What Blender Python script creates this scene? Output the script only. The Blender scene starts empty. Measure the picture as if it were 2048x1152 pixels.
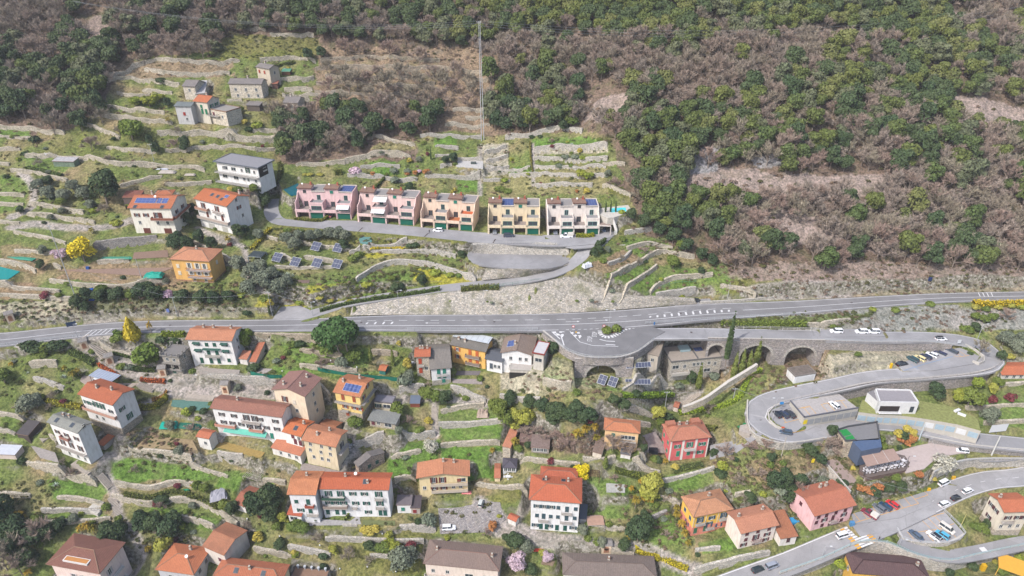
import bpy,math,random
import numpy as np
from mathutils import Vector,Matrix
# -- camera, sky, sun, exposure
sc=bpy.context.scene
CAM_H,PITCH,FPX=185.0,math.radians(30),1365.33
SI,CO=math.sin(PITCH),math.cos(PITCH)
cd=bpy.data.cameras.new('camera');cam=bpy.data.objects.new('camera',cd);sc.collection.objects.link(cam)
cam.location=(0,0,CAM_H);cam.rotation_euler=(math.radians(60),0,0)
cd.lens=24.0;cd.sensor_width=36.0;cd.clip_end=3000;cd.clip_start=1
sc.camera=cam
SUN_EL,SUN_AZ=math.radians(48),math.radians(228)
w=bpy.data.worlds.new('World');sc.world=w;w.use_nodes=True
nt=w.node_tree;bg=nt.nodes['Background']
sky=nt.nodes.new('ShaderNodeTexSky');sky.sky_type='NISHITA';sky.sun_disc=False
sky.sun_elevation=SUN_EL;sky.sun_rotation=SUN_AZ;sky.dust_density=3.0
nt.links.new(sky.outputs[0],bg.inputs[0]);bg.inputs[1].default_value=0.15
sl=bpy.data.lights.new('sun','SUN');sl.energy=2.6;sl.angle=math.radians(1.0);sl.color=(1,0.955,0.91)
so=bpy.data.objects.new('sun',sl);sc.collection.objects.link(so)
sdir=Vector((math.sin(SUN_AZ)*math.cos(SUN_EL),math.cos(SUN_AZ)*math.cos(SUN_EL),math.sin(SUN_EL)))
so.rotation_euler=sdir.to_track_quat('Z','Y').to_euler();so.location=(0,0,400)
sc.view_settings.view_transform='Standard';sc.view_settings.look='None'
sc.view_settings.exposure=0.84;sc.view_settings.gamma=1.0
sc.cycles.max_bounces=5;sc.cycles.diffuse_bounces=3;sc.cycles.glossy_bounces=2
sc.cycles.transmission_bounces=2;sc.cycles.transparent_max_bounces=4
RNG=random.Random(7);NR=np.random.RandomState(11)
# -- camera geometry: photo position <-> world
def onZ(px,py,Z):
 u,v=(px-1024)/FPX,(py-576)/FPX
 z=(CAM_H-Z)/(SI+v*CO)
 return Vector((u*z,z*(CO-v*SI),Z))
def proj(p):
 z=p[1]*CO-(p[2]-CAM_H)*SI
 return(1024+FPX*p[0]/z,576+FPX*(-p[1]*SI-(p[2]-CAM_H)*CO)/z,z)
def projN(x,y,zz):
 z=y*CO-(zz-CAM_H)*SI
 return 1024+FPX*x/z,576+FPX*(-y*SI-(zz-CAM_H)*CO)/z
# -- terrain: smooth slope through surveyed levels
ctrl=[]
def chain(px,py0,Z0,ups,downs):
 p0=onZ(px,py0,Z0);ctrl.append(tuple(p0))
 for lst in(ups,downs):
  Y,Z=p0.y,p0.z
  for py,val in lst:
   v=(py-576)/FPX;k=(SI+v*CO)/(CO-v*SI)
   if val>5:p=onZ(px,py,val)
   else:
    t=(CAM_H-Z-Y*k)/(k+val);Y2=Y+t;Z2=Z+val*t
    p=onZ(px,py,Z2)
   ctrl.append(tuple(p));Y,Z=p.y,p.z
  if lst is ups:
   for t in(40,110,200):ctrl.append((p.x*(1+t/400),Y+t,Z+.62*t))
  else:
   for t in(25,60):ctrl.append((p.x,Y-t,Z-.5*t))
chain(-260,705,55,[(640,.55),(540,.42),(450,.45),(340,.45),(250,.5),(120,.66),(0,.66)],[(735,.9),(820,.6),(960,.6),(1152,.6)])
chain(0,680,56,[(655,.3),(625,.8),(540,.42),(450,.45),(340,.45),(250,.48),(120,.64),(0,.66)],[(697,.4),(722,.95),(820,.58),(960,.62),(1080,.62),(1152,.62)])
chain(256,657,56,[(640,.3),(615,.9),(540,.45),(450,.5),(340,.45),(250,.5),(120,.58),(0,.68)],[(672,.4),(700,.9),(820,.6),(960,.64),(1080,.64),(1152,.64)])
chain(512,652,56,[(637,.3),(600,.8),(520,.5),(446,73),(345,.5),(250,.55),(120,.58),(0,.66)],[(668,.4),(695,.85),(820,.62),(960,.66),(1080,.66),(1152,.66)])
chain(768,646,56,[(628,.2),(590,60.5),(520,67),(458,73),(350,82.5),(280,.6),(180,.5),(90,.6),(0,.66)],[(664,.3),(690,.85),(820,.64),(960,.66),(1080,.66),(1152,.66)])
chain(1024,645,56,[(628,.2),(562,64.5),(535,68),(489,73),(470,73),(350,82),(280,91.5),(180,.6),(90,.62),(0,.66)],[(664,.3),(690,.85),(820,.66),(960,.66),(1080,.66),(1152,.66)])
chain(1280,634,56,[(614,.3),(575,.85),(500,.55),(430,.5),(330,.62),(180,.65),(90,.64),(0,.66)],[(690,55.2),(700,54),(730,47.5),(820,.62),(960,.62),(1080,.64),(1152,.64)])
chain(1520,622,56,[(605,.3),(570,.85),(480,.6),(380,.65),(280,.75),(180,.62),(90,.64),(0,.66)],[(640,55),(700,49.5),(735,46),(770,43.5),(812,41.4),(864,40),(960,31),(1060,24.5),(1130,19.5),(1152,.5)])
chain(1740,610,56,[(592,.3),(560,.9),(480,.62),(380,.65),(280,.75),(180,.62),(90,.62),(0,.66)],[(625,55),(664,52),(690,51.5),(720,48),(757,45.2),(790,41),(846,38.2),(930,32),(990,27),(1050,24.5),(1100,20),(1152,.5)])
chain(1940,602,56,[(584,.3),(550,.9),(480,.62),(380,.65),(280,.72),(180,.62),(90,.62),(0,.66)],[(625,54),(664,50),(700,49),(741,47),(800,40.5),(876,36.7),(925,32),(958,28.7),(1040,25),(1105,21.5),(1152,.5)])
chain(2048,596,56,[(578,.3),(540,.9),(480,.62),(380,.65),(280,.7),(180,.62),(90,.62),(0,.66)],[(640,53),(690,49.5),(755,45),(820,40),(886,35.7),(925,32.3),(953,30),(1040,25.5),(1085,22),(1152,.5)])
chain(2330,590,56,[(540,.6),(480,.62),(380,.62),(280,.62),(180,.62),(90,.62),(0,.66)],[(690,49.5),(820,40),(886,35.7),(953,30),(1085,22),(1152,.5)])
C=np.array(ctrl);C=C[np.argsort(C[:,1])]
def tps(r2):return.5*r2*np.log(np.maximum(r2,1e-9))
A=C[:,:2]/100.0;n=len(A)
K=tps(((A[:,None]-A[None])**2).sum(-1))+np.eye(n)*2e-4
Pm=np.hstack([np.ones((n,1)),A]);M=np.block([[K,Pm],[Pm.T,np.zeros((3,3))]])
sol=np.linalg.solve(M,np.concatenate([C[:,2],np.zeros(3)]))
DX=0.75;X0,X1,Y0,Y1=-335.,345.,88.,560.
gx=np.arange(X0,X1,DX);gy=np.arange(Y0,Y1,DX);NX,NY=len(gx),len(gy)
def rbf_rows(ys):
 out=np.empty((len(ys),NX))
 for i,y in enumerate(ys):
  q=np.stack([gx,np.full(NX,y)],1)/100.0
  out[i]=tps(((q[:,None]-A[None])**2).sum(-1))@sol[:n]+sol[n]+q@sol[n+1:]
 return out
G=rbf_rows(gy)
def vnoise(x,y,seed=0):
 xi,yi=np.floor(x).astype(int),np.floor(y).astype(int);fx,fy=x-xi,y-yi
 fx=fx*fx*(3-2*fx);fy=fy*fy*(3-2*fy)
 def h(a,b):
  v=np.sin(a*127.1+b*311.7+seed*74.7)*43758.5453
  return v-np.floor(v)
 return(h(xi,yi)*(1-fx)+h(xi+1,yi)*fx)*(1-fy)+(h(xi,yi+1)*(1-fx)+h(xi+1,yi+1)*fx)*fy
XX,YY=np.meshgrid(gx,gy)
def fbm(x,y,seed=0,o=3):
 s=0;a=1;t=0
 for k in range(o):s=s+a*vnoise(x*2**k,y*2**k,seed+k);t+=a;a*=.5
 return s/t
far=np.clip((YY-225)/60,0,1)
G+=(fbm(XX/14,YY/14,3)-.5)*(1.0+4.0*far)+(fbm(XX/3.5,YY/3.5,5,2)-.5)*(.35+.9*far)
def hz(x,y):
 fx=min(max((x-X0)/DX,0),NX-1.001);fy=min(max((y-Y0)/DX,0),NY-1.001)
 i,j=int(fx),int(fy);a,b=fx-i,fy-j
 return(G[j,i]*(1-a)+G[j,i+1]*a)*(1-b)+(G[j+1,i]*(1-a)+G[j+1,i+1]*a)*b
_zs=np.arange(120,640,.6)
def onT(px,py,lift=0.):
 u,v=(px-1024)/FPX,(py-576)/FPX
 x,y,z=u*_zs,_zs*(CO-v*SI),CAM_H-_zs*(SI+v*CO)-lift
 i=np.clip(((x-X0)/DX).astype(int),0,NX-1);j=np.clip(((y-Y0)/DX).astype(int),0,NY-1)
 b=np.nonzero(z<G[j,i])[0]
 k=b[0]if len(b)else len(_zs)-1
 lo,hi=_zs[max(k-2,0)],_zs[min(k+1,len(_zs)-1)]
 for _ in range(14):
  m=(lo+hi)/2;xx,yy,zz=u*m,m*(CO-v*SI),CAM_H-m*(SI+v*CO)-lift
  if zz<hz(xx,yy):hi=m
  else:lo=m
 return Vector((u*hi,hi*(CO-v*SI),hz(u*hi,hi*(CO-v*SI))+lift))
# -- materials
MATS={}
def lin(c):
 f=lambda v:v/12.92 if v<=.04045 else((v+.055)/1.055)**2.4
 return tuple(f(v/255)for v in c)+(1,)
def alb(c,k=.62):
 l=lin(c);return(l[0]*k,l[1]*k,l[2]*k,1)
class N:
 def __init__(s,name):
  s.m=bpy.data.materials.new(name);s.m.use_nodes=True;s.t=s.m.node_tree
  s.b=s.t.nodes['Principled BSDF'];s.b.inputs['Specular IOR Level'].default_value=.25
 def n(s,typ,**kw):
  o=s.t.nodes.new(typ)
  for k,v in kw.items():
   if k in o.inputs:o.inputs[k].default_value=v
   else:setattr(o,k,v)
  return o
 def l(s,a,b):s.t.links.new(a,b)
 def noise(s,scale,detail=4,coord='Object',rough=.6):
  tc=s.n('ShaderNodeTexCoord');o=s.n('ShaderNodeTexNoise');o.inputs['Scale'].default_value=scale
  o.inputs['Detail'].default_value=detail;o.inputs['Roughness'].default_value=rough
  s.l(tc.outputs[coord],o.inputs['Vector']);return o
 def ramp(s,fac,stops):
  r=s.n('ShaderNodeValToRGB');e=r.color_ramp.elements
  while len(e)<len(stops):e.new(.5)
  for i,(p,c)in enumerate(stops):e[i].position=p;e[i].color=c if len(c)==4 else tuple(c)+(1,)
  s.l(fac,r.inputs[0]);return r.outputs[0]
 def mix(s,fac,a,b,mode='MIX'):
  o=s.n('ShaderNodeMix');o.data_type='RGBA';o.blend_type=mode
  for sock,v in((o.inputs[0],fac),(o.inputs[6],a),(o.inputs[7],b)):
   if hasattr(v,'is_output'):s.l(v,sock)
   else:sock.default_value=v
  return o.outputs[2]
 def bump(s,h,st,dist=.1):
  b=s.n('ShaderNodeBump');b.inputs['Strength'].default_value=st;b.inputs['Distance'].default_value=dist
  s.l(h,b.inputs['Height']);s.l(b.outputs[0],s.b.inputs['Normal'])
def sc3(c,k):return(c[0]*k,c[1]*k,c[2]*k,1)
def plain(c,rough=.6,metal=0,var=.12,k=.62,scale=1.2):
 key=('p',c,rough,metal,var,k)
 if key in MATS:return MATS[key]
 q=N('paint_%d_%d_%d'%c);a=alb(c,k)
 if var:
  no=q.noise(scale,5,'Object');no2=q.noise(scale*7,3,'Object')
  col=q.mix(q.ramp(no.outputs[0],[(.35,(0,0,0)),(.7,(1,1,1))]),sc3(a,1-var),sc3(a,1+var*.6))
  col=q.mix(.25,col,q.ramp(no2.outputs[0],[(.3,sc3(a,.7)),(.7,sc3(a,1.15))]))
  q.l(col,q.b.inputs['Base Color'])
 else:q.b.inputs['Base Color'].default_value=a
 q.b.inputs['Roughness'].default_value=rough;q.b.inputs['Metallic'].default_value=metal
 MATS[key]=q.m;return q.m
def stucco(c):
 key=('s',c)
 if key in MATS:return MATS[key]
 q=N('stucco_%d_%d_%d'%c);a=alb(c,.68)
 tc=q.n('ShaderNodeTexCoord');mp=q.n('ShaderNodeMapping');mp.inputs['Scale'].default_value=(1,1,.25)
 q.l(tc.outputs['Object'],mp.inputs[0]);st=q.n('ShaderNodeTexNoise',Scale=1.4,Detail=6.0);q.l(mp.outputs[0],st.inputs['Vector'])
 no=q.noise(.5,4)
 col=q.mix(q.ramp(st.outputs[0],[(.45,(0,0,0)),(.75,(1,1,1))]),a,(a[0]*.72,a[1]*.7,a[2]*.68,1))
 col=q.mix(q.ramp(no.outputs[0],[(.35,(0,0,0)),(.7,(.6,.6,.6))]),col,sc3(a,.88))
 q.l(col,q.b.inputs['Base Color']);q.b.inputs['Roughness'].default_value=.9
 MATS[key]=q.m;return q.m
def tiles(c,old=.3):
 key=('t',c,old)
 if key in MATS:return MATS[key]
 g_=sum(c)/3;q=N('roof_tiles_%d_%d_%d'%c);a=alb((g_+(c[0]-g_)*.72,g_+(c[1]-g_)*.62,g_+(c[2]-g_)*.8),.66)
 no=q.noise(2.3,6,rough=.75);no2=q.noise(.35,4);no3=q.noise(9,2)
 col=q.mix(q.ramp(no.outputs[0],[(.4,(0,0,0)),(.66,(1,1,1))]),sc3(a,.75),(a[0]*1.1,a[1]*1.12,a[2]*1.12,1))
 col=q.mix(q.ramp(no3.outputs[0],[(.5,(0,0,0)),(.75,(old,old,old))]),col,(a[0]*.9+.12,a[1]+.13,a[2]+.1,1))
 col=q.mix(q.ramp(no2.outputs[0],[(.42,(0,0,0)),(.72,(old+.2,)*3)]),col,(a[0]*.55,a[1]*.6,a[2]*.65,1))
 tc=q.n('ShaderNodeTexCoord');wv=q.n('ShaderNodeTexWave',Scale=.62,Distortion=.3);wv.bands_direction='X'
 q.l(tc.outputs['Object'],wv.inputs['Vector'])
 col=q.mix(q.ramp(wv.outputs[0],[(0,(.32,.32,.32)),(.35,(0,0,0))]),col,sc3(a,.45))
 q.l(col,q.b.inputs['Base Color']);q.b.inputs['Roughness'].default_value=.85
 q.bump(wv.outputs[0],.4,.08)
 MATS[key]=q.m;return q.m
def stone(c=(190,180,165),scale=1.6,moss=.25,joint=.45,name='stone'):
 key=('st',c,scale,moss)
 if key in MATS:return MATS[key]
 q=N('%s_%d_%d_%d'%((name,)+c));a=alb(c,.66)
 tc=q.n('ShaderNodeTexCoord');mp=q.n('ShaderNodeMapping');mp.inputs['Scale'].default_value=(1,1,1.6)
 q.l(tc.outputs['Object'],mp.inputs[0])
 vo=q.n('ShaderNodeTexVoronoi',Scale=scale);q.l(mp.outputs[0],vo.inputs['Vector'])
 ve=q.n('ShaderNodeTexVoronoi',Scale=scale,feature='DISTANCE_TO_EDGE');q.l(mp.outputs[0],ve.inputs['Vector'])
 sep=q.n('ShaderNodeSeparateColor');q.l(vo.outputs['Color'],sep.inputs[0])
 col=q.ramp(sep.outputs[0],[(0,sc3(a,.6)),(.4,a),(.75,(a[0]*1.15,a[1]*1.08,a[2]*1.0,1)),(1,sc3(a,1.4))])
 col=q.mix(q.ramp(ve.outputs[0],[(0,(joint+.3,)*3),(.12,(0,0,0))]),col,sc3(a,.35))
 no=q.noise(.28,6);no2=q.noise(1.1,4)
 col=q.mix(q.ramp(no.outputs[0],[(.5,(0,0,0)),(.68,(moss,)*3)]),col,(.10,.105,.05,1))
 col=q.mix(q.ramp(no2.outputs[0],[(.5,(0,0,0)),(.8,(.55,)*3)]),col,sc3(a,.5))
 q.l(col,q.b.inputs['Base Color']);q.b.inputs['Roughness'].default_value=.95;q.bump(ve.outputs[0],.6,.12)
 MATS[key]=q.m;return q.m
def asphalt(v=.17,tint=(1,.99,1.02)):
 key=('a',v)
 if key in MATS:return MATS[key]
 q=N('asphalt');no=q.noise(.09,6);n2=q.noise(3.2,4);n3=q.noise(.5,3)
 a=(v*tint[0],v*tint[1],v*tint[2],1)
 col=q.mix(q.ramp(no.outputs[0],[(.38,(0,0,0)),(.62,(1,1,1))]),sc3(a,.8),sc3(a,1.16));tc=q.n('ShaderNodeTexCoord');vc=q.n('ShaderNodeTexVoronoi',Scale=.16,feature='DISTANCE_TO_EDGE');q.l(tc.outputs['Object'],vc.inputs['Vector']);col=q.mix(q.ramp(vc.outputs[0],[(0,(.55,)*3),(.012,(0,0,0))]),col,sc3(a,.5));vp2=q.n('ShaderNodeTexVoronoi',Scale=.11);q.l(tc.outputs['Object'],vp2.inputs['Vector']);sp=q.n('ShaderNodeSeparateColor');q.l(vp2.outputs['Color'],sp.inputs[0]);col=q.mix(q.ramp(sp.outputs[0],[(.72,(0,0,0)),(.73,(.5,)*3)]),col,sc3(a,.82))
 col=q.mix(q.ramp(n3.outputs[0],[(.5,(0,0,0)),(.6,(.35,)*3)]),col,sc3(a,.78))
 col=q.mix(.2,col,q.ramp(n2.outputs[0],[(.3,sc3(a,.7)),(.7,sc3(a,1.3))]))
 q.l(col,q.b.inputs['Base Color']);q.b.inputs['Roughness'].default_value=.85
 MATS[key]=q.m;return q.m
def foliage(c,name='foliage',var=.5,hue=None,trans=True):
 key=('f',c,hue)
 if key in MATS:return MATS[key]
 q=N('%s_%d_%d_%d'%((name,)+c));a=alb(c,.62)
 g=q.n('ShaderNodeNewGeometry');oi=q.n('ShaderNodeObjectInfo')
 h=alb(hue,.62)if hue else(a[0]*1.5,a[1]*1.25,a[2]*.8,1)
 col=q.ramp(g.outputs['Random Per Island'],[(0,sc3(a,1-var)),(.5,a),(1,sc3(a,1+var))])
 k=q.n('ShaderNodeMath',operation='MULTIPLY');q.l(oi.outputs['Random'],k.inputs[0]);k.inputs[1].default_value=.55
 no=q.noise(.35,3)
 mm=q.n('ShaderNodeMath',operation='MULTIPLY');q.l(q.ramp(no.outputs[0],[(.4,(0,0,0)),(.65,(1,1,1))]),mm.inputs[0]);mm.inputs[1].default_value=.3
 ad=q.n('ShaderNodeMath',operation='ADD');q.l(k.outputs[0],ad.inputs[0]);q.l(mm.outputs[0],ad.inputs[1])
 col=q.mix(ad.outputs[0],col,h)
 q.l(col,q.b.inputs['Base Color']);q.b.inputs['Roughness'].default_value=.7
 MATS[key]=q.m;return q.m
def glassm():
 if 'g' in MATS:return MATS['g']
 q=N('window_glass');q.b.inputs['Base Color'].default_value=(.035,.045,.055,1);q.b.inputs['Roughness'].default_value=.12
 q.b.inputs['Specular IOR Level'].default_value=.6;MATS['g']=q.m;return q.m
def solarm():
 if 'pv' in MATS:return MATS['pv']
 q=N('solar_cells');tc=q.n('ShaderNodeTexCoord');br=q.n('ShaderNodeTexBrick',Scale=1.0);br.offset=0
 for k_,v_ in(('Color1',alb((84,104,160))),('Color2',alb((74,92,145))),('Mortar',alb((150,158,180))),('Mortar Size',.03),('Brick Width',1.0),('Row Height',1.6)):br.inputs[k_].default_value=v_
 q.l(tc.outputs['Object'],br.inputs['Vector']);q.l(br.outputs[0],q.b.inputs['Base Color']);q.b.inputs['Roughness'].default_value=.25
 MATS['pv']=q.m;return q.m
def carpaint(c):
 key=('car',c)
 if key in MATS:return MATS[key]
 q=N('car_paint');q.b.inputs['Base Color'].default_value=alb(c,.75);q.b.inputs['Roughness'].default_value=.3
 q.b.inputs['Coat Weight'].default_value=.5;q.b.inputs['Metallic'].default_value=0.0
 MATS[key]=q.m;return q.m
# -- mesh and object helpers
COL=sc.collection
class MB:
 def __init__(s):s.v=[];s.f=[];s.m=[];s.mats=[]
 def mi(s,m):
  if m not in s.mats:s.mats.append(m)
  return s.mats.index(m)
 def face(s,pts,m):
  k=len(s.v);s.v+=[tuple(p)for p in pts];s.f.append(tuple(range(k,k+len(pts))));s.m.append(s.mi(m))
 def box(s,x0,x1,y0,y1,z0,z1,m,M=None):
  c=[Vector((x,y,z))for z in(z0,z1)for y in(y0,y1)for x in(x0,x1)]
  if M is not None:c=[M@p for p in c]
  k=len(s.v);s.v+=[tuple(p)for p in c];i=s.mi(m)
  for f in((0,2,3,1),(4,5,7,6),(0,1,5,4),(2,6,7,3),(0,4,6,2),(1,3,7,5)):
   s.f.append(tuple(k+a for a in f));s.m.append(i)
 def prism(s,poly,z0,z1,m,mt=None):
  """poly: xy list; z0/z1 numbers or per-point lists"""
  a=sum(poly[i][0]*poly[(i+1)%len(poly)][1]-poly[(i+1)%len(poly)][0]*poly[i][1]for i in range(len(poly)))
  idx=list(range(len(poly)));
  if a<0:idx.reverse()
  g=lambda z,i:z[i]if hasattr(z,'__len__')else z
  B=[(poly[i][0],poly[i][1],g(z0,i))for i in idx];T=[(poly[i][0],poly[i][1],g(z1,i))for i in idx]
  s.face(T,mt or m);s.face(B[::-1],m)
  for i in range(len(B)):
   j=(i+1)%len(B);s.face([B[i],B[j],T[j],T[i]],m)
 def tube(s,a,b,r0,r1,m,n=6,cap=True):
  a,b=Vector(a),Vector(b);d=(b-a).normalized();u=d.orthogonal().normalized();w_=d.cross(u)
  R=[[p+(u*math.cos(2*math.pi*i/n)+w_*math.sin(2*math.pi*i/n))*r for i in range(n)]for p,r in((a,r0),(b,r1))]
  k=len(s.v);s.v+=[tuple(p)for q in R for p in q];mi=s.mi(m)
  for i in range(n):
   j=(i+1)%n;s.f.append((k+i,k+j,k+n+j,k+n+i));s.m.append(mi)
  if cap:s.f.append(tuple(k+n+i for i in range(n)));s.m.append(mi);s.f.append(tuple(k+i for i in reversed(range(n))));s.m.append(mi)
 def mesh(s,name,smooth=False):
  me=bpy.data.meshes.new(name);me.from_pydata(s.v,[],s.f)
  for m in s.mats:me.materials.append(m)
  me.polygons.foreach_set('material_index',s.m)
  if smooth:me.polygons.foreach_set('use_smooth',[True]*len(s.f))
  me.update();return me
 def build(s,name,parent=None,loc=None,rz=0,smooth=False):
  return link(name,s.mesh(name,smooth),parent,loc,rz)
def link(name,data,parent=None,loc=None,rz=0):
 o=bpy.data.objects.new(name,data);COL.objects.link(o)
 if parent:o.parent=parent
 if loc is not None:o.location=loc
 o.rotation_euler=(0,0,rz);return o
THINGS=[]
def tag(o,label,cat,group=None,auto=None):
 o['kind']='thing'
 if label:o['label']=label
 o['category']=cat
 if group:o['group']=group
 if auto:THINGS.append((o,auto))
 return o
def empty(name,loc,rz=0):return link(name,None,None,loc,rz)
def struct(o,kind='structure'):o['kind']=kind;return o
def smooth_line(pts,step=2.0):
 P=[Vector(p)for p in pts];out=[]
 for i in range(len(P)-1):
  p0,p1,p2,p3=P[max(i-1,0)],P[i],P[i+1],P[min(i+2,len(P)-1)]
  n_=max(1,int((p2-p1).length/step))
  for k in range(n_):
   t=k/n_
   out.append(.5*((2*p1)+(-p0+p2)*t+(2*p0-5*p1+4*p2-p3)*t*t+(-p0+3*p1-3*p2+p3)*t**3))
 out.append(P[-1]);return out
def sub(x0,x1,y0,y1):
 i0,i1=max(0,int((x0-X0)/DX)),min(NX,int((x1-X0)/DX)+2);j0,j1=max(0,int((y0-Y0)/DX)),min(NY,int((y1-Y0)/DX)+2)
 return slice(j0,j1),slice(i0,i1)
def line_dist(P,sl):
 """distance, side (+ = uphill/left of travel), z on the line, for the sub grid"""
 x,y=XX[sl],YY[sl];D=np.full(x.shape,1e9);S=np.zeros(x.shape);Z=np.zeros(x.shape);E=np.zeros(x.shape,bool)
 for k in range(len(P)-1):
  a,b=P[k],P[k+1];dx,dy=b.x-a.x,b.y-a.y;L2=dx*dx+dy*dy+1e-9
  t0=((x-a.x)*dx+(y-a.y)*dy)/L2;t=np.clip(t0,0,1)
  ex,ey=x-a.x-t*dx,y-a.y-t*dy;d=np.sqrt(ex*ex+ey*ey)
  m=d<D;D[m]=d[m];S[m]=np.sign(dx*(y-a.y)-dy*(x-a.x))[m];Z[m]=(a.z+t*(b.z-a.z))[m]
  e=((k==0)&(t0<0))|((k==len(P)-2)&(t0>1));E[m]=e[m]
 return D,S,Z,E
def inpoly(x,y,poly):
 r=np.zeros(np.shape(x),bool);n_=len(poly)
 for i in range(n_):
  x0,y0=poly[i][0],poly[i][1];x1,y1=poly[(i+1)%n_][0],poly[(i+1)%n_][1]
  if y0==y1:continue
  c=((y0>y)!=(y1>y))&(x<(x1-x0)*(y-y0)/(y1-y0)+x0)
  r^=c
 return r
def flat_line(P,half,blend=1.6,drop=.06):
 m=half+blend+1
 sl=sub(min(p.x for p in P)-m,max(p.x for p in P)+m,min(p.y for p in P)-m,max(p.y for p in P)+m)
 D,S,Z,E=line_dist(P,sl);wgt=np.clip(1-(D-half-.5)/blend,0,1)
 G[sl]=G[sl]*(1-wgt)+(Z-drop)*wgt
def flat_poly(poly,zf,blend=1.6,drop=.06,grow=.4):
 """zf: number or plane fitted through the points' z"""
 m=blend+grow+1
 sl=sub(min(p[0]for p in poly)-m,max(p[0]for p in poly)+m,min(p[1]for p in poly)-m,max(p[1]for p in poly)+m)
 P=[Vector((p[0],p[1],0))for p in poly]+[Vector((poly[0][0],poly[0][1],0))]
 D,S,Z,E=line_dist(P,sl);ins=inpoly(XX[sl],YY[sl],poly);D=np.where(ins,0,D)
 wgt=np.clip(1-(D-grow)/blend,0,1)
 z=zf if not callable(zf)else zf(XX[sl],YY[sl])
 G[sl]=G[sl]*(1-wgt)+(z-drop)*wgt
def plane_of(pts):
 Q=np.array([tuple(p)for p in pts]);a=np.linalg.lstsq(np.c_[Q[:,:2],np.ones(len(Q))],Q[:,2],rcond=None)[0]
 return lambda x,y:a[0]*x+a[1]*y+a[2]
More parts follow.
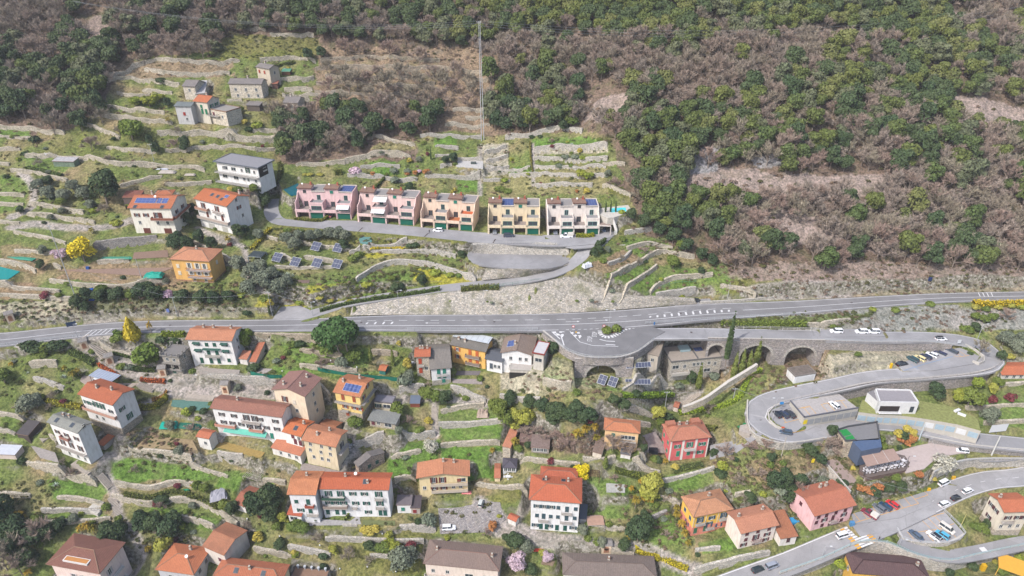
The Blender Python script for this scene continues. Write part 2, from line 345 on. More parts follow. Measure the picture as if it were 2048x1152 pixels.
# -- dry-stone terraces: step the slope at every wall
TW=[([(215,152),(290,125),(350,122),(420,124),(480,122)],1.6,0),([(290,142),(340,147),(400,150),(460,147)],1.7,0),([(208,164),(260,155),(310,163),(360,170)],1.7,0),([(235,186),(262,190),(300,188)],1.4,0),([(215,212),(260,222),(330,226)],1.7,0),([(190,228),(247,236),(345,246)],2.0,0),([(160,243),(205,262),(240,277)],1.6,0),([(215,296),(260,300),(312,303)],1.5,0),([(315,267),(400,265),(460,277),(520,280),(560,277)],2.0,0),([(330,301),(430,293),(512,299)],1.6,0),([(50,312),(150,314),(230,326),(300,331),(410,341)],2.1,0),([(-30,254),(60,256),(130,266)],1.7,0),([(-30,276),(62,277)],1.5,0),([(-30,301),(42,300)],1.5,0),([(22,340),(80,347),(135,361)],1.7,0),([(330,368),(400,367),(440,363)],1.5,0),([(545,157),(600,158),(628,156)],1.9,0),([(540,177),(625,180)],1.8,0),([(565,191),(620,188),(685,183)],1.7,0),([(500,57),(532,60)],1.6,0),([(540,69),(628,72)],1.6,0),([(520,120),(588,116),(632,124)],1.6,0),([(640,120),(740,113),(800,118),(880,121)],1.5,1),([(630,137),(720,134),(800,138),(900,138),(985,147)],1.9,1),([(650,152),(780,153),(890,157)],1.6,1),([(632,167),(720,167),(800,169),(870,167)],1.6,1),([(625,184),(700,187),(800,188)],1.3,1),([(930,157),(988,161)],1.4,1),([(905,220),(980,218)],1.7,0),([(885,252),(930,253),(980,249)],1.7,0),([(930,235),(978,233)],1.4,0),([(505,262),(558,262)],1.6,0),([(505,278),(558,277)],1.6,0),([(512,300),(562,298)],1.5,0),([(735,274),(782,281),(830,290)],1.9,0),([(690,323),(760,306),(822,315)],2.3,0),([(592,330),(660,326),(690,324)],1.7,0),([(840,272),(900,270),(962,274)],1.5,2),([(870,293),(917,297)],1.3,2),([(1010,275),(1060,271),(1110,258),(1165,262)],2.0,2),([(1068,301),(1140,296),(1215,291)],3.0,2),([(915,315),(965,315)],2.0,2),([(880,333),(965,331),(1060,334)],1.5,2),([(1018,350),(1075,351)],1.8,2),([(1070,371),(1125,368),(1185,370)],1.8,2),([(1130,321),(1160,322),(1215,317)],2.0,2),([(968,306),(1012,293)],2.0,2),([(966,322),(1016,312)],1.6,2),([(966,342),(1018,334)],1.6,2),([(966,362),(1020,362)],1.4,2),([(1068,317),(1128,318)],1.4,2),([(1068,333),(1150,336),(1212,334)],1.5,2),([(1068,350),(1150,352),(1212,350)],1.5,2),([(870,312),(912,311)],1.3,2),([(720,335),(760,330),(800,333)],1.2,2),([(695,351),(760,353),(835,360)],1.6,2),([(850,354),(960,357)],1.4,2),([(1205,328),(1250,329)],1.4,0),([(1205,372),(1262,392)],1.5,0),([(63,408),(117,415),(168,425)],1.9,0),([(55,428),(130,438),(190,446)],1.9,0),([(28,464),(80,473),(132,487)],1.4,0),([(188,492),(260,484),(340,478)],3.6,3),([(195,524),(270,520),(337,515)],1.8,0),([(-30,517),(40,530),(78,546)],2.2,0),([(108,529),(150,540),(190,549)],1.4,0),([(100,561),(150,568),(250,573),(352,561)],1.7,0),([(-30,592),(60,593),(145,598)],1.6,0),([(148,638),(250,632),(350,632),(490,630)],2.0,0),([(528,472),(563,481)],1.8,0),([(598,484),(650,494),(700,500)],1.6,0),([(562,508),(584,521)],2.2,0),([(608,514),(668,523)],1.9,0),([(550,533),(610,536),(680,533)],1.1,0),([(698,505),(752,495),(815,490)],1.4,2),([(726,503),(790,503),(850,504),(912,513)],1.7,2),([(712,560),(752,535),(791,524),(856,528),(908,543),(958,562)],2.2,2),([(1248,466),(1275,462),(1303,457)],2.0,2),([(1253,497),(1300,487),(1345,497)],1.5,0),([(1215,528),(1250,515),(1262,500)],1.5,2),([(1238,545),(1280,524),(1300,511),(1326,502),(1352,508),(1389,513)],1.9,0),([(1206,556),(1235,546),(1259,533)],1.5,0),([(1240,573),(1262,568),(1290,550),(1313,533)],1.7,0),([(1300,586),(1316,570),(1352,555),(1425,549)],1.5,0),([(1311,590),(1350,584),(1391,578)],1.8,2),([(1430,605),(1500,601),(1548,597)],2.2,2),([(1550,585),(1575,582),(1600,580)],1.4,3),([(1440,572),(1500,580),(1545,590)],1.0,0),([(512,676),(560,680),(645,686)],2.7,1),([(600,699),(640,706),(685,712)],1.9,1),([(735,674),(795,680),(850,684)],2.2,1),([(743,703),(795,708)],1.8,1),([(600,731),(652,738),(715,743)],1.6,0),([(761,738),(795,746)],1.5,0),([(798,778),(860,775),(912,782),(972,803)],2.4,2),([(881,824),(925,814),(968,807)],1.7,0),([(876,850),(939,849),(1005,841)],2.2,2),([(881,891),(939,887),(1000,884)],1.7,0),([(709,890),(782,881),(871,868)],2.6,2),([(759,918),(808,910),(842,902)],1.6,0),([(1000,792),(1035,800),(1080,801)],2.0,2),([(1086,763),(1134,772),(1236,780)],2.8,0),([(392,755),(440,762),(505,765),(560,768)],2.8,2),([(1165,918),(1210,923),(1290,926)],1.5,0),([(1040,918),(1100,925),(1160,930)],1.2,0),([(1325,962),(1370,952),(1428,936)],1.6,2),([(1440,896),(1500,886),(1532,873)],2.0,0),([(1390,1102),(1440,1096)],1.5,2),([(1178,1053),(1250,1059)],1.3,0),([(950,966),(1000,976),(1055,972)],1.3,0),([(205,696),(260,712),(315,729)],1.5,0),([(0,860),(60,872)],1.5,0),([(-30,986),(62,992)],1.5,0),([(262,905),(330,917),(388,927)],2.0,0),([(560,955),(575,962)],1.2,0),([(400,251),(440,258),(480,262)],2.4,0),([(455,203),(485,204)],1.3,0),([(-30,325),(20,330)],1.5,0),([(-30,386),(50,391)],1.6,0),([(-30,408),(48,410)],1.5,0),([(-30,444),(40,447)],1.5,0),([(30,502),(100,506)],1.3,0),([(-30,574),(60,578),(120,583)],1.4,0),([(380,482),(430,503),(470,522)],1.8,0),([(240,372),(300,356),(325,352)],1.5,0),([(285,182),(345,186)],1.3,0),([(560,640),(600,646)],.6,0),([(1240,845),(1300,850)],1.2,0),([(1255,930),(1320,945)],1.4,0),([(1440,1000),(1470,990),(1500,985)],1.4,0),([(1560,1010),(1610,1000)],1.5,0),([(1950,1040),(1990,1030)],1.6,2),([(740,1112),(800,1115),(850,1110)],1.2,2),([(100,870),(140,905),(178,940)],1.6,0),([(1245,776),(1300,780),(1360,770)],1.8,2),([(1240,815),(1280,822),(1310,835)],1.3,0),([(789,960),(831,949)],1.7,0),([(651,1079),(669,1077),(768,1082),(848,1082)],1.6,2),([(625,1058),(716,1056),(872,1059)],2.0,2),([(28,917),(86,938),(117,949),(195,969)],1.7,0),([(84,1021),(203,1023)],1.7,2),([(81,1046),(156,1043),(222,1038)],1.5,0),([(115,996),(160,998),(208,1009)],1.3,0),([(232,967),(300,976),(347,966),(415,974)],1.9,0),([(225,992),(300,1008),(365,999),(417,1014),(475,1046)],2.0,0),([(365,1034),(417,1050),(467,1080),(508,1098),(584,1112)],2.2,0),([(576,1094),(662,1111)],2.2,2),([(383,932),(456,952)],1.3,0),([(396,897),(461,917),(521,918)],4.6,2),([(527,960),(571,965)],1.4,0),([(-30,695),(0,700),(52,704)],3.2,2),([(60,729),(115,727)],2.8,0),([(68,757),(100,766),(130,778)],2.0,2),([(-30,824),(47,836)],1.5,0),([(1317,995),(1361,1003)],1.4,0),([(1296,1040),(1333,1022)],1.5,3),([(1222,1099),(1268,1106)],1.8,0),([(1387,1143),(1465,1124),(1540,1101)],3.2,2),([(1210,995),(1250,985)],1.2,0),([(640,770),(660,790)],1.5,0),([(330,792),(360,815),(420,822)],2.0,2),([(1560,655),(1640,648),(1700,640)],1.8,0),([(2000,770),(2060,765)],1.6,0),([(1930,815),(2060,812)],1.6,0),([(1960,845),(2060,842)],1.6,0)]
TWW=[]
for pts,h,look in TW:
 P=smooth_line([onT(*p)for p in pts],1.6)
 TWW.append((P,h,look))
for P,h,look in TWW:
 wd=max(h/.95,1.7);sl=sub(min(p.x for p in P)-wd-2,max(p.x for p in P)+wd+2,min(p.y for p in P)-wd-2,max(p.y for p in P)+wd+2)
 D,S,Z,E=line_dist(P,sl)
 ln=np.clip(1-D/wd,0,1)*np.where(E,np.clip(1-D/1.0,0,1),1)
 G[sl]+=S*h/2*ln
# -- roads and levelled ground
def L3(pts):return[onZ(*p)for p in pts]
MAIN=L3([(-120,686,56),(0,680,56),(100,669,56),(200,659,56),(300,653.5,56),(400,652,56),(500,651.5,56),(600,650,56),(700,647.5,56),(800,646,56),(900,646,56),(1000,645.5,56),(1100,644.5,56),(1200,641,56),(1300,634,56),(1400,625,56),(1500,619.5,56),(1600,614,56),(1700,607,56),(1800,600.5,56),(1900,595.5,56),(2048,592,56),(2150,590.5,56)])
MAINW=[9.6,9.4,9,8.4,8,7.9,7.9,8.2,9.4,10.6,11.2,11.4,11.6,12,12,11.4,10.4,9,8,7.4,7,6.8,6.8]
VIA=L3([(1285,668,55.9),(1330,667,55.7),(1400,667,55.1),(1520,669,54),(1620,671,53.2),(1748,674,52),(1850,674,50.6),(1925,680,49.4),(1968,692,48.8),(1988,710,48.3),(1978,729,47.8),(1940,738,47.4),(1850,746,46.4),(1748,754,45.2),(1670,770,44.2),(1600,784,43.2),(1548,796,42.2),(1518,811,41.4),(1511,830,40.8),(1528,854,40.1),(1572,870,39.6),(1640,862,39.1),(1700,850,38.7),(1750,846,38.4),(1830,855,37.7),(1920,874,36.9),(2048,889,35.8),(2150,897,35)])
LOW=L3([(2150,930,31),(2048,953,30),(1980,960,29),(1925,975,28),(1870,1000,27),(1820,1024,26),(1760,1052,24.6),(1700,1075,23.4),(1640,1100,22),(1580,1125,20.4),(1510,1150,18.8),(1420,1183,16.6)])
LANE=L3([(545,398,76),(542,420,75),(555,441,73.8),(600,447,73.2),(700,455,73),(830,465,73),(960,478,73),(1090,485,73),(1150,484,73),(1210,478,73)])
ACC=L3([(600,634,56.1),(650,620,56.9),(700,605,57.8),(804,588,60),(882,577,61.8),(960,568.5,63.2),(1025,562,64.7),(1080,553,66.3),(1120,541,67.7),(1150,524,69.3),(1168,505,70.8),(1176,488,72.4)])
SIDE=L3([(1800,1076,24.4),(1832,1098,23.6),(1870,1108,23.2),(1908,1112,22.8),(1960,1104,22.3),(2048,1086,22),(2150,1075,22)])
TERL=L3([(2150,905,33.8),(2048,912,33.2),(1960,916,32.8),(1900,900,33.4)])
FOOT1=[onT(*p)for p in((10,345),(40,365),(55,395),(45,430),(20,450))]
pads={}
pads['junction']=[(1075,656,55.93),(1110,682,55.93),(1135,700,55.93),(1170,711,55.93),(1240,711,55.93),(1275,699,55.93),(1305,678,55.93),(1330,663,55.93),(1290,648,55.93)]
pads['bowl']=[(x,y,69)for x,y in((934,510),(937,518),(945,525),(960,530.5),(985,534),(1020,537),(1060,538),(1100,536.5),(1125,531),(1143,522),(1140,514),(1118,508),(1060,507),(970,505),(945,502),(937,505))]
pads['strip']=[(1640,659,53.3),(1700,658,52.7),(1762,659,52.2),(1770,673,51.9),(1640,674,53.2)]
pads['layby']=[(1350,600,56),(1420,597,56),(1425,610,56),(1350,614,56)]
pads['forecourt']=[(588,440,73.1),(705,441,73.06),(830,453,73.06),(950,464,73.06),(1090,472,73.06),(1090,483,73.06),(960,476,73.06),(830,463,73.06),(700,453,73.06),(590,447,73.1)]
pads['yard']=[(1085,470,73),(1195,468,73),(1222,456,73.2),(1232,466,73.2),(1205,492,73),(1150,500,72),(1132,492,73)]
pads['bays']=[(1806,742,46.2),(1795,728,46.6),(1850,708,47.3),(1920,696,48),(1960,712,48.3),(1950,726,48),(1870,742,46.6)]
pads['islandlot']=[(1545,818,41.6),(1580,805,41.9),(1608,852,39.9),(1590,864,39.8),(1552,846,40.4),(1538,830,41)]
pads['merge']=[(1700,1044,24.6),(1770,1026,25.6),(1850,998,26.9),(1885,968,28),(1915,972,28.1),(1900,1000,27.3),(1850,1030,26.),(1790,1060,24.8),(1720,1072,24)]
pads['upperlot']=[(1703,1028,25.2),(1770,1008,26.2),(1854,982,27.6),(1880,975,27.9),(1860,1010,26.8),(1800,1035,25.8),(1708,1049,24.6)]
pads['lowerlot']=[(1841,1039,25.6),(1888,1022,26.4),(1929,1068,25.3),(1898,1084,24.8),(1846,1085,24.4),(1804,1076,24.2),(1790,1057,24.8)]
pads['entrance']=[(545,638,56),(562,614,56.8),(600,611,57),(625,622,56.6),(640,637,56)]
pads['plaza']=[(1790,905,34.2),(1832,892,34.8),(1905,876,35.6),(1945,885,35.4),(1935,905,34.8),(1875,915,34.4),(1848,938,34.0),(1812,945,34)]
pads['ramp']=[(1648,925,33),(1672,915,34),(1712,962,31.5),(1700,980,31)]
pads['court']=[(875,1002,0),(935,1000,0),(1000,1005,0),(1010,1040,0),(985,1064,0),(880,1068,0)]
pads['pinkcourt']=[(1282,870,0),(1310,865,0),(1338,905,0),(1290,906,0)]
pads['stripe']=[(1420,892,0),(1480,878,0),(1500,860,0),(1525,868,0),(1470,910,0),(1420,917,0)]
PADW={}
for k,q in pads.items():
 if not q:continue
 PADW[k]=[onZ(*p)if p[2]else onT(p[0],p[1])for p in q]
def seg(P,a,b):return P[a:b]
SM={k:smooth_line(v,2.5)for k,v in dict(MAIN=MAIN,VIA=VIA,LOW=LOW,LANE=LANE,ACC=ACC,SIDE=SIDE,TERL=TERL).items()}
for it in range(2):
 flat_line(SM['ACC'],2.6,1.2);flat_line(SM['LANE'],3.0,1.5)
 flat_line(SM['TERL'],1.5,.8)
 flat_line(smooth_line(VIA[:3]),3.3,1.2);flat_line(smooth_line(VIA[5:]),3.3,1.0)
 flat_line(SM['SIDE'],2.6,1.0);flat_line(SM['LOW'],3.4,1.0)
 for k,q in PADW.items():flat_poly([(p.x,p.y)for p in q],plane_of(q),1.3)
 flat_line(SM['MAIN'],4.6,1.0)
 flat_line(smooth_line(MAIN[8:18]),5.6,1.0)
G0=G.copy()
# -- houses need level ground: (pads are filled by the house table)
def pad_house(poly,z,grow=1.4,blend=2.2):flat_poly(poly,z,blend,.02,grow)
# -- buildings
def win_mesh(kind,w_,h_,fc):
 key=('wm',kind,w_,h_,fc)
 if key in MATS:return MATS[key]
 m=MB();fm=plain(fc,.6,var=0);t=.09
 m.box(-w_/2,w_/2,-.02,.05,0,t,fm);m.box(-w_/2,w_/2,-.02,.05,h_-t,h_,fm)
 m.box(-w_/2,-w_/2+t,-.02,.05,t,h_-t,fm);m.box(w_/2-t,w_/2,-.02,.05,t,h_-t,fm);m.box(-.04,.04,-.015,.045,t,h_-t,fm)
 m.box(-w_/2-.08,w_/2+.08,-.14,.03,-.09,-.005,plain((190,186,178),.8))
 fr=m.mesh('window')
 g=MB();g.box(-w_/2+.02,w_/2-.02,.0,.03,.02,h_-.02,glassm());gl=g.mesh('pane')
 MATS[key]=(fr,gl);return MATS[key]
def shut_mesh(w_,h_,c):
 key=('sm',w_,h_,c)
 if key in MATS:return MATS[key]
 m=MB();q=plain(c,.7,var=0);m.box(0,w_,-.09,-.04,0,h_,q)
 for k in range(5):m.box(.06,w_-.06,-.115,-.09,.1+k*(h_-.2)/5,.1+(k+.7)*(h_-.2)/5,q)
 MATS[key]=m.mesh('shutter');return MATS[key]
class House:
 pass
def face_M(face,W,D):
 if face=='f':return Matrix.Identity(4),W
 if face=='r':return Matrix.Translation((W,0,0))@Matrix.Rotation(math.pi/2,4,'Z'),D
 if face=='l':return Matrix.Translation((0,D,0))@Matrix.Rotation(-math.pi/2,4,'Z'),D
 return Matrix.Identity(4),W
def add_window(root,M,x,z,kind='w',w_=1.1,h_=1.4,sc_=(60,95,80),fc=(235,235,230),y=0.):
 """kind: w open shutters, c closed shutters, n none, d french door with open shutters, e closed french door, b big glazing"""
 if kind in 'de':h_=2.2
 if kind=='b':w_,h_=2.4,1.5
 fr,gl=win_mesh(kind,w_,h_,fc)
 o=link('window',fr,root);o.matrix_local=M@Matrix.Translation((x,-.02+y,z))
 link('pane',gl,o)
 if kind in 'wd':
  for s in(-1,1):
   sh=link('shutter',shut_mesh(w_*.5,h_,sc_),o);sh.location=(-w_ if s<0 else w_/2,0,0)
 if kind in 'ce':
  for s in(0,1):
   sh=link('shutter',shut_mesh(w_*.5,h_,sc_),o);sh.location=(-w_/2 if s==0 else 0,0,0)
 return o
def chimney(m,x,y,z0,z1,c=(205,198,186)):
 q=plain(c,.9);m.box(x-.35,x+.35,y-.3,y+.3,z0,z1,q);m.box(x-.45,x+.45,y-.4,y+.4,z1,z1+.12,plain((150,110,90),.9))
 m.box(x-.25,x+.25,y-.2,y+.2,z1+.12,z1+.5,q)
def rail(m,x0,x1,y0,y1,z,c=(190,190,190),h=1.,solid=None):
 """railing on three sides of a balcony: front at y0"""
 q=plain(c,.6,var=0)
 if solid:
  s_=plain(solid,.85);m.box(x0,x1,y0,y0+.12,z,z+h,s_);m.box(x0,x0+.12,y0+.12,y1,z,z+h,s_);m.box(x1-.12,x1,y0+.12,y1,z,z+h,s_);return
 for a,b,c_,d in((x0,x1,y0,y0+.05),(x0,x0+.05,y0+.05,y1),(x1-.05,x1,y0+.05,y1)):
  m.box(a,b,c_,d,z+h-.08,z+h,q);m.box(a,b,c_,d,z+.1,z+.15,q)
 n_=int((x1-x0)/.28)
 for i in range(1,n_):x=x0+(x1-x0)*i/n_;m.box(x-.02,x+.02,y0+.01,y0+.04,z+.15,z+h-.08,q)
 n_=max(2,int((y1-y0)/.35))
 for i in range(1,n_):
  y=y0+(y1-y0)*i/n_
  m.box(x0+.01,x0+.04,y-.02,y+.02,z+.15,z+h-.08,q);m.box(x1-.04,x1-.01,y-.02,y+.02,z+.15,z+h-.08,q)
HOUSES=[]
def solve_house(base,eL,eR,ridge=None,back=None,d=None,typ='gx',tan=.36,ov=.55,Zb=None):
 if Zb is None:Zb=onT(*base).z
 def corner(ze):
  a,b=onZ(eL[0],eL[1],ze),onZ(eR[0],eR[1],ze);ax=(b-a).normalized();ny=Vector((-ax.y,ax.x,0))
  o=.15 if typ=='flat' else ov
  return a,b,ax,ny,a+ax*o+ny*o
 lo,hi=Zb+1.5,Zb+24
 for _ in range(30):
  ze=(lo+hi)/2;a,b,ax,ny,c=corner(ze)
  if proj((c.x,c.y,Zb))[1]<base[1]:lo=ze
  else:hi=ze
 a,b,ax,ny,c=corner(ze);o=.15 if typ=='flat' else ov
 W=(b-a).length-2*o
 if d is None:
  if back is not None:
   q=onZ(back[0],back[1],ze);D=(q-a).dot(ny)-2*o
  else:
   lo2,hi2=3.,30.
   for _ in range(30):
    D=(lo2+hi2)/2;f=.5 if typ in('gx','hip')else 1
    q=a+ny*(D+2*o)*f;zr=ze+tan*(D+2*o)*f
    if proj((q.x,q.y,zr))[1]>ridge:lo2=D
    else:hi2=D
 else:D=d
 return dict(Zb=Zb,h=ze-Zb,W=W,D=max(D,2.0),org=Vector((c.x,c.y,Zb)),ang=math.atan2(ax.y,ax.x))
def build_roof(root,s,typ,tan,ov,rm,soff,name='roof',th=.18,x0=0,x1=None,y0=0,y1=None,z=None,wallm=None):
 W=s['W']if x1 is None else x1;D=s['D']if y1 is None else y1;h=s['h']if z is None else z
 m=MB();X0_,X1_,Y0_,Y1_=x0-ov,W+ov,y0-ov,D+ov
 def slab(pts):
  m.face([(p[0],p[1],p[2]+th)for p in pts],rm);m.face([tuple(p)for p in pts][::-1],soff)
  for i in range(len(pts)):
   a,b=pts[i],pts[(i+1)%len(pts)];m.face([a,b,(b[0],b[1],b[2]+th),(a[0],a[1],a[2]+th)],soff)
 ym,xm=(Y0_+Y1_)/2,(X0_+X1_)/2;zl=h-.02
 if typ=='gx':
  zr=zl+tan*(Y1_-Y0_)/2
  slab([(X0_,Y0_,zl),(X1_,Y0_,zl),(X1_,ym,zr),(X0_,ym,zr)]);slab([(X1_,Y1_,zl),(X0_,Y1_,zl),(X0_,ym,zr),(X1_,ym,zr)])
  m.box(X0_,X1_,ym-.15,ym+.15,zr+th-.02,zr+th+.08,rm);top=(xm,ym,zr)
 elif typ=='gy':
  zr=zl+tan*(X1_-X0_)/2
  slab([(X0_,Y1_,zl),(X0_,Y0_,zl),(xm,Y0_,zr),(xm,Y1_,zr)]);slab([(X1_,Y0_,zl),(X1_,Y1_,zl),(xm,Y1_,zr),(xm,Y0_,zr)])
  m.box(xm-.15,xm+.15,Y0_,Y1_,zr+th-.02,zr+th+.08,rm);top=(xm,ym,zr)
 elif typ=='hip':
  if X1_-X0_>=Y1_-Y0_:
   r=(Y1_-Y0_)/2;zr=zl+tan*r;A_,B_=(X0_+r,ym,zr),(X1_-r,ym,zr)
   slab([(X0_,Y0_,zl),(X1_,Y0_,zl),B_,A_]);slab([(X1_,Y1_,zl),(X0_,Y1_,zl),A_,B_])
   slab([(X1_,Y0_,zl),(X1_,Y1_,zl),B_]);slab([(X0_,Y1_,zl),(X0_,Y0_,zl),A_])
  else:
   r=(X1_-X0_)/2;zr=zl+tan*r;A_,B_=(xm,Y0_+r,zr),(xm,Y1_-r,zr)
   slab([(X0_,Y0_,zl),(X1_,Y0_,zl),A_]);slab([(X1_,Y1_,zl),(X0_,Y1_,zl),B_])
   slab([(X1_,Y0_,zl),(X1_,Y1_,zl),B_,A_]);slab([(X0_,Y1_,zl),(X0_,Y0_,zl),A_,B_])
  rd=rm
  for a,b in((A_,B_),((X0_,Y0_,zl),A_),((X1_,Y0_,zl),B_ if X1_-X0_>=Y1_-Y0_ else A_)):
   if(Vector(a)-Vector(b)).length>.5:m.tube((a[0],a[1],a[2]+th),(b[0],b[1],b[2]+th),.13,.13,soff,5)
  top=(xm,ym,zr)
 elif typ=='shed':
  zr=zl+tan*(Y1_-Y0_);slab([(X0_,Y0_,zl),(X1_,Y0_,zl),(X1_,Y1_,zr),(X0_,Y1_,zr)]);top=(xm,Y1_,zr)
 else:
  m.box(X0_,X1_,Y0_,Y1_,h-.02,h+.22,soff);e=.25
  m.box(X0_+e,X1_-e,Y0_+e,Y1_-e,h+.22,h+.225,rm)
  for a,b,c_,d_ in((X0_,X1_,Y0_,Y0_+e),(X0_,X1_,Y1_-e,Y1_),(X0_,X0_+e,Y0_+e,Y1_-e),(X1_-e,X1_,Y0_+e,Y1_-e)):m.box(a,b,c_,d_,h+.22,h+.4,soff)
  top=(xm,ym,h+.2)
 o=m.build(name,root);return o,top
def build_walls(root,s,typ,tan,ov,wm,foot=2.5,band=None):
 W,D,h=s['W'],s['D'],s['h'];m=MB()
 e=[(0,0),(W,0),(W,D),(0,D)];zr=h+tan*(D/2+ov)if typ=='gx' else h+tan*(W/2+ov);zt=h+tan*ov-.02 if typ in('gx','gy','shed')else h
 m.face([(0,0,-foot),(W,0,-foot),(W,0,zt if typ!='gy' else h),(0,0,zt if typ!='gy' else h)]if typ!='gy' else[(0,0,-foot),(W,0,-foot),(W,0,zt),(W/2,0,zr-.02),(0,0,zt)],wm)
 m.face([(W,D,-foot),(0,D,-foot),(0,D,zt),(W,D,zt)]if typ not in('gy','shed')else([(W,D,-foot),(0,D,-foot),(0,D,zt),(W/2,D,zr-.02),(W,D,zt)]if typ=='gy' else[(W,D,-foot),(0,D,-foot),(0,D,h+tan*(D+ov)),(W,D,h+tan*(D+ov))]),wm)
 for x,f in((W,1),(0,-1)):
  if typ=='gx':q=[(x,0,-foot),(x,D,-foot),(x,D,zt),(x,D/2,zr-.02),(x,0,zt)]
  elif typ=='shed':q=[(x,0,-foot),(x,D,-foot),(x,D,h+tan*(D+ov)),(x,0,zt)]
  else:q=[(x,0,-foot),(x,D,-foot),(x,D,zt),(x,0,zt)]
  m.face(q if f>0 else q[::-1],wm)
 m.face([(0,0,zt),(W,0,zt),(W,D,zt),(0,D,zt)],wm)
 if band:m.box(-.03,W+.03,-.04,D+.03,-foot+.01,band[0],stone(band[1],2.0,.1))
 return m.build('wall',root)
def house(name,label,base,eL,eR,typ='gx',ridge=None,back=None,d=None,tan=.36,wall=(240,236,226),roof=(205,112,78),old=.25,ov=.55,wins=(),balc=(),chim=(),sky_=(),pv=None,band=None,Zb=None,cat='house',group=None,rmat=None,wmat=None,soff=(150,120,100),sh=(60,95,80),foot=2.5,pad=True,grow=1.4,dish=None,doors=()):
 s=solve_house(base,eL,eR,ridge,back,d,typ,tan,ov,Zb)
 root=empty(name,s['org'],s['ang']);tag(root,label,cat,group)
 Mw=root.matrix_basis.copy();Mw=Matrix.Translation(s['org'])@Matrix.Rotation(s['ang'],4,'Z')
 W,D,h=s['W'],s['D'],s['h']
 poly=[(Mw@Vector(p))for p in((0,0,0),(W,0,0),(W,D,0),(0,D,0))]
 if pad:pad_house([(p.x,p.y)for p in poly],s['Zb'],grow)
 wm=wmat or stucco(wall);rm=rmat or tiles(roof,old)
 build_walls(root,s,typ,tan,ov,wm,foot,band)
 ro,top=build_roof(root,s,typ,tan,ov,rm,plain(soff,.8,var=0))
 def rz(x,y):
  if typ=='gx':return h+tan*((D+2*ov)/2-abs(y-D/2))+.15
  if typ=='gy':return h+tan*((W+2*ov)/2-abs(x-W/2))+.15
  if typ=='hip':return h+tan*min(y+ov,D+ov-y,x+ov,W+ov-x)+.15
  if typ=='shed':return h+tan*(y+ov)+.15
  return h+.25
 for i,(u,v)in enumerate(chim):
  m=MB();x,y=u*W,v*D;chimney(m,x,y,rz(x,y)-.5,max(rz(x,y)+.9,top[2]+.4));m.build('chimney',ro)
 slope=math.atan(tan)if typ in('gx','hip','shed')else 0
 def on_roof(u,v,w_,l_,mt,nm,fr=None,par=None):
  x,y=u*W,v*D;m=MB();m.box(-w_/2,w_/2,-l_/2,l_/2,.02,.09,mt)
  if fr:m.box(-w_/2-.1,w_/2+.1,-l_/2-.1,l_/2+.1,0.,.05,fr)
  o=m.build(nm,par or ro);o.location=(x,y,rz(x,y)+.06);o.rotation_euler=(slope if y<D/2 or typ=='shed' else-slope,0,0)
  if typ=='gy':o.rotation_euler=(0,-math.atan(tan)if x<W/2 else math.atan(tan),0)
 for(u,v)in sky_:on_roof(u,v,1.1,1.4,glassm(),'skylight',plain((120,120,125),.5,var=0))
 if pv:
  for(u,v,w_,l_)in pv:on_roof(u,v,w_,l_,solarm(),'solar_panel',plain((190,192,198),.4,var=0))
 if dish:
  m=MB();x,y=dish[0]*W,dish[1]*D;m.tube((x,y,rz(x,y)-.1),(x,y,rz(x,y)+.9),.04,.04,plain((200,200,200),.5,var=0),5)
  m.tube((x,y-.1,rz(x,y)+1.),(x,y-.2,rz(x,y)+1.12),.2,.5,plain((235,235,235),.5,var=0),10);m.build('satellite_dish',ro)
 for wv in wins:
  face,zf,kind=wv[0],wv[1],wv[2];us=wv[3];c_=wv[4]if len(wv)>4 else sh;y=wv[5]if len(wv)>5 else 0
  Mf,LW=face_M(face,W,D)
  for u in us:add_window(root,Mf,u*LW,zf*h,kind,sc_=c_,y=y)
 for bv in balc:
  face,zf,u0,u1,dep,col=bv[:6];solid=bv[6]if len(bv)>6 else None
  Mf,LW=face_M(face,W,D);m=MB();m.box(u0*LW,u1*LW,-dep,-.01,-.18,0,plain((200,195,188),.8))
  rail(m,u0*LW,u1*LW,-dep,-.02,0,col,.95,solid);o=m.build('balcony',root);o.matrix_local=Mf@Matrix.Translation((0,0,zf*h))
 for dv in doors:
  face,u,w_,h_,col=dv[:5];z_=dv[5]if len(dv)>5 else 0
  Mf,LW=face_M(face,W,D);m=MB();m.box(-w_/2,w_/2,-.06,0,0,h_,plain(col,.6,var=.05))
  for k in range(1,5):m.box(-w_/2+.05,w_/2-.05,-.08,-.06,h_*k/5-.03,h_*k/5,plain(tuple(int(c*.8)for c in col),.6,var=0))
  o=m.build('garage_door' if w_>1.6 else 'door',root);o.matrix_local=Mf@Matrix.Translation((u*LW,0,z_))  # also names the undercroft's dark panels, which stand for shade
 s.update(root=root,M=Mw,roof=ro,top=top);HOUSES.append(s)
 return s
GRN=(70,110,95);BRN=(120,70,60);MAR=(115,60,70);ORG=(190,110,60);TEAL=(50,140,120)
house('hillside_villa','cream three-storey villa with solar panels in a row on its orange tiled roof',(282,466),(254,417),(342,418),'gx',ridge=391,wall=(245,241,228),roof=(212,108,70),old=.12,sh=BRN,wins=[('f',.66,'w',(.14,.36)),('f',.62,'e',(.72,)),('f',.62,'d',(.62,)),('f',.36,'n',(.16,.6,.84)),('r',.66,'w',(.3,.7)),('r',.36,'w',(.5,))],balc=[('f',.58,.5,1.05,1.6,(150,100,80),(150,95,75)),('r',.58,0,1,1.3,(150,100,80),(150,95,75))],pv=[(.13+.1*i,.27,1.55,2.6)for i in range(5)]+[(.66,.27,1.5,2.6),(.8,.27,2.,2.6)],sky_=[(.14,.02),(.8,.02)],doors=[('f',.28,2.6,2.1,BRN),('f',.8,2.8,2.1,BRN)],chim=[(.3,.75)],dish=(.55,.35))
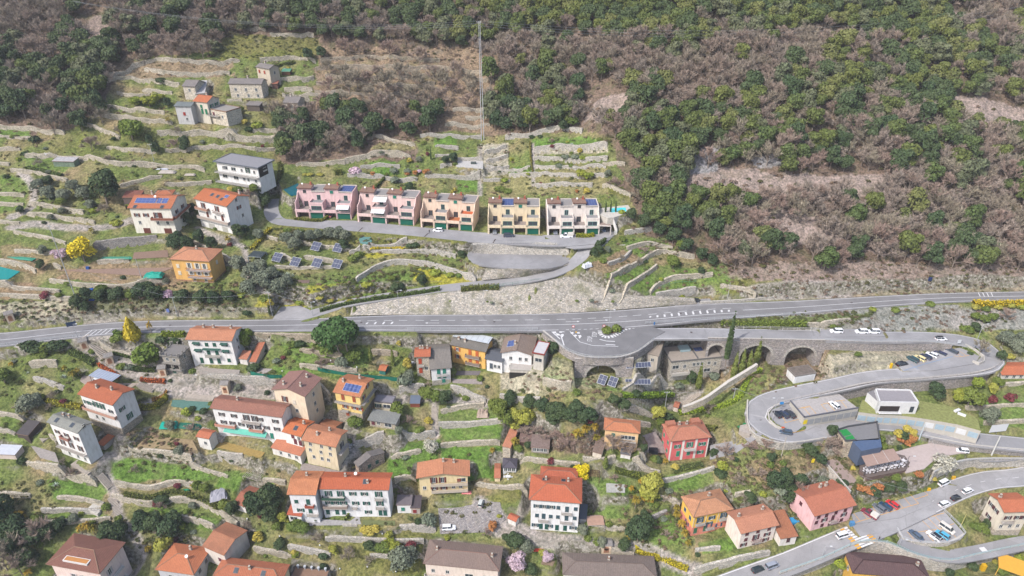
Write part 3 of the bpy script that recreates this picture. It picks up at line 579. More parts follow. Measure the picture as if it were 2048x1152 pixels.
house('hillside_house','white house with orange gable roof and dark gable windows below the modern villa',(416,452),(386,398),(453,414),'gx',ridge=377,wall=(244,242,238),roof=(214,104,62),old=.1,sh=BRN,wins=[('f',.72,'d',(.22,.66)),('f',.42,'e',(.3,.78)),('f',.42,'n',(.55,)),('r',.72,'w',(.5,)),('r',1.0,'n',(.45,)),('r',.4,'n',(.6,))],balc=[('f',.68,.0,.4,1.3,(150,110,100),(190,150,130)),('f',.68,.55,.85,1.,(150,110,100)),('f',.36,0,1.,1.3,(150,110,100),(190,175,165))],sky_=[(.36,.3),(.55,.28),(.72,.2)],pv=[(.78,.36,1.6,1.4)],doors=[('f',.35,3,2.2,(200,198,190)),('f',.78,2.8,2.2,(200,198,190))],chim=[(.85,.85)])
s=house('modern_villa','long white flat-roofed modern villa with a black sign panel on its side',(437,362),(431,323),(515,336),'flat',back=(454,308),wall=(240,240,238),rmat=plain((150,150,155),.9),soff=(105,112,122),ov=.9,wins=[('f',.66,'n',(.15,.6,.9)),('f',.66,'b',(.2,.4)),('f',.22,'b',(.15,.42)),('f',.22,'n',(.62,.72,.9)),('f',.66,'d',(.75,))],balc=[('f',.5,-.04,1.0,1.4,(120,125,130)),('f',.04,-.04,1.0,2.0,(120,125,130))])
m=MB();D_=s['D'];h_=s['h'];m.box(s['W']+.12,s['W']+.2,.3,D_*.62,h_*.5,h_*.96,plain((38,38,44),.4,var=0))
wt=plain((235,235,235),.5,var=0)
for i in range(6):m.box(s['W']+.2,s['W']+.24,D_*.3+i*.42,D_*.3+i*.42+.28,h_*.68,h_*.68+.6,wt)
for i in range(5):m.box(s['W']+.2,s['W']+.24,D_*.3+i*.42,D_*.3+i*.42+.34,h_*.86,h_*.86+.16,wt)
m.build('sign_panel',s['root'])
house('apartment_house','orange-yellow three-storey house with hipped tile roof and cluttered red balconies',(357,561),(337,519),(419,524),'hip',back=(441,498),wall=(238,188,112),roof=(222,134,96),old=.3,tan=.34,sh=(235,225,205),wins=[('f',.62,'c',(.14,)),('f',.3,'c',(.14,)),('f',.62,'d',(.45,.66,.85)),('f',.32,'d',(.45,.66,.85)),('r',.62,'c',(.5,)),('f',.02,'n',(.5,.8))],balc=[('f',.58,.38,1.0,1.3,(150,70,60)),('f',.26,.38,1.0,1.3,(150,70,60))],chim=[(.5,.6)],band=(.6,(190,150,120)))
house('roadside_mansion','big white mansion with orange roof and green shutters just below the main road',(390,727),(370,680),(464,683),'gx',ridge=658,wall=(246,244,242),roof=(220,128,92),old=.25,sh=(45,95,80),wins=[('f',.76,'w',(.18,.82)),('f',.74,'c',(.41,.59)),('f',.48,'w',(.18,.82)),('f',.4,'e',(.41,.6)),('f',.04,'e',(.2,.42,.6)),('f',.12,'c',(.84,)),('r',.7,'n',(.5,)),('r',.4,'n',(.5,))],balc=[('f',.36,.34,.68,1.2,(110,120,110))],chim=[(.22,.75),(.45,.75),(.86,.75)])
m=MB();s=HOUSES[-1]
for u,z in((.18,.9),(.82,.9),(.18,.62),(.82,.62),(.5,.66)):
 w_=1.2 if u!=.5 else 3;m.face([(u*s['W']-w_,-.05,z*s['h']),(u*s['W']+w_,-.05,z*s['h']),(u*s['W']+w_,-.9,z*s['h']-.35),(u*s['W']-w_,-.9,z*s['h']-.35)],plain((50,90,80),.8))
m.build('awning',s['root'])
s=house('stone_tower','grey stone belvedere tower with pinnacles and arched loggia beside the white mansion',(340,745),(322,711),(357,715),'flat',back=(340,690),wmat=stone((184,178,168),1.8,.1,name='tower_stone'),rmat=plain((135,132,130),.95),soff=(140,138,132),ov=.5,cat='tower',wins=[('f',.7,'n',(.28,.68)),('r',.7,'n',(.5,)),('f',.02,'e',(.5,))])
m=MB();st_=plain((150,146,140),.9);W_,D_,h_=s['W'],s['D'],s['h']
for i in range(4):
 for x,y in((W_*i/3,-.4),(W_*i/3,D_+.4),(-.4,D_*i/3),(W_+.4,D_*i/3)):m.box(x-.16,x+.16,y-.16,y+.16,h_+.4,h_+1.3,st_);m.box(x-.24,x+.24,y-.24,y+.24,h_+1.3,h_+1.42,st_)
m.build('pinnacles',s['root'])
m=MB()
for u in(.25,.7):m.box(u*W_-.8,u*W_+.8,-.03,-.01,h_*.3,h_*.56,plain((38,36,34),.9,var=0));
for u in(.0,.48,.95):m.tube((u*W_+.15,-.4,h_*.28),(u*W_+.15,-.4,h_*.6),.16,.16,st_,8)
m.box(-.2,W_+.2,-.65,-.05,h_*.58,h_*.64,st_);m.box(-.2,W_+.2,-.65,-.05,h_*.22,h_*.28,st_);m.build('loggia',s['root'])
house('gable_house','white house with red tiled roof and stone ground floor below the metal carport',(233,848),(154,789),(225,812),'gx',ridge=765,Zb=None,wall=(240,238,236),roof=(205,95,62),old=.1,sh=GRN,band=(2.6,(180,170,155)),wins=[('f',.72,'w',(.12,.3,.52)),('f',.72,'d',(.42,.62)),('f',.66,'b',(.85,)),('f',.3,'n',(.3,.5)),('r',.66,'w',(.3,)),('r',.3,'d',(.5,))],balc=[('f',.56,0,1.,1.,(150,120,110),(205,160,140))],chim=[(.32,.4),(.72,.5)])
house('slate_house','white house with grey slate roof and two skylights, turned towards the lake',(172,907),(92,845),(155,868),'gx',ridge=829,wall=(243,242,240),rmat=tiles((150,150,140),.35),soff=(110,105,98),sh=(110,80,70),wins=[('f',.7,'w',(.18,.5,.84)),('f',.36,'d',(.22,.52,.84)),('f',.06,'n',(.3,.6,.85)),('r',1.0,'n',(.5,))],balc=[('f',.3,.0,1.,1.1,(150,140,130)),('f',.64,.3,.6,1.,(150,110,100),(170,120,105))],sky_=[(.2,.22),(.72,.25)],chim=[(.25,.7),(.4,.8)])
house('long_tenement','long white tenement with brown tiled roof, balconies and a green awning',(437,866),(419,817),(564,836),'gx',ridge=797,wall=(244,244,243),roof=(176,104,88),old=.25,sh=(95,85,85),wins=[('f',.72,'w',(.12,.3,.68,.9)),('f',.68,'d',(.48,.6)),('f',.42,'w',(.12,.25,.38,.75,.9)),('f',.38,'d',(.5,.62)),('f',.08,'e',(.2,.32,.44,.56,.68,.8),TEAL)],balc=[('f',.36,0,.3,1.1,(170,120,100),(205,150,130)),('f',.64,.42,.68,1.1,(160,140,130)),('f',.34,.5,.7,1.1,(170,120,100),(205,150,130))],chim=[(.3,.6)])
m=MB();s=HOUSES[-1];m.face([(s['W']*.12,-.05,s['h']*.3),(s['W']*.74,-.05,s['h']*.3),(s['W']*.74,-1.6,s['h']*.22),(s['W']*.12,-1.6,s['h']*.22)],plain((110,195,175),.8));m.build('awning',s['root'])
house('gabled_house','tall beige house with brown sheet-tiled gable roof behind the long tenement',(615,841),(542,780),(610,795),'gy',back=(640,756),tan=.3,wall=(240,222,196),roof=(168,112,104),old=.05,sh=BRN,wins=[('f',.68,'d',(.32,)),('f',.68,'c',(.62,),(225,215,200)),('f',.42,'n',(.66,)),('f',.15,'n',(.72,)),('r',.75,'n',(.5,)),('r',.45,'n',(.5,)),('r',.2,'n',(.55,))],balc=[('f',.62,.05,.5,1.1,(160,150,145))],chim=[(.25,.2),(.7,.8),(.75,.3)])
house('terraced_house','white house with bright orange roof and blue skylight joined to the beige farmhouse',(568,889),(563,864),(602,875),'gx',ridge=842,wall=(244,243,240),roof=(228,108,62),old=.08,sh=MAR,wins=[('f',.66,'c',(.5,)),('f',.62,'n',(.85,)),('f',.25,'e',(.6,.9))],sky_=[(.55,.25)],chim=[(.8,.6)])
house('farmhouse','beige rendered farmhouse with mottled orange roof and side balcony',(612,922),(602,881),(672,896),'gx',ridge=857,wall=(228,214,182),roof=(218,126,88),old=.4,sh=(90,90,95),wins=[('f',.78,'n',(.2,.55,.82)),('f',.5,'n',(.16,.5,.8)),('f',.2,'n',(.24,.5,.7)),('r',.6,'d',(.5,))],balc=[('r',.55,.1,.9,1.2,(130,130,140))],chim=[(.35,.3),(.6,.7)])
house('yellow_house','tall yellow house with solar panels, brown shutters and grey balcony band',(678,830),(665,785),(721,796),'gx',ridge=757,wall=(244,214,140),roof=(218,122,80),old=.3,sh=(170,90,60),wins=[('f',.72,'e',(.3,.75)),('f',.38,'d',(.35,)),('f',.4,'w',(.72,.95)),('f',.06,'c',(.4,)),('r',.72,'w',(.25,)),('r',.95,'w',(.6,)),('r',.4,'n',(.5,))],balc=[('f',.64,-.03,1.03,1.1,(120,110,110)),('r',.64,0,1.0,1.1,(120,110,110)),('f',.3,.22,.48,1.,(120,120,120))],pv=[(.37+.15*i,.22,1.6,2.6)for i in range(4)],chim=[(.15,.4),(.6,.8)],band=(2.4,(190,180,165)))
house('flat_annex','low cream annex with grey flat roof and white stair beside the yellow house',(738,819),(747,804),(785,808),'flat',back=(757,790),wall=(240,228,200),rmat=plain((140,138,148),.9),soff=(120,115,118),ov=.2,cat='annex',wins=[('f',.35,'w',(.2,)),('f',.35,'b',(.68,))])
house('stone_annex','low stone outbuilding with sagging grey slab roof in front of the yellow house annex',(735,852),(734,841),(792,850),'shed',ridge=818,tan=.1,wmat=stone((200,190,172),2.2,.05),rmat=tiles((140,142,138),.3),soff=(100,98,92),cat='outbuilding',wins=[('f',.3,'c',(.14,),MAR),('f',.4,'n',(.35,)),('f',.3,'b',(.72,))])
house('red_roof_house','narrow stone house with red tile roof and white terrace above the olive tree',(833,752),(828,715),(861,714),'gx',ridge=700,wmat=stone((205,196,180),2.,.05),roof=(214,100,68),old=.08,sh=(190,80,50),wins=[('f',.62,'e',(.3,)),('f',.15,'e',(.3,)),('f',.3,'n',(.75,))],balc=[('f',.55,.1,.6,.9,(150,140,130))],chim=[(.3,.7),(.5,.7),(.85,.7)])
house('white_house','white house with big grey slab roof, green windows and stone ground floor',(864,771),(859,740),(904,736),'gx',ridge=700,wall=(243,243,243),rmat=tiles((140,130,122),.2),soff=(110,105,100),sh=TEAL,band=(2.,(190,185,172)),wins=[('f',.66,'e',(.38,.68)),('f',.4,'c',(.38,.68)),('f',.12,'c',(.62,))],balc=[('f',.6,.25,.85,1.,(180,180,185))])
house('ochre_house','ochre house with slate roof and pale metal ridge sheet below the main road',(907,724),(899,690),(972,705),'gx',ridge=670,wall=(246,196,112),rmat=tiles((128,120,112),.3),soff=(110,100,90),sh=(205,110,60),wins=[('f',.7,'w',(.17,)),('f',.62,'e',(.55,.76)),('f',.3,'w',(.17,)),('f',.22,'e',(.55,.76))],balc=[('f',.54,.42,.85,1.,(140,125,115),(150,135,125)),('f',.14,.42,.85,1.,(140,125,115),(150,135,125))],chim=[(.15,.3),(.35,.25)],grow=.8)
s=HOUSES[-1];m=MB();
zr=s['h']+.36*(s['D']/2+.55)
m.box(-.5,s['W']+.5,s['D']*.3,s['D']*.5+2.6,zr+.32,zr+.45,plain((215,222,228),.45,var=.1));
for i in range(7):m.box(s['W']*i/6-.03,s['W']*i/6+.03,s['D']*.3,s['D']*.5+2.6,zr+.45,zr+.5,plain((160,170,180),.5,var=0));m.tube((s['W']*i/6,s['D']*.4,zr-.3),(s['W']*i/6,s['D']*.4,zr+.33),.05,.05,plain((150,150,150),.5,var=0),5)
m.build('metal_sheet',s['roof'])
house('dark_roof_annex','low white annex with plain dark grey roof between the ochre and brown-roofed houses',(971,741),(969,718),(1006,725),'gx',ridge=700,wall=(243,243,243),rmat=plain((92,96,104),.8),soff=(90,92,98),cat='annex',wins=[('f',.25,'e',(.3,),(90,100,110)),('f',.35,'n',(.55,.8))],grow=.8)
house('brown_roof_house','white house with brown gable roof on a pillared undercroft near the junction',(1003,744),(1000,706),(1066,712),'gy',back=(1070,690),d=11,tan=.3,wall=(245,245,245),roof=(158,132,118),old=.1,sh=(130,110,100),wins=[('f',.66,'n',(.3,.62,.82)),('f',.25,'n',(.3,)),('f',.2,'d',(.62,.82))],chim=[(.4,.3)],pv=[(.25,.35,2.4,3.4)],grow=.8)
house('pillared_undercroft','open concrete undercroft with square pillars carrying a stone terrace',(1021,757),(1019,740),(1080,743),'flat',d=4.,wall=(205,198,188),rmat=plain((190,184,178),.9),soff=(200,195,186),ov=.15,cat='undercroft',pad=False,doors=[('f',.13,3,2.6,(60,58,56)),('f',.4,3,2.6,(60,58,56)),('f',.72,4,2.6,(60,58,56))])  # no doors: dark panels painted in for the shade of the open bays
house('red_trimmed_annex','tall annex with red-edged white flat roof at the side of the brown-roofed house',(1072,738),(1066,706),(1088,710),'flat',back=(1078,684),wall=(215,210,200),rmat=plain((210,208,210),.8),soff=(150,70,62),ov=.4,cat='annex',wins=[('f',.5,'b',(.5,)),('r',.5,'n',(.4,))],grow=.6)
house('concrete_house','beige concrete house wing with brown slab roof beside the curved road wall',(1318,737),(1273,703),(1318,713),'shed',back=(1341,692),d=9,tan=.08,wall=(205,196,182),rmat=plain((165,152,138),.95),soff=(150,140,128),cat='house wing',wins=[('f',.6,'n',(.75,)),('r',.6,'n',(.4,))],ov=.3)
s=house('stone_villa','flat-roofed stone villa with rooftop garden, skylight and solar panels beside the cypresses',(1345,762),(1342,725),(1445,715),'flat',back=(1350,693),wmat=stone((208,202,190),2.4,.05,name='ashlar'),rmat=plain((176,166,156),.95),soff=(120,118,116),ov=.2,wins=[('f',.62,'b',(.1,)),('f',.62,'n',(.28,)),('f',.68,'n',(.46,.54,.62,.76)),('f',.3,'b',(.74,)),('f',.62,'n',(.88,))],balc=[('f',.42,.0,.36,1.8,(200,200,200),(205,200,190))])
m=MB();M_=s['M'];W_,D_,h_=s['W'],s['D'],s['h']
m.box(W_*.28,W_*.48,D_*.55,D_*.9,h_+.3,h_+1.1,plain((170,195,200),.3,var=0));m.box(W_*.52,W_*.54,0.3,D_-.3,h_+.23,h_+.5,plain((110,110,112),.8));m.build('roof_light',s['root'])
m=MB();m.box(W_*.56,W_*.72,D_*.5,D_*.72,h_+.5,h_+.6,solarm());m.box(W_*.57,W_*.71,D_*.52,D_*.7,h_+.2,h_+.5,plain((120,120,125),.6));m.build('solar_panel',s['root'])
house('peach_house','peach two-storey house with hipped orange roof and wide white window',(1209,889),(1207,860),(1281,868),'hip',ridge=842,wall=(244,206,156),roof=(224,122,82),old=.1,tan=.36,sh=(60,120,105),wins=[('f',.58,'c',(.25,)),('f',.14,'c',(.25,)),('f',.5,'b',(.6,.8)),('f',.05,'n',(.9,))],balc=[('f',.4,.48,.95,.7,(200,190,180))])
s=house('pink_villa','coral pink villa with white corner bands, green shutters and complex red roof',(1341,922),(1341,884),(1424,875),'hip',back=(1317,849),wall=(232,118,118),roof=(214,118,92),old=.15,tan=.4,sh=(60,150,120),wins=[('f',.6,'w',(.18,)),('f',.58,'d',(.5,)),('f',.6,'w',(.82,)),('f',.2,'w',(.82,)),('f',.2,'e',(.22,.5)),('l',.6,'c',(.2,.7)),('l',.2,'c',(.2,.7)),('f',.6,'n',(.9,))],balc=[('f',.52,.36,.66,1.2,(220,220,215))],chim=[(.35,.75),(.55,.75)])
m=MB()
for x in(0,.33,.67,1):m.box(x*s['W']-.35*(x>0)-.02,x*s['W']+.35*(x<1)+.02,-.05,.3,-1,s['h']-.05,stucco((245,240,232)))
m.build('corner_band',s['root'])
m=MB();rr=tiles((214,118,92),.15)
for(x0,x1,y0,y1,t)in((.02,.26,.72,.98,1.1),(.68,.92,.7,.98,1.1)):m.box(x0*s['W'],x1*s['W'],y0*s['D'],y1*s['D'],s['h']+1.,s['h']+1.9,rr)
m.build('dormer',s['roof'])
house('gable_villa','cream villa with brown shutters under a broad orange gable, right of the lawn terraces',(845,988),(832,958),(940,953),'gy',back=(939,921),tan=.18,wall=(246,226,178),roof=(228,134,94),old=.15,ov=.8,sh=(120,60,50),wins=[('f',.62,'d',(.3,.48)),('f',.62,'c',(.82,),(150,90,70)),('f',.62,'b',(.88,)),('f',.22,'w',(.3,.5)),('f',.25,'n',(.1,.7,.85))],balc=[('f',.54,.24,1.0,1.1,(200,190,180),(215,200,180)),('f',.16,.24,1.,1.1,(200,190,180),(215,200,180))],chim=[(.5,.85),(.72,.85)])
house('long_row_house','long white row house with patched orange roofs, green shutters and balconies',(640,1031),(634,979),(778,981),'gx',ridge=955,wall=(246,246,248),roof=(218,92,58),old=.12,sh=(50,100,90),wins=[('f',.72,'d',(.12,.3)),('f',.76,'w',(.48,.65)),('f',.72,'d',(.86,)),('f',.42,'w',(.1,.2,.32,.5,.66)),('f',.4,'d',(.86,)),('f',.06,'e',(.06,.2,.3)),('f',.1,'w',(.67,)),('f',.04,'e',(.85,.92))],balc=[('f',.66,.02,.36,1.2,(50,100,90),(60,95,80)),('f',.36,.02,.38,1.3,(190,180,170),(165,150,140)),('f',.34,.8,.92,1.,(160,150,140)),('f',.66,.8,.92,1.,(160,150,140)),('f',.32,.44,.52,.9,(160,150,140))],sky_=[(.66,.3)],chim=[(.7,.25),(.35,.6)],dish=(.5,.7))
house('row_house_wing','white wing with mottled orange roof at the near end of the long row house',(578,1048),(573,990),(632,991),'gx',ridge=957,wall=(246,246,248),roof=(226,124,78),old=.6,sh=(50,100,90),wins=[('f',.7,'c',(.22,)),('f',.66,'e',(.68,)),('f',.42,'w',(.32,)),('f',.38,'e',(.7,))],balc=[('f',.6,.55,.9,.9,(150,80,60),(175,90,70)),('f',.34,.55,1.,1.0,(170,160,150))],chim=[(.5,.7)],cat='house wing')
house('tiled_annex','small white annex with red pantiled roof at the foot of the row house wing',(577,1049),(573,1030),(603,1034),'shed',ridge=1012,tan=.25,wall=(244,243,240),roof=(206,84,60),old=.05,cat='annex',wins=[('f',.5,'b',(.4,))],ov=.35)
house('grey_roof_annex','low white annex with grey roof and green shutter attached to the long row house',(795,1026),(792,1011),(823,1011),'shed',ridge=991,tan=.2,wall=(240,240,240),rmat=plain((120,112,116),.9),cat='annex',sh=TEAL,wins=[('f',.3,'c',(.4,))],ov=.25)
house('dark_shed','small shed with dark roof at the end of the row house annex',(822,1028),(820,1017),(841,1017),'shed',d=4,tan=.15,wall=(190,180,170),rmat=plain((88,80,84),.9),cat='shed',wins=[('f',.2,'c',(.4,),(150,60,60))],ov=.25)
s=house('great_white_villa','tall white villa with large bright red hipped roof and three rows of grey shutters',(1062,1058),(1057,1000),(1164,1008),'hip',back=(1163,956),wall=(248,248,248),roof=(226,98,66),old=.05,tan=.34,ov=.7,sh=(70,95,105),wins=[('f',.72,'w',(.13,.28,.43)),('f',.72,'c',(.57,.93)),('f',.66,'e',(.75,)),('f',.42,'c',(.13,.42,.57,.92)),('f',.38,'e',(.27,.75)),('f',.1,'w',(.1,.4,.9)),('f',.04,'e',(.22,.34,.56,.73),(35,90,80)),('r',.5,'n',(.5,))],balc=[('f',.62,.64,.86,.9,(150,140,135)),('f',.33,.16,.38,.9,(150,140,135)),('f',.33,.62,.88,.9,(150,140,135))],chim=[(.28,.75),(.75,.75)],sky_=[(.25,.78),(.65,.8)])
m=MB();m.box(s['W']*.18,s['W']*.92,s['D']-.1,s['D']+4,-1,s['h'],stucco((240,238,232)));m.build('rear_wing',s['root'])
build_roof(s['root'],s,'hip',.3,.5,tiles((214,92,64),.05),plain((150,110,95),.8,var=0),'rear_roof',x0=s['W']*.18,x1=s['W']*.92,y0=s['D']+.6,y1=s['D']+4)
house('slate_annex','narrow dark-slate lean-to against the right side of the great white villa',(1160,1050),(1158,1038),(1173,1040),'shed',back=(1173,1012),tan=.12,wall=(240,240,240),rmat=plain((96,104,116),.7),cat='annex',ov=.15)
house('two_tone_house','yellow house with pink ground floor and mottled orange hipped roof',(1385,1072),(1387,1036),(1468,1019),'hip',back=(1363,993),wall=(248,200,92),roof=(222,140,98),old=.45,tan=.38,sh=(60,95,120),wins=[('f',.62,'d',(.18,)),('f',.66,'w',(.5,)),('f',.62,'d',(.82,)),('f',.28,'d',(.46,)),('f',.2,'w',(.74,)),('f',.12,'e',(.1,.36),(60,120,90)),('l',.6,'c',(.3,.75)),('l',.22,'w',(.6,))],balc=[('f',.56,.06,.32,.9,(150,150,155)),('f',.58,.7,.94,.9,(150,150,155)),('f',.24,.36,.6,.9,(150,140,135))],chim=[(.6,.7)])
s=HOUSES[-1];m=MB();m.box(-.04,s['W']+.04,-.05,s['D']+.04,-2,s['h']*.42,stucco((236,150,130)));
for i in range(3):m.box(s['W']*.33*i,s['W']*.33*i+.2,-.07,0.,s['h']*.42,s['h']-.1,stucco((240,225,200)))
m.build('lower_wall',s['root'])
house('rose_white_house','white-pink house with orange roof, maroon shutters and vine terrace above the lower road',(1476,1098),(1482,1069),(1559,1051),'gx',ridge=1039,wall=(244,232,222),roof=(222,132,100),old=.12,sh=(110,60,65),wins=[('f',.74,'c',(.17,.48,.8)),('f',.4,'c',(.17,)),('f',.42,'w',(.78,)),('f',.34,'d',(.46,)),('f',.1,'w',(.14,.78)),('f',.06,'e',(.44,))],balc=[('f',.3,.34,.6,.9,(150,90,85))],chim=[(.12,.6),(.85,.7)])
house('tiled_garage','low garage with brown tiled roof squeezed between the white-pink and pink houses',(1562,1092),(1561,1079),(1597,1073),'shed',back=(1555,1034),d=8,tan=.2,wall=(240,234,226),roof=(196,110,76),old=.1,cat='garage',ov=.3,wins=[('f',.35,'e',(.5,),(90,60,60))])
house('pink_house','pale pink house with orange roof and maroon shutters beside the lower parking bays',(1625,1062),(1629,1034),(1714,1011),'gx',ridge=997,wall=(246,200,202),roof=(216,112,86),old=.12,sh=(100,50,60),wins=[('f',.7,'c',(.12,)),('f',.66,'e',(.32,.8)),('f',.68,'c',(.56,)),('f',.38,'c',(.1,)),('f',.4,'w',(.3,.8)),('f',.34,'e',(.52,)),('f',.08,'c',(.28,.78)),('f',.02,'e',(.48,)),('l',.7,'c',(.4,))],balc=[('f',.3,.42,.64,.9,(160,120,120))],chim=[(.55,.8),(.7,.8)],grow=.6)
house('corner_house','cream house with orange gable roof at the right edge above the side lane',(1998,1070),(2008,1026),(2068,1024),'gx',ridge=1000,wall=(234,224,206),roof=(226,108,72),old=.12,sh=(95,60,65),wins=[('f',.66,'w',(.25,.62,.9)),('f',.3,'n',(.15,.5,.8)),('l',.7,'w',(.25,.6)),('l',.3,'w',(.4,))],balc=[('f',.58,.05,.5,.9,(150,140,135))],chim=[(.15,.7)],band=(2.,(200,190,175)),grow=.8)
house('purple_roof_house','house with dark purple-brown hipped roof below the curved road wall',(1708,1178),(1705,1147),(1862,1160),'hip',ridge=1118,Zb=14.5,wall=(240,190,90),roof=(112,78,80),old=.03,tan=.36,soff=(70,50,50),wins=[('f',.5,'n',(.2,.5,.8)),('l',.6,'n',(.5,))],chim=[(.9,.5)],grow=2.5)
house('brown_villa','large villa with grey-brown hipped roof and white balconies below the car court',(850,1160),(846,1128),(999,1143),'hip',ridge=1096,Zb=None,wall=(242,226,214),roof=(148,120,110),old=.08,tan=.36,soff=(140,110,100),wins=[('f',.5,'n',(.1,.3)),('f',.4,'b',(.6,.85)),('r',.5,'n',(.5,))],balc=[('f',.3,-.02,.38,1.2,(235,235,235),(238,232,228)),('f',.3,.72,1.,1.2,(235,235,235),(238,232,228))],chim=[(.13,.5),(.9,.45)],grow=.8)
house('grey_hip_house','long house with plain grey-brown hipped roofs beside the cobbled lane',(1135,1172),(1125,1150),(1315,1158),'hip',ridge=1122,Zb=None,wall=(230,220,210),roof=(140,120,112),old=.05,tan=.3,soff=(120,105,98),chim=[(.5,.7)],grow=.5)
s=house('veranda_villa','villa with red-brown hipped roof, sunken roof terrace and white balconies',(215,1178),(91,1129),(199,1149),'hip',back=(247,1084),wall=(244,222,214),roof=(150,88,76),old=.1,tan=.36,ov=.8,sh=(200,190,190),wins=[('f',.6,'w',(.4,.6,.8)),('r',.6,'d',(.3,)),('r',.2,'d',(.3,))],balc=[('r',.5,.1,.7,1.2,(235,235,240)),('r',.15,.1,.7,1.2,(235,235,240)),('f',.5,.0,.35,1.4,(235,235,240))])
m=MB();m.box(s['W']*.25,s['W']*.75,s['D']*.06,s['D']*.24,s['h']+.35,s['h']+1.25,plain((235,232,228),.7));m.box(s['W']*.27,s['W']*.73,s['D']*.08,s['D']*.22,s['h']+1.25,s['h']+1.27,plain((200,140,80),.7));m.build('roof_terrace',s['roof'])
house('terracotta_villa','grey-walled villa with terracotta multi-pitched roof and small satellite dishes',(392,1168),(309,1140),(388,1151),'hip',back=(416,1095),wall=(205,205,210),roof=(222,114,74),old=.06,tan=.4,sh=(120,120,125),wins=[('r',.6,'c',(.3,.7)),('f',.5,'n',(.3,.7))],chim=[(.6,.8)],dish=(.7,.4))
house('tile_garage','low outbuilding with weathered brown tiled roof next to the terracotta villa',(450,1122),(404,1093),(448,1112),'gx',back=(467,1094),d=9,tan=.3,wall=(225,215,205),roof=(196,112,80),old=.5,cat='outbuilding',wins=[('f',.4,'c',(.7,),MAR)],ov=.35,grow=.6)
house('pyramid_roof_house','house under a broad pyramid roof of red-brown tiles at the lower edge',(450,1185),(425,1152),(562,1168),'hip',back=(562,1127),wall=(240,220,180),roof=(206,104,72),old=.1,tan=.42,sky_=[(.3,.25),(.72,.25)],chim=[(.5,.4)],grow=.6)
s=house('terrace_roof_building','flat brown boarded roof terrace with a row of grey vent cowls',(585,1175),(578,1160),(650,1168),'flat',back=(584,1133),wall=(200,190,180),rmat=plain((150,120,100),.9),soff=(90,84,82),ov=.1,cat='building',grow=.5)
for i in range(5):
 m=MB();m.tube((s['W']*(.1+.2*i),s['D']*.93,s['h']+.2),(s['W']*(.1+.2*i),s['D']*.93,s['h']+1.0),.22,.22,plain((190,195,200),.4,var=0),8);m.tube((s['W']*(.1+.2*i),s['D']*.93,s['h']+1.),(s['W']*(.1+.2*i),s['D']*.93,s['h']+1.5),.38,.38,plain((200,205,210),.4,var=0),8);m.build('vent_cowl',s['root'])
ST=stone((222,214,198),2.2,.05,name='rubble');GR=tiles((138,128,125),.3)
house('stone_cottage','stone house with grey gable roof standing highest in the upper hamlet',(517,158),(510,134),(538,139),'gx',ridge=126,wmat=stucco((208,196,176)),rmat=GR,soff=(105,98,92),sh=(165,70,55),tan=.4,wins=[('f',.55,'c',(.2,.6)),('r',.5,'n',(.5,))],ov=.4,grow=.8,chim=[(.3,.6)])
house('long_stone_barn','long stone barn with grey slab roof in the middle of the upper hamlet',(461,196),(455,168),(523,169),'gx',ridge=157,wmat=ST,rmat=GR,soff=(105,98,92),tan=.4,wins=[('f',.5,'n',(.18,.5,.82)),('f',.08,'n',(.22,.55,.85))],ov=.4,grow=.8,chim=[(.5,.6)])
house('ruined_barn','roofless-looking stone barn with pale slab roofs at the hamlet edge',(367,199),(363,173),(390,174),'gx',ridge=160,wmat=ST,rmat=GR,tan=.4,wins=[('f',.6,'n',(.5,))],ov=.35,grow=.8,soff=(105,98,92))
house('slab_roof_shed','stone shed with one pale grey sloping slab roof beside the ruined barn',(393,200),(389,188),(410,187),'shed',ridge=162,tan=.35,wmat=ST,rmat=plain((186,184,186),.9),ov=.3,cat='shed',grow=.6,soff=(150,148,145))
house('orange_roof_cottage','white cottage with orange roof and green shutters in the upper hamlet',(404,245),(385,203),(414,206),'gx',ridge=190,wmat=stucco((222,214,198)),roof=(218,106,66),old=.1,tan=.42,sh=(50,130,95),wins=[('f',.72,'c',(.5,)),('f',.45,'e',(.5,.8)),('r',.72,'w',(.3,.7)),('r',.4,'n',(.5,))],ov=.4,grow=.8,chim=[(.3,.8)])
house('stone_wing','flat stone wing with balcony terraces stepping down beside the orange-roofed cottage',(424,246),(414,218),(452,225),'flat',d=8,wmat=ST,rmat=plain((160,155,150),.9),ov=.1,cat='house wing',sh=MAR,wins=[('f',.5,'e',(.3,)),('f',.5,'n',(.75,))],grow=.8,balc=[('f',.62,0,.6,1.1,(120,120,120))])
house('grey_roof_tower','narrow grey house with slate roof and a single red shutter',(357,248),(347,213),(382,214),'gx',ridge=204,wmat=stucco((202,202,202)),rmat=tiles((120,130,130),.2),tan=.3,sh=(170,60,50),wins=[('f',.5,'c',(.5,)),('f',.2,'n',(.6,))],ov=.4,grow=.8,soff=(100,104,104))
house('small_stone_house','small stone house with grey gable roof at the right edge of the hamlet',(570,226),(565,206),(596,207),'gx',ridge=193,wmat=ST,rmat=GR,tan=.4,wins=[('f',.5,'n',(.55,))],ov=.35,grow=.8,soff=(105,98,92),chim=[(.3,.5)])
house('open_shed','low grey-roofed open shed below the long stone barn',(494,222),(491,211),(519,212),'shed',ridge=203,tan=.2,wmat=plain((110,100,92),.9),rmat=GR,ov=.3,cat='shed',grow=.5,soff=(105,98,92))
house('lean_to_shed','rusty brown lean-to shed between the hamlet houses',(543,178),(541,168),(555,168),'shed',ridge=163,tan=.2,wmat=plain((120,90,80),.9),rmat=plain((170,110,90),.9),ov=.25,cat='shed',grow=.5)
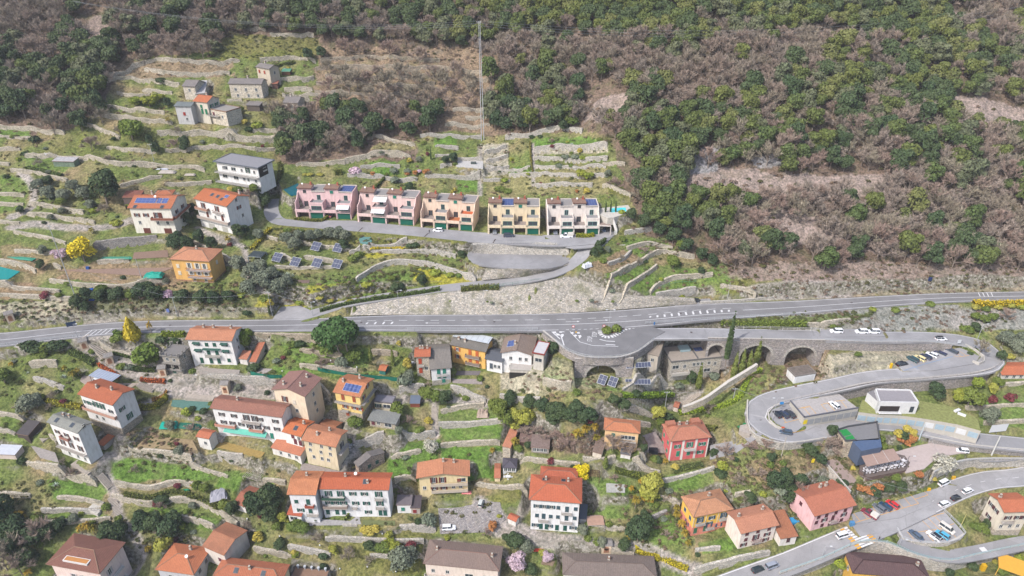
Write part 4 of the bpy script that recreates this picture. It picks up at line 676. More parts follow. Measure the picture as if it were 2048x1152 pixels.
house('green_roof_hut','tiny garden hut with green roof beside the hedge above the hamlet',(564,150),(562,144),(580,144),'shed',ridge=140,tan=.2,wmat=plain((110,80,60),.9),rmat=plain((90,150,125),.8),ov=.2,cat='hut',grow=.4)
house('tin_shed','patched tin shed with corrugated roof on the left pasture',(106,333),(103,323),(147,324),'shed',ridge=314,tan=.12,wmat=plain((130,150,130),.9,var=.4),rmat=plain((190,188,190),.6,var=.4),ov=.25,cat='shed',grow=.5)
house('garden_shed','dark garden shed with blue-grey corrugated roof and brick front',(820,813),(819,808),(840,808),'shed',ridge=791,tan=.2,Zb=None,wmat=plain((150,85,65),.9),rmat=plain((110,122,140),.6),ov=.2,cat='shed',grow=.5)
house('teal_tool_shed','teal tool shed with little orange roof by the green screen fence',(757,748),(756,741),(771,743),'gx',ridge=735,wmat=plain((60,130,120),.9),roof=(220,110,70),ov=.25,cat='shed',grow=.4)
house('tile_roofed_hut','white garden hut with orange tiled roof at the end of the green netting',(396,896),(391,874),(418,879),'gx',ridge=862,wall=(238,236,230),roof=(216,108,76),ov=.3,old=.1,cat='hut',grow=.5,wins=[('f',.4,'n',(.6,))])
house('porch_house','low white porch building with long salmon tile roof below the bright orange roof',(546,908),(541,896),(601,913),'shed',ridge=884,d=5,tan=.25,wall=(236,232,226),roof=(222,120,88),ov=.3,old=.2,cat='porch',grow=.5,wins=[('f',.3,'n',(.3,.6,.85))])
house('brown_tile_shed','cottage back building with brown pantile roof behind the beige farmhouse',(640,880),(628,868),(662,876),'gx',ridge=851,d=7,wall=(205,190,170),roof=(196,112,78),ov=.3,old=.3,cat='shed',grow=.3)
house('stone_hut','stone hut with grey slab roof beside the dark alley',(716,944),(707,925),(716,935),'gx',d=9,tan=.3,wmat=stone((200,180,165),2.2,.05),rmat=GR,ov=.3,cat='hut',grow=.5,soff=(105,98,92),wins=[('r',.3,'c',(.4,.7),GRN)])
house('tiled_hut','small white hut with brown-red tiled roof in the olive garden',(493,1019),(466,1007),(490,1015),'gx',back=(499,998),d=7,tan=.3,wall=(236,232,228),roof=(186,96,74),ov=.3,old=.3,cat='hut',grow=.5)
house('strip_roof_ruin','narrow roofless-walled outbuilding with strip of orange tiles',(1007,905),(1004,893),(1021,897),'shed',back=(1030,866),d=9,tan=.1,wmat=stone((205,195,178),2.2,.05),roof=(224,128,94),ov=.15,old=.5,cat='outbuilding',grow=.4)
house('summer_house','dark pyramid-roofed summer house with white glazed front',(1007,944),(1004,936),(1034,937),'hip',back=(1034,917),tan=.4,wall=(215,220,225),rmat=plain((92,88,98),.8),ov=.3,cat='summer house',wins=[('f',.2,'n',(.2,.5,.8))],grow=.5,soff=(80,78,84))
house('orange_pavilion','tiny pavilion with orange tiled roof between the cream villa and the summer house',(989,963),(988,957),(1001,957),'gx',ridge=944,d=6,tan=.3,wall=(240,220,180),roof=(220,116,84),ov=.2,cat='pavilion',grow=.3)
house('weathered_barn','weathered wooden barn with sagging grey-brown roof among the brambles',(1062,905),(1061,895),(1099,898),'shed',back=(1101,875),tan=.15,wmat=plain((170,160,150),.95,var=.4),rmat=plain((140,122,115),.95,var=.5,scale=2.5),ov=.2,cat='barn',grow=.5,wins=[('f',.3,'n',(.2,.4,.6,.8))])
house('brown_barn_wing','low brown lean-to at the left end of the weathered barn',(1040,890),(1038,884),(1063,886),'shed',back=(1063,872),d=5,tan=.1,wmat=plain((90,70,62),.95,var=.4),rmat=plain((135,112,104),.95,var=.4),ov=.15,cat='lean-to',grow=.3)
house('white_roofed_greenhouse','shed with bluish white sheet roof at the left edge below the slate house',(-8,917),(-14,909),(30,911),'shed',ridge=889,tan=.12,wall=(220,205,195),rmat=plain((205,210,220),.6),ov=.2,cat='shed',grow=.5)
house('dark_lean_to','low dark-roofed shelter beside the steps above the white-roofed shed',(34,875),(31,868),(56,872),'shed',d=5,tan=.2,wmat=plain((90,80,74),.95),rmat=plain((88,84,86),.9),ov=.2,cat='shelter',grow=.4)
house('gate_lodge','tiny red-roofed gate lodge at the foot of the diagonal stone wall',(1347,822),(1346,814),(1357,817),'gx',ridge=808,d=3,wall=(240,225,215),roof=(212,110,84),ov=.2,cat='gate lodge',grow=.3)
house('path_gatehouse','tiny gateway with orange tiled roof on the path to the great white villa',(1018,1046),(1014,1037),(1032,1045),'gx',d=1.4,tan=.4,wall=(240,236,230),roof=(222,100,70),ov=.25,cat='gateway',grow=.3)
house('small_red_roof_shed','tiny stone shed with brown roof under the peach house',(1186,912),(1184,904),(1204,909),'shed',d=4,tan=.2,wall=(225,215,200),rmat=tiles((140,112,100),.2),ov=.2,cat='shed',grow=.3)
house('white_garden_shed','low white shed with dark roof beside the bare pollards',(1242,915),(1240,908),(1262,912),'shed',d=4,tan=.15,wall=(236,232,228),rmat=plain((110,112,118),.8),ov=.2,cat='shed',grow=.3)
house('tiled_lean_to','small orange tiled lean-to attached right of the white mansion',(478,728),(477,718),(494,720),'shed',ridge=708,tan=.35,wall=(236,230,224),roof=(216,120,90),ov=.2,cat='lean-to',grow=.4,old=.5)
house('tiled_strip_shed','long narrow shed with orange tiled roof climbing the slope beside the mansion',(500,729),(498,724),(512,725),'shed',d=8,tan=.3,wall=(220,205,190),roof=(216,112,80),ov=.15,cat='shed',grow=.4)
house('hut_by_road_bend','long low building with orange roof and glazed front outside the hairpin',(2010,758),(2004,751),(2080,750),'gx',ridge=733,wall=(225,220,212),roof=(226,108,70),ov=.4,cat='building',old=.05,tan=.3,grow=.5,wins=[('f',.2,'n',(.15,.35,.55,.75))])
house('rust_roof_shed','small orange lean-to roof at the corner of the slate house',(195,896),(193,888),(207,893),'shed',d=5,tan=.1,wall=(200,190,180),rmat=tiles((222,110,70),.1),ov=.15,cat='shed',grow=.3)
house('maroon_roof_garage','open garage with maroon tiled roof behind the cream solar villa',(248,418),(244,396),(280,395),'shed',ridge=382,tan=.2,wmat=plain((110,95,90),.9),roof=(158,80,66),ov=.2,cat='garage',grow=.4)
house('rear_roof_wing','rear wing with orange hipped roof behind the cream solar villa',(318,412),(308,391),(345,389),'hip',ridge=382,tan=.36,wall=(236,226,200),roof=(212,108,72),ov=.3,cat='house wing',grow=.3)
house('pool_pavilion','grey glass-sided pavilion beside the garage doors at the bowl of the hairpin',(1762,872),(1758,862),(1770,862),'flat',d=3,wall=(150,150,155),rmat=plain((150,152,158),.8),ov=.1,cat='pavilion',grow=.1,pad=False)if False else None
# -- row houses on the lane
def row_house(label,fl,fr,wall,Zb=73.0,awn=False,red=0,pv=(),glaz=TEAL,D=12.5):
 a,b=onZ(fl[0],fl[1],Zb),onZ(fr[0],fr[1],Zb);ax=(b-a).normalized();W=(b-a).length
 root=empty('row_house',a,math.atan2(ax.y,ax.x));tag(root,label,'row house','stepped row houses along the upper lane')
 ny=Vector((-ax.y,ax.x,0));pad_house([tuple((a+ax*x+ny*y)[:2])for x,y in((0,-1),(W,-1),(W,D),(0,D))],Zb,.8,1.5)
 wm=stucco(wall);bw=W/4;B=MB();gd=(20,112,92);H=[2.9,5.7,8.6,11.3]
 tile=tiles((164,118,100),.3);grey=plain((158,154,152),.9);Wm={}
 for i in range(4):
  x0,x1=i*bw,(i+1)*bw;T=i%2==0
  B.box(x0,x1,5.2,D,-1,9.2,wm)
  if T:B.box(x0+.01,x1-.01,5.21,8.6,9.2,10.7,wm)
  if T:
   B.box(x0,x1,2.6,5.2,-1,H[0],wm);B.box(x0,x0+.35,0,2.6,-1,H[0],wm);B.box(x1-.35,x1,0,2.6,-1,H[0],wm);B.box(x0+.35,x1-.35,0,2.6,H[0]-.35,H[0],wm)
   B.box(x0,x1,-.02,.16,H[0],H[0]+.85,wm);B.box(x0,x0+.16,.16,5.2,H[0],H[0]+.85,wm);B.box(x1-.16,x1,.16,5.2,H[0],H[0]+.85,wm)
  else:
   B.box(x0+.01,x1-.01,.25,5.2,-1,H[0],wm);B.box(x0+.02,x1-.02,1.0,5.2,H[0],H[1]-.01,wm)
   B.box(x0,x1,.9,1.06,H[1],H[1]+.75,wm);B.box(x0,x0+.16,1.06,5.2,H[1],H[1]+.75,wm);B.box(x1-.16,x1,1.06,5.2,H[1],H[1]+.75,wm)
 for x0,x1 in((-.25,0),(W,W+.25)):
  B.face([(x0,0,-1),(x0,D,-1),(x0,D,9.5),(x0,5.2,9.5),(x0,3.2,H[1]+1.3),(x0,1.0,H[1]+.75),(x0,.6,H[0]+.9),(x0,0,H[0]+.9)][::-1],wm)
  B.face([(x1,0,-1),(x1,D,-1),(x1,D,9.5),(x1,5.2,9.5),(x1,3.2,H[1]+1.3),(x1,1.0,H[1]+.75),(x1,.6,H[0]+.9),(x1,0,H[0]+.9)],wm)
  q=[(0,-1),(0,H[0]+.9),(.6,H[0]+.9),(1.,H[1]+.75),(3.2,H[1]+1.3),(5.2,9.5),(D,9.5),(D,-1)]
  for(y,z),(y2,z2)in zip(q,q[1:]):B.face([(x0,y,z),(x1,y,z),(x1,y2,z2),(x0,y2,z2)],wm)
 B.build('wall',root)
 I=Matrix.Identity(4)
 for i in range(4):
  x0,x1=i*bw,(i+1)*bw;T=i%2==0;m=MB();xm=(x0+x1)/2
  if T:
   m.box(x0-.2,x1+.2,4.7,8.9,10.7,10.9,tile);m.box(x0,x1,8.91,D,9.2,9.35,grey);m.box(x0-.25,x1+.25,4.62,4.69,10.65,10.95,plain((120,80,70),.8))
   m.face([(x0-.2,4.7,10.91),(x1+.2,4.7,10.91),(x1+.2,8.9,11.25),(x0-.2,8.9,11.25)],tile)
  else:
   m.box(x0,x1,5.0,D,9.2,9.4,grey);m.box(x0,x1,5.0,5.2,9.4,9.7,plain((225,215,205),.8));m.box(x0,x1,D-.2,D,9.4,9.7,plain((225,215,205),.8))
  r=m.build('tiled_roof' if T else 'flat_roof',root)
  if T:
   m=MB();chimney(m,x1-.8,8.,10.9,11.9,(200,110,85));m.build('chimney',r)
   if i in(0,2):m=MB();m.tube((x0+1.6,7.,10.9),(x0+1.6,7.,11.9),.05,.05,plain((220,220,220),.5,var=0),5);m.tube((x0+1.6,6.9,11.9),(x0+1.6,6.8,11.98),.12,.36,plain((240,240,240),.5,var=0),10);m.build('satellite_dish',r)
  if i in pv:
   m=MB();m.box(x0+.3,x1-.3,5.6,11.6,9.5,9.6,solarm());m.build('solar_panel',r)
  m=MB()
  if T:
   add_window(root,I,xm,8.7,'c' if glaz==TEAL and i==2 else 'n',1.3,1.2,TEAL,(90,70,60),y=5.2)
   add_window(root,I,xm,H[0]+.1,'n',1.7,2.2,TEAL,(110,80,70),y=5.2)
   m.box(x0+.36,x1-.36,2.45,2.59,-.5,H[0]-.4,plain((96,84,74),.9));m.build('carport_back',root)
   m=MB();m.box(x0+.16,x1-.16,.16,5.2,H[0]+.005,H[0]+.05,plain((190,120,80)if red and i==2 else(160,150,145),.9));t_=m.build('terrace',root)
  else:
   m.box(x0+.35,x1-.25,.12,.25,0,H[0]-.45,plain(gd,.6,var=.08))
   for k in range(1,6):m.box(x0+.35,x1-.25,.09,.12,(H[0]-.45)*k/6,(H[0]-.45)*k/6+.04,plain((12,92,76),.6,var=0))
   m.build('garage_door',root)
   add_window(root,I,xm,H[1]+.15,'n',1.5,2.1,TEAL,(60,140,125)if glaz==TEAL else glaz,y=5.2)
   add_window(root,I,xm-.0,H[0]+.35,'n',bw-1.3,1.7,TEAL,glaz,y=1.0)
   m=MB();m.box(x0,x1,-.5,.24,H[0]-.15,H[0],wm);rail(m,x0+.05,x1-.05,-.5,.95,H[0],(150,155,150),.9);m.build('balcony',root)
   m=MB();m.box(x0+.16,x1-.16,1.06,5.2,H[1]+.005,H[1]+.05,plain((205,110,70)if red and i==3 else(150,150,152),.9));m.build('terrace',root)
   if awn and(i==1 or awn==2):
    m=MB();cw=plain((236,236,238),.8)
    if i==1 or awn==1:m.face([(x0+.1,5.15,9.1),(x1-.1,5.15,9.1),(x1-.1,2.4,8.),(x0+.1,2.4,8.)],cw)
    m.face([(x0+.1,.98,H[1]-.1),(x1-.1,.98,H[1]-.1),(x1-.1,-1.1,H[1]-1.),(x0+.1,-1.1,H[1]-1.)],cw)
    m.build('awning',root)
 return root,a,ax,ny,W
rh1=row_house('pink row house at the uphill end of the lane, beside the dark pool',(594,436),(702,439),(240,206,206),73.1,awn=0,pv=(3,))
rh2=row_house('pink row house with large white awnings, second along the lane',(717,444),(827,451),(242,212,206),73,awn=1)
rh3=row_house('peach row house with a red-tiled terrace in the middle of the row',(843,455),(945,462),(244,218,196),73,red=1)
rh4=row_house('cream yellow row house with solar panels on its flat roof, fourth along the lane',(977,468),(1078,469),(242,224,192),73,pv=(1,))
rh5=row_house('pinkish white row house beside the turquoise swimming pool',(1096,470),(1197,469),(246,236,228),73,glaz=(130,190,180),pv=(3,))
for r,xs in((rh1,1),(rh5,3)):
 m=MB();root,a,ax,ny,W=r
 if xs==1:m.face([(W*.76,.98,5.6),(W*.99,.98,5.6),(W*.99,-1.3,4.7),(W*.76,-1.3,4.7)],plain((236,236,238),.8));m.build('awning',root)
# -- slabs: parking deck with garages, modern villa, restaurant
def polyslab(name,label,cat,pts,zt,thick,side,top,group=None,parent=None,kind=None):
 P=[onZ(x,y,zt)for x,y in pts];o=sum(P,Vector())/len(P)
 m=MB();m.prism([(p.x-o.x,p.y-o.y)for p in P],-thick,0,side,top)
 ob=m.build(name,None,o)if parent is None else m.build(name,parent,o-parent.location)
 if parent is None:
  if kind:struct(ob,kind)
  else:tag(ob,label,cat,group)
 return ob,[p-o for p in P]
conc=plain((205,200,190),.9);roofgrey=plain((160,156,160),.92)
deck,dp=polyslab('parking_garage','concrete garage block with yellow-marked parking bays on its roof','garage block',[(1580,803),(1608,836),(1717,817),(1676,786)],43.0,4.6,conc,plain((188,183,180),.92,var=.2))
pad_house([tuple((deck.location+p)[:2])for p in dp],39.6,-.5,1.5)
def on_edge(root,a,b,specs,name,zoff):
 """objects along an edge a->b (local), each (t, width, height, material, z)"""
 ax=(b-a).normalized();ang=math.atan2(ax.y,ax.x);L=(b-a).length
 for(t,w_,h_,mt,z_)in specs:
  m=MB();m.box(-w_/2,w_/2,-.07,.02,0,h_,mt)
  for k in range(1,5):m.box(-w_/2+.05,w_/2-.05,-.09,-.07,h_*k/5-.03,h_*k/5,mt)
  o=m.build(name,root,a+ax*L*t+Vector((0,0,z_)),ang)
gdoor=plain((168,170,172),.6);bdoor=plain((176,198,212),.5)
on_edge(deck,dp[1],dp[2],[(.14+.135*i,2.3,2.1,gdoor,-3.1)for i in range(7)],'garage_door',0)
on_edge(deck,dp[1],dp[2],[(.045,1.3,1.6,plain((240,215,40),.5,var=0),-2.6)],'poster',0)
m=MB();pr=plain((110,112,122),.8);yl=plain((240,180,60),.8,var=.1)
for i in(0,1):
 a,b=dp[i],dp[i+1];ax=(b-a).normalized();nn=Vector((-ax.y,ax.x,0))*.3
 m.prism([tuple(a[:2]),tuple(b[:2]),tuple((b+nn)[:2]),tuple((a+nn)[:2])],0.002,.45,pr)
m.build('parapet',deck)
def bay_lines(m,a,b,n_,dep,mat_,w_=.12,z=.012,closed=True,ang=0.):
 """n bays along a->b, dividing lines going to the left of a->b by dep"""
 ax=(b-a).normalized();nn=Vector((-ax.y,ax.x,0));nn=(nn*math.cos(ang)+ax*math.sin(ang));L=(b-a).length
 def strip(p,q):
  d=(q-p).normalized();o=Vector((-d.y,d.x,0))*w_/2
  m.face([p+o+Vector((0,0,z)),p-o+Vector((0,0,z)),q-o+Vector((0,0,z)),q+o+Vector((0,0,z))],mat_)
 for i in range(n_+1):p=a+ax*L*i/n_;strip(p,p+nn*dep)
 if closed:strip(a-ax*w_/2,b+ax*w_/2)
m=MB()
def dk(x,y):p=onZ(x,y,43.0)-deck.location;return p
bay_lines(m,dk(1619,814),dk(1597,817),2,-0.0001,yl)
def gl(m,pts,mat_,w_=.14,z=.012):
 for p,q in zip(pts,pts[1:]):
  d=(q-p).normalized();o=Vector((-d.y,d.x,0))*w_/2;e=d*w_*.4;u=Vector((0,0,z))
  m.face([p+o+u-e,p-o+u-e,q-o+u+e,q+o+u+e],mat_)
for L_ in(((1597,817),(1619,812),(1632,827)),((1607,815),(1620,830)),((1655,823),(1642,809),(1668,803),(1690,800)),((1656,806),(1669,821)),((1681,801),(1693,815))):gl(m,[dk(*p)for p in L_],yl)
m.build('bay_marking',deck)
gar,gp=polyslab('garage_block','row of blue-doored garages under a lawn roof, stepping along the road','garage block',[(1717,824),(1755,829),(1800,831),(1852,838),(1915,849),(1962,862),(1955,838),(1912,815),(1830,800),(1724,800)],42.2,5.2,conc,plain((150,155,95),.95,var=.4))
pad_house([tuple((gar.location+p)[:2])for p in gp],38,-.6,1.2)
for(i,n_,ws)in((0,2,2.6),(1,3,2.4),(2,3,2.6),(3,3,2.8),(4,2,2.6)):
 on_edge(gar,gp[i],gp[i+1],[((k+.5)/n_,min(ws,(gp[i+1]-gp[i]).length/n_-.4),2.0,bdoor if(i,k)not in((3,0),(4,0))else plain((232,234,236),.6),-3.2)for k in range(n_)],'garage_door',0)
vil,vp=polyslab('flat_roof_villa','modern white villa with flat roof terrace edge standing on the garage row','villa',[(1759,806),(1838,807),(1821,781),(1750,779)],46.4,4.2,plain((240,240,240),.7),roofgrey)
m=MB()
for i in range(4):
 a,b=vp[i],vp[(i+1)%4];ax=(b-a).normalized();nn=Vector((-ax.y,ax.x,0))*.3
 m.prism([tuple(a[:2]),tuple(b[:2]),tuple((b+nn)[:2]),tuple((a+nn)[:2])],0.002,.45,plain((242,242,242),.7))
m.build('parapet',vil)
ax=(vp[1]-vp[0]).normalized();ang=math.atan2(ax.y,ax.x)
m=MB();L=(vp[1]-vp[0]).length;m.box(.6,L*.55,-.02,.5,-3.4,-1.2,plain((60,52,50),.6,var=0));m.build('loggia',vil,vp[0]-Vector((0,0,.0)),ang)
m=MB();m.box(L*.82,L*.92,-.04,.3,-3.6,-1.3,glassm());m.build('window',vil,vp[0],ang)
m=MB();m.box(.5,L*.5,-1.0,-.95,-3.4,-2.6,plain((235,235,235),.6,var=0));m.box(.3,L*.6,-1.1,0,-3.55,-3.4,plain((235,235,235),.6,var=0));m.build('balcony',vil,vp[0],ang)
wing,wp=polyslab('villa_wing','grey-roofed wing beside the modern white villa','villa wing',[(1735,785),(1759,806),(1758,800),(1750,779)],45.6,3.4,plain((232,232,232),.7),plain((140,138,142),.9))
house('white_garage','white garage with stained dark flat roof under the viaduct arch',(1586,767),(1590,754),(1633,747),'flat',back=(1576,737),wall=(244,244,244),rmat=plain((128,118,110),.95,var=.4),ov=.15,cat='garage',Zb=43.4,grow=.4,soff=(140,132,125),doors=(('f',.3,3.2,2.3,(238,238,238)),('f',.72,3.2,2.3,(236,236,236))))
rs,rp=polyslab('restaurant','restaurant building with flat grey roof, green turf terraces and arched stone side','restaurant',[(1673,861),(1691,884),(1712,882),(1719,881),(1759,879),(1754,845),(1695,854)],40.6,7.0,stone((214,200,178),2.2,.05,name='warm_stone'),plain((136,136,138),.95))
gm=plain((40,150,75),.9)
for q in(((1676,861),(1693,858),(1704,869),(1688,873)),((1690,874),(1705,870),(1711,879),(1694,884))):
 P=[onZ(x,y,40.62)-rs.location for x,y in q];m=MB();m.prism([tuple(p[:2])for p in P],.02,.06,gm);m.build('turf_terrace',rs)
m=MB()
for a,b in((rp[0],rp[1]),(rp[1],rp[2]),(rp[6],rp[0]),(rp[4],rp[5]),(rp[5],rp[6])):
 ax=(b-a).normalized();nn=Vector((-ax.y,ax.x,0))*.22
 m.prism([tuple(a[:2]),tuple(b[:2]),tuple((b+nn)[:2]),tuple((a+nn)[:2])],0.06,.7,plain((96,98,102),.8))
m.build('parapet',rs)
P=[onZ(x,y,39.6)-rs.location for x,y in((1702,886),(1759,881),(1762,899),(1721,907))];m=MB();m.prism([tuple(p[:2])for p in P],-6,-.0,plain((92,106,130),.7),plain((88,108,140),.7));m.build('blue_roof',rs)
a,b=rp[0],rp[1];ax=(b-a).normalized();ang=math.atan2(ax.y,ax.x);L=(b-a).length
for i in range(3):
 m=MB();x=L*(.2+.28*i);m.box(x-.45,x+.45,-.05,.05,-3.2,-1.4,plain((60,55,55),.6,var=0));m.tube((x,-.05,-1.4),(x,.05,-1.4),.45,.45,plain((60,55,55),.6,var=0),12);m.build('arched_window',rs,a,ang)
cz=38.4;P=[onZ(x,y,cz)for x,y in((1734,933),(1802,919),(1787,897),(1721,908))];o=sum(P,Vector())/4
cn=empty('canopy',o);tag(cn,'large taupe canopy over the restaurant tables','canopy')
m=MB();m.prism([(p.x-o.x,p.y-o.y)for p in P],-.15,0,plain((178,152,140),.85));
for t in(.33,.66):
 p,q=P[0].lerp(P[1],t)-o,P[3].lerp(P[2],t)-o;m.tube(p+Vector((0,0,.04)),q+Vector((0,0,.04)),.1,.1,plain((205,195,190),.6),4)
m.build('fabric',cn)
for t in(0,.33,.66,1):
 for e0,e1 in((0,1),(3,2)):p=P[e0].lerp(P[e1],t)-o;m=MB();m.tube(p+Vector((0,0,-.15)),p+Vector((0,0,-3.8)),.09,.09,plain((60,60,64),.5),6);m.build('post',cn)
tt,tp=polyslab('restaurant_terrace','','',[(1719,940),(1735,955),(1812,940),(1820,925),(1805,905),(1722,906)],34.4,1.6,plain((120,100,92),.9,var=.3),plain((120,108,104),.9),kind='structure')
tabm=MB();wc=plain((235,232,236),.8,var=0)
tabm.tube((0,0,.7),(0,0,.76),.62,.62,wc,12);tabm.tube((0,0,0),(0,0,.7),.06,.06,plain((80,80,80),.5),6)
for i in range(6):
 a_=i*math.pi/3;tabm.box(math.cos(a_)*.95-.2,math.cos(a_)*.95+.2,math.sin(a_)*.95-.2,math.sin(a_)*.95+.2,.42,.48,wc);tabm.box(math.cos(a_)*1.12-.18,math.cos(a_)*1.12+.18,math.sin(a_)*1.12-.05,math.sin(a_)*1.12+.05,.48,.9,wc)
tme=tabm.mesh('cafe_table')
for r,(y0,x0,x1,n_)in enumerate(((937,1738,1806,7),(944,1733,1800,8))):
 for i in range(n_):
  p=onZ(x0+(x1-x0)*i/(n_-1),y0-(x0+(x1-x0)*i/(n_-1)-x0)*.19,34.45)
  ob=link('cafe_table',tme,None,p,i*.7);tag(ob,('first','second','third','fourth','fifth','sixth','seventh','eighth')[i]+' white cafe table from the left '+('under the canopy edge' if r==0 else 'along the outer terrace rail'),'table','white cafe tables on the restaurant terrace')
q_=[onZ(x,y,33)for x,y in((1719,940),(1735,957),(1814,942),(1822,925),(1790,905))];flat_poly([tuple(p[:2])for p in q_],33.2,3.0,0,.5)
pt_=plain((190,178,168),.9,var=.2);db_=plain((110,84,72),.9,var=.4)
for k,(y_,z_)in enumerate(((962,32.6),(972,31.2))):
 a,b=onZ(1728,y_-2,z_),onZ(1842,y_-24,z_);d=(b-a).normalized();m=MB();L=(b-a).length
 m.box(0,L,0,.35,-1.2,.5,pt_);m.box(0,L,.35,2.2,-1.4,.25,db_)
 for i in range(9):m.box(L*i/8-.15,L*i/8+.15,-.3,0,-1.2,.9,pt_)
 tag(m.build('planter_terrace',None,a,math.atan2(d.y,d.x)),('upper' if k==0 else 'lower')+' planter wall with short piers below the restaurant terrace','planter wall')
# -- more levelled bits: pools and patios
def patio(name,pts,c,z=None,thick=.5,mt=None,kind='structure',label=None,cat=None):
 zt=z if z is not None else max(onT(*p).z for p in pts)*.5+.5*sum(onT(*p).z for p in pts)/len(pts)
 P=[onZ(x,y,zt)for x,y in pts];pad_house([tuple(p[:2])for p in P],zt-.03,.1,1.6)
 o=sum(P,Vector())/len(P);m=MB();m.prism([(p.x-o.x,p.y-o.y)for p in P],-thick,.05,mt or plain(c,.9,var=.25))
 ob=m.build(name,None,o);ob.location.z=zt
 if label:tag(ob,label,cat)
 else:struct(ob,kind)
 return ob,zt
watr=N('pool_water');watr.b.inputs['Base Color'].default_value=(.06,.5,.55,1);watr.b.inputs['Roughness'].default_value=.08
watd=N('dark_pool_cover');watd.b.inputs['Base Color'].default_value=(.01,.09,.12,1);watd.b.inputs['Roughness'].default_value=.2
ob,z=patio('pool_deck',[(1198,417),(1256,410),(1265,423),(1228,435),(1215,436),(1200,430)],(215,210,200),79.5,3)
ob,z=patio('swimming_pool',[(1219,417),(1251,415),(1253,423),(1221,425)],(90,210,215),79.53,.1,watr.m,label='turquoise swimming pool on the pale deck beside the last row house',cat='pool')
patio('swimming_pool',[(567,379),(597,366),(600,389),(582,391)],(20,70,80),None,.4,watd.m,label='dark teal covered pool beside the first pink row house',cat='pool')
patio('pool_cover',[(-15,530),(40,543),(16,559),(-15,557)],(0,150,145),None,.3,plain((20,150,148),.6,var=.1),label='bright teal pool cover at the left edge of the gardens',cat='pool cover')
patio('patio',[(165,750),(178,752),(222,766),(222,790),(180,776),(160,762)],(180,165,155))
patio('terrace',[(221,767),(278,766),(250,783),(235,787)],(196,180,165),None,2.5)
patio('play_court',[(345,800),(420,800),(425,812),(405,822),(342,812)],(100,135,125),None,2.0,plain((98,138,128),.8,var=.25))
patio('yard',[(425,893),(440,880),(530,905),(522,915)],(175,150,90),None,.4)
patio('yard',[(604,1044),(636,1038),(700,1042),(718,1030),(722,1048),(604,1052)],(180,178,178))
patio('yard',[(270,895),(395,900),(385,880),(300,870)],(170,150,115),None,.3)
patio('terrace',[(1480,851),(1507,845),(1521,858),(1500,868),(1478,862)],(190,180,170),None,3.0)
patio('artificial_turf',[(1474,852),(1498,846),(1508,856),(1485,862)],(60,130,80),44.2 if False else None,.2)
patio('pond_cover',[(718,478),(728,471),(742,474),(744,483),(733,489),(720,486)],(105,150,145),None,.2)
patio('grey_slab_yard',[(915,322),(966,322),(966,337),(912,333)],(205,203,200),None,.5)
patio('cobbled_court',[(605,925),(690,945),(660,955),(600,938)],(165,155,150))
for q_,c_ in(([(455,1000),(470,1006),(462,1016),(448,1010)],(150,120,100)),([(625,862),(655,855),(690,880),(660,890)],(165,158,154)),([(905,752),(960,752),(965,768),(905,766)],(170,160,155)),([(908,742),(962,742),(958,750),(912,750)],(130,124,126)),([(1085,1118),(1110,1122),(1105,1132),(1082,1128)],(150,130,110)),([(1212,966),(1250,969),(1250,985),(1213,984)],(190,190,184)),([(1180,1030),(1202,1030),(1204,1048),(1180,1048)],(176,150,136)),([(640,715),(700,722),(690,728),(640,724)],(120,110,96)),([(140,885),(160,895),(150,903),(128,893)],(170,160,155)),([(60,890),(110,905),(118,925),(80,915)],(172,165,160)),([(505,735),(545,738),(530,748),(495,745)],(180,172,165)),([(395,735),(480,740),(478,748),(400,748)],(172,164,156)),([(725,1040),(790,1042),(790,1050),(725,1050)],(120,128,84)),([(590,560),(620,560),(618,566),(592,566)],(130,110,100))):patio('patio',q_,c_,None,.25)
patio('vegetable_bed',[(268,505),(335,500),(337,514),(265,518)],(150,125,110),None,.1)
patio('vegetable_bed',[(110,540),(350,535),(300,552),(225,548)],(160,135,120),None,.05)
patio('gravel_yard',[(1195,938),(1250,965),(1255,985),(1212,985)],(150,150,130),None,.05)if False else None
# -- ground sheet, coloured by what covers it
flat_line(smooth_line(VIA[6:]),3.2,.8,.2);flat_line(SM['MAIN'],4.3,1.0);flat_line(SM['LOW'],3.3,1.0);flat_line(SM['SIDE'],2.4,.8);flat_line(SM['ACC'],2.4,1.0);flat_line(SM['LANE'],2.8,.8)
for k,q in PADW.items():
 if k not in('court','pinkcourt','stripe'):flat_poly([(p.x,p.y)for p in q],plane_of(q),1.0,.25,.1)
flat_line(SM['ACC'],2.4,.8,.12)
def cut(pts,h,w_,slope=.8,bk=1.3):
 """lower the ground in front (downhill side) of a retaining line"""
 P=smooth_line([onZ(*p)for p in pts],2);m=w_+8;sl=sub(min(p.x for p in P)-m,max(p.x for p in P)+m,min(p.y for p in P)-m,max(p.y for p in P)+m)
 D,S,Z,E=line_dist(P,sl);tgt=Z-h+np.maximum(0,D-w_)*slope
 G[sl]=np.where(((S<0)|(D<bk))&~E,np.minimum(G[sl],tgt),G[sl])
def fill(poly,z):
 q=[onZ(*p)for p in poly];flat_poly([(p.x,p.y)for p in q],z if not z is None else plane_of(q),1.5)
cut([(1640,789,43.8),(1670,782,44.2),(1748,765.5,45.2),(1850,758,46.3),(1940,749,47.3),(1985,738,47.8)],5.2,5)
cut([(1640,682,53.2),(1748,685,52),(1850,685,50.6),(1905,691,49.6)],3.6,2.5)
cut([(1416,677.5,55.05),(1652,682,53.2)],10.5,5,.7,6.5)
cut([(1400,676,55.1),(1470,676,54.6)],8,14,.7)
cut([(1150,715,55.2),(1268,714,55.2)],8.2,11,.8,4);cut([(1085,664,56),(1112,686,55.9),(1136,704,55.7),(1170,716,55.6),(1210,718,55.6),(1243,716,55.6),(1278,704,55.6),(1308,682,55.6)],3.2,2.5,.9)
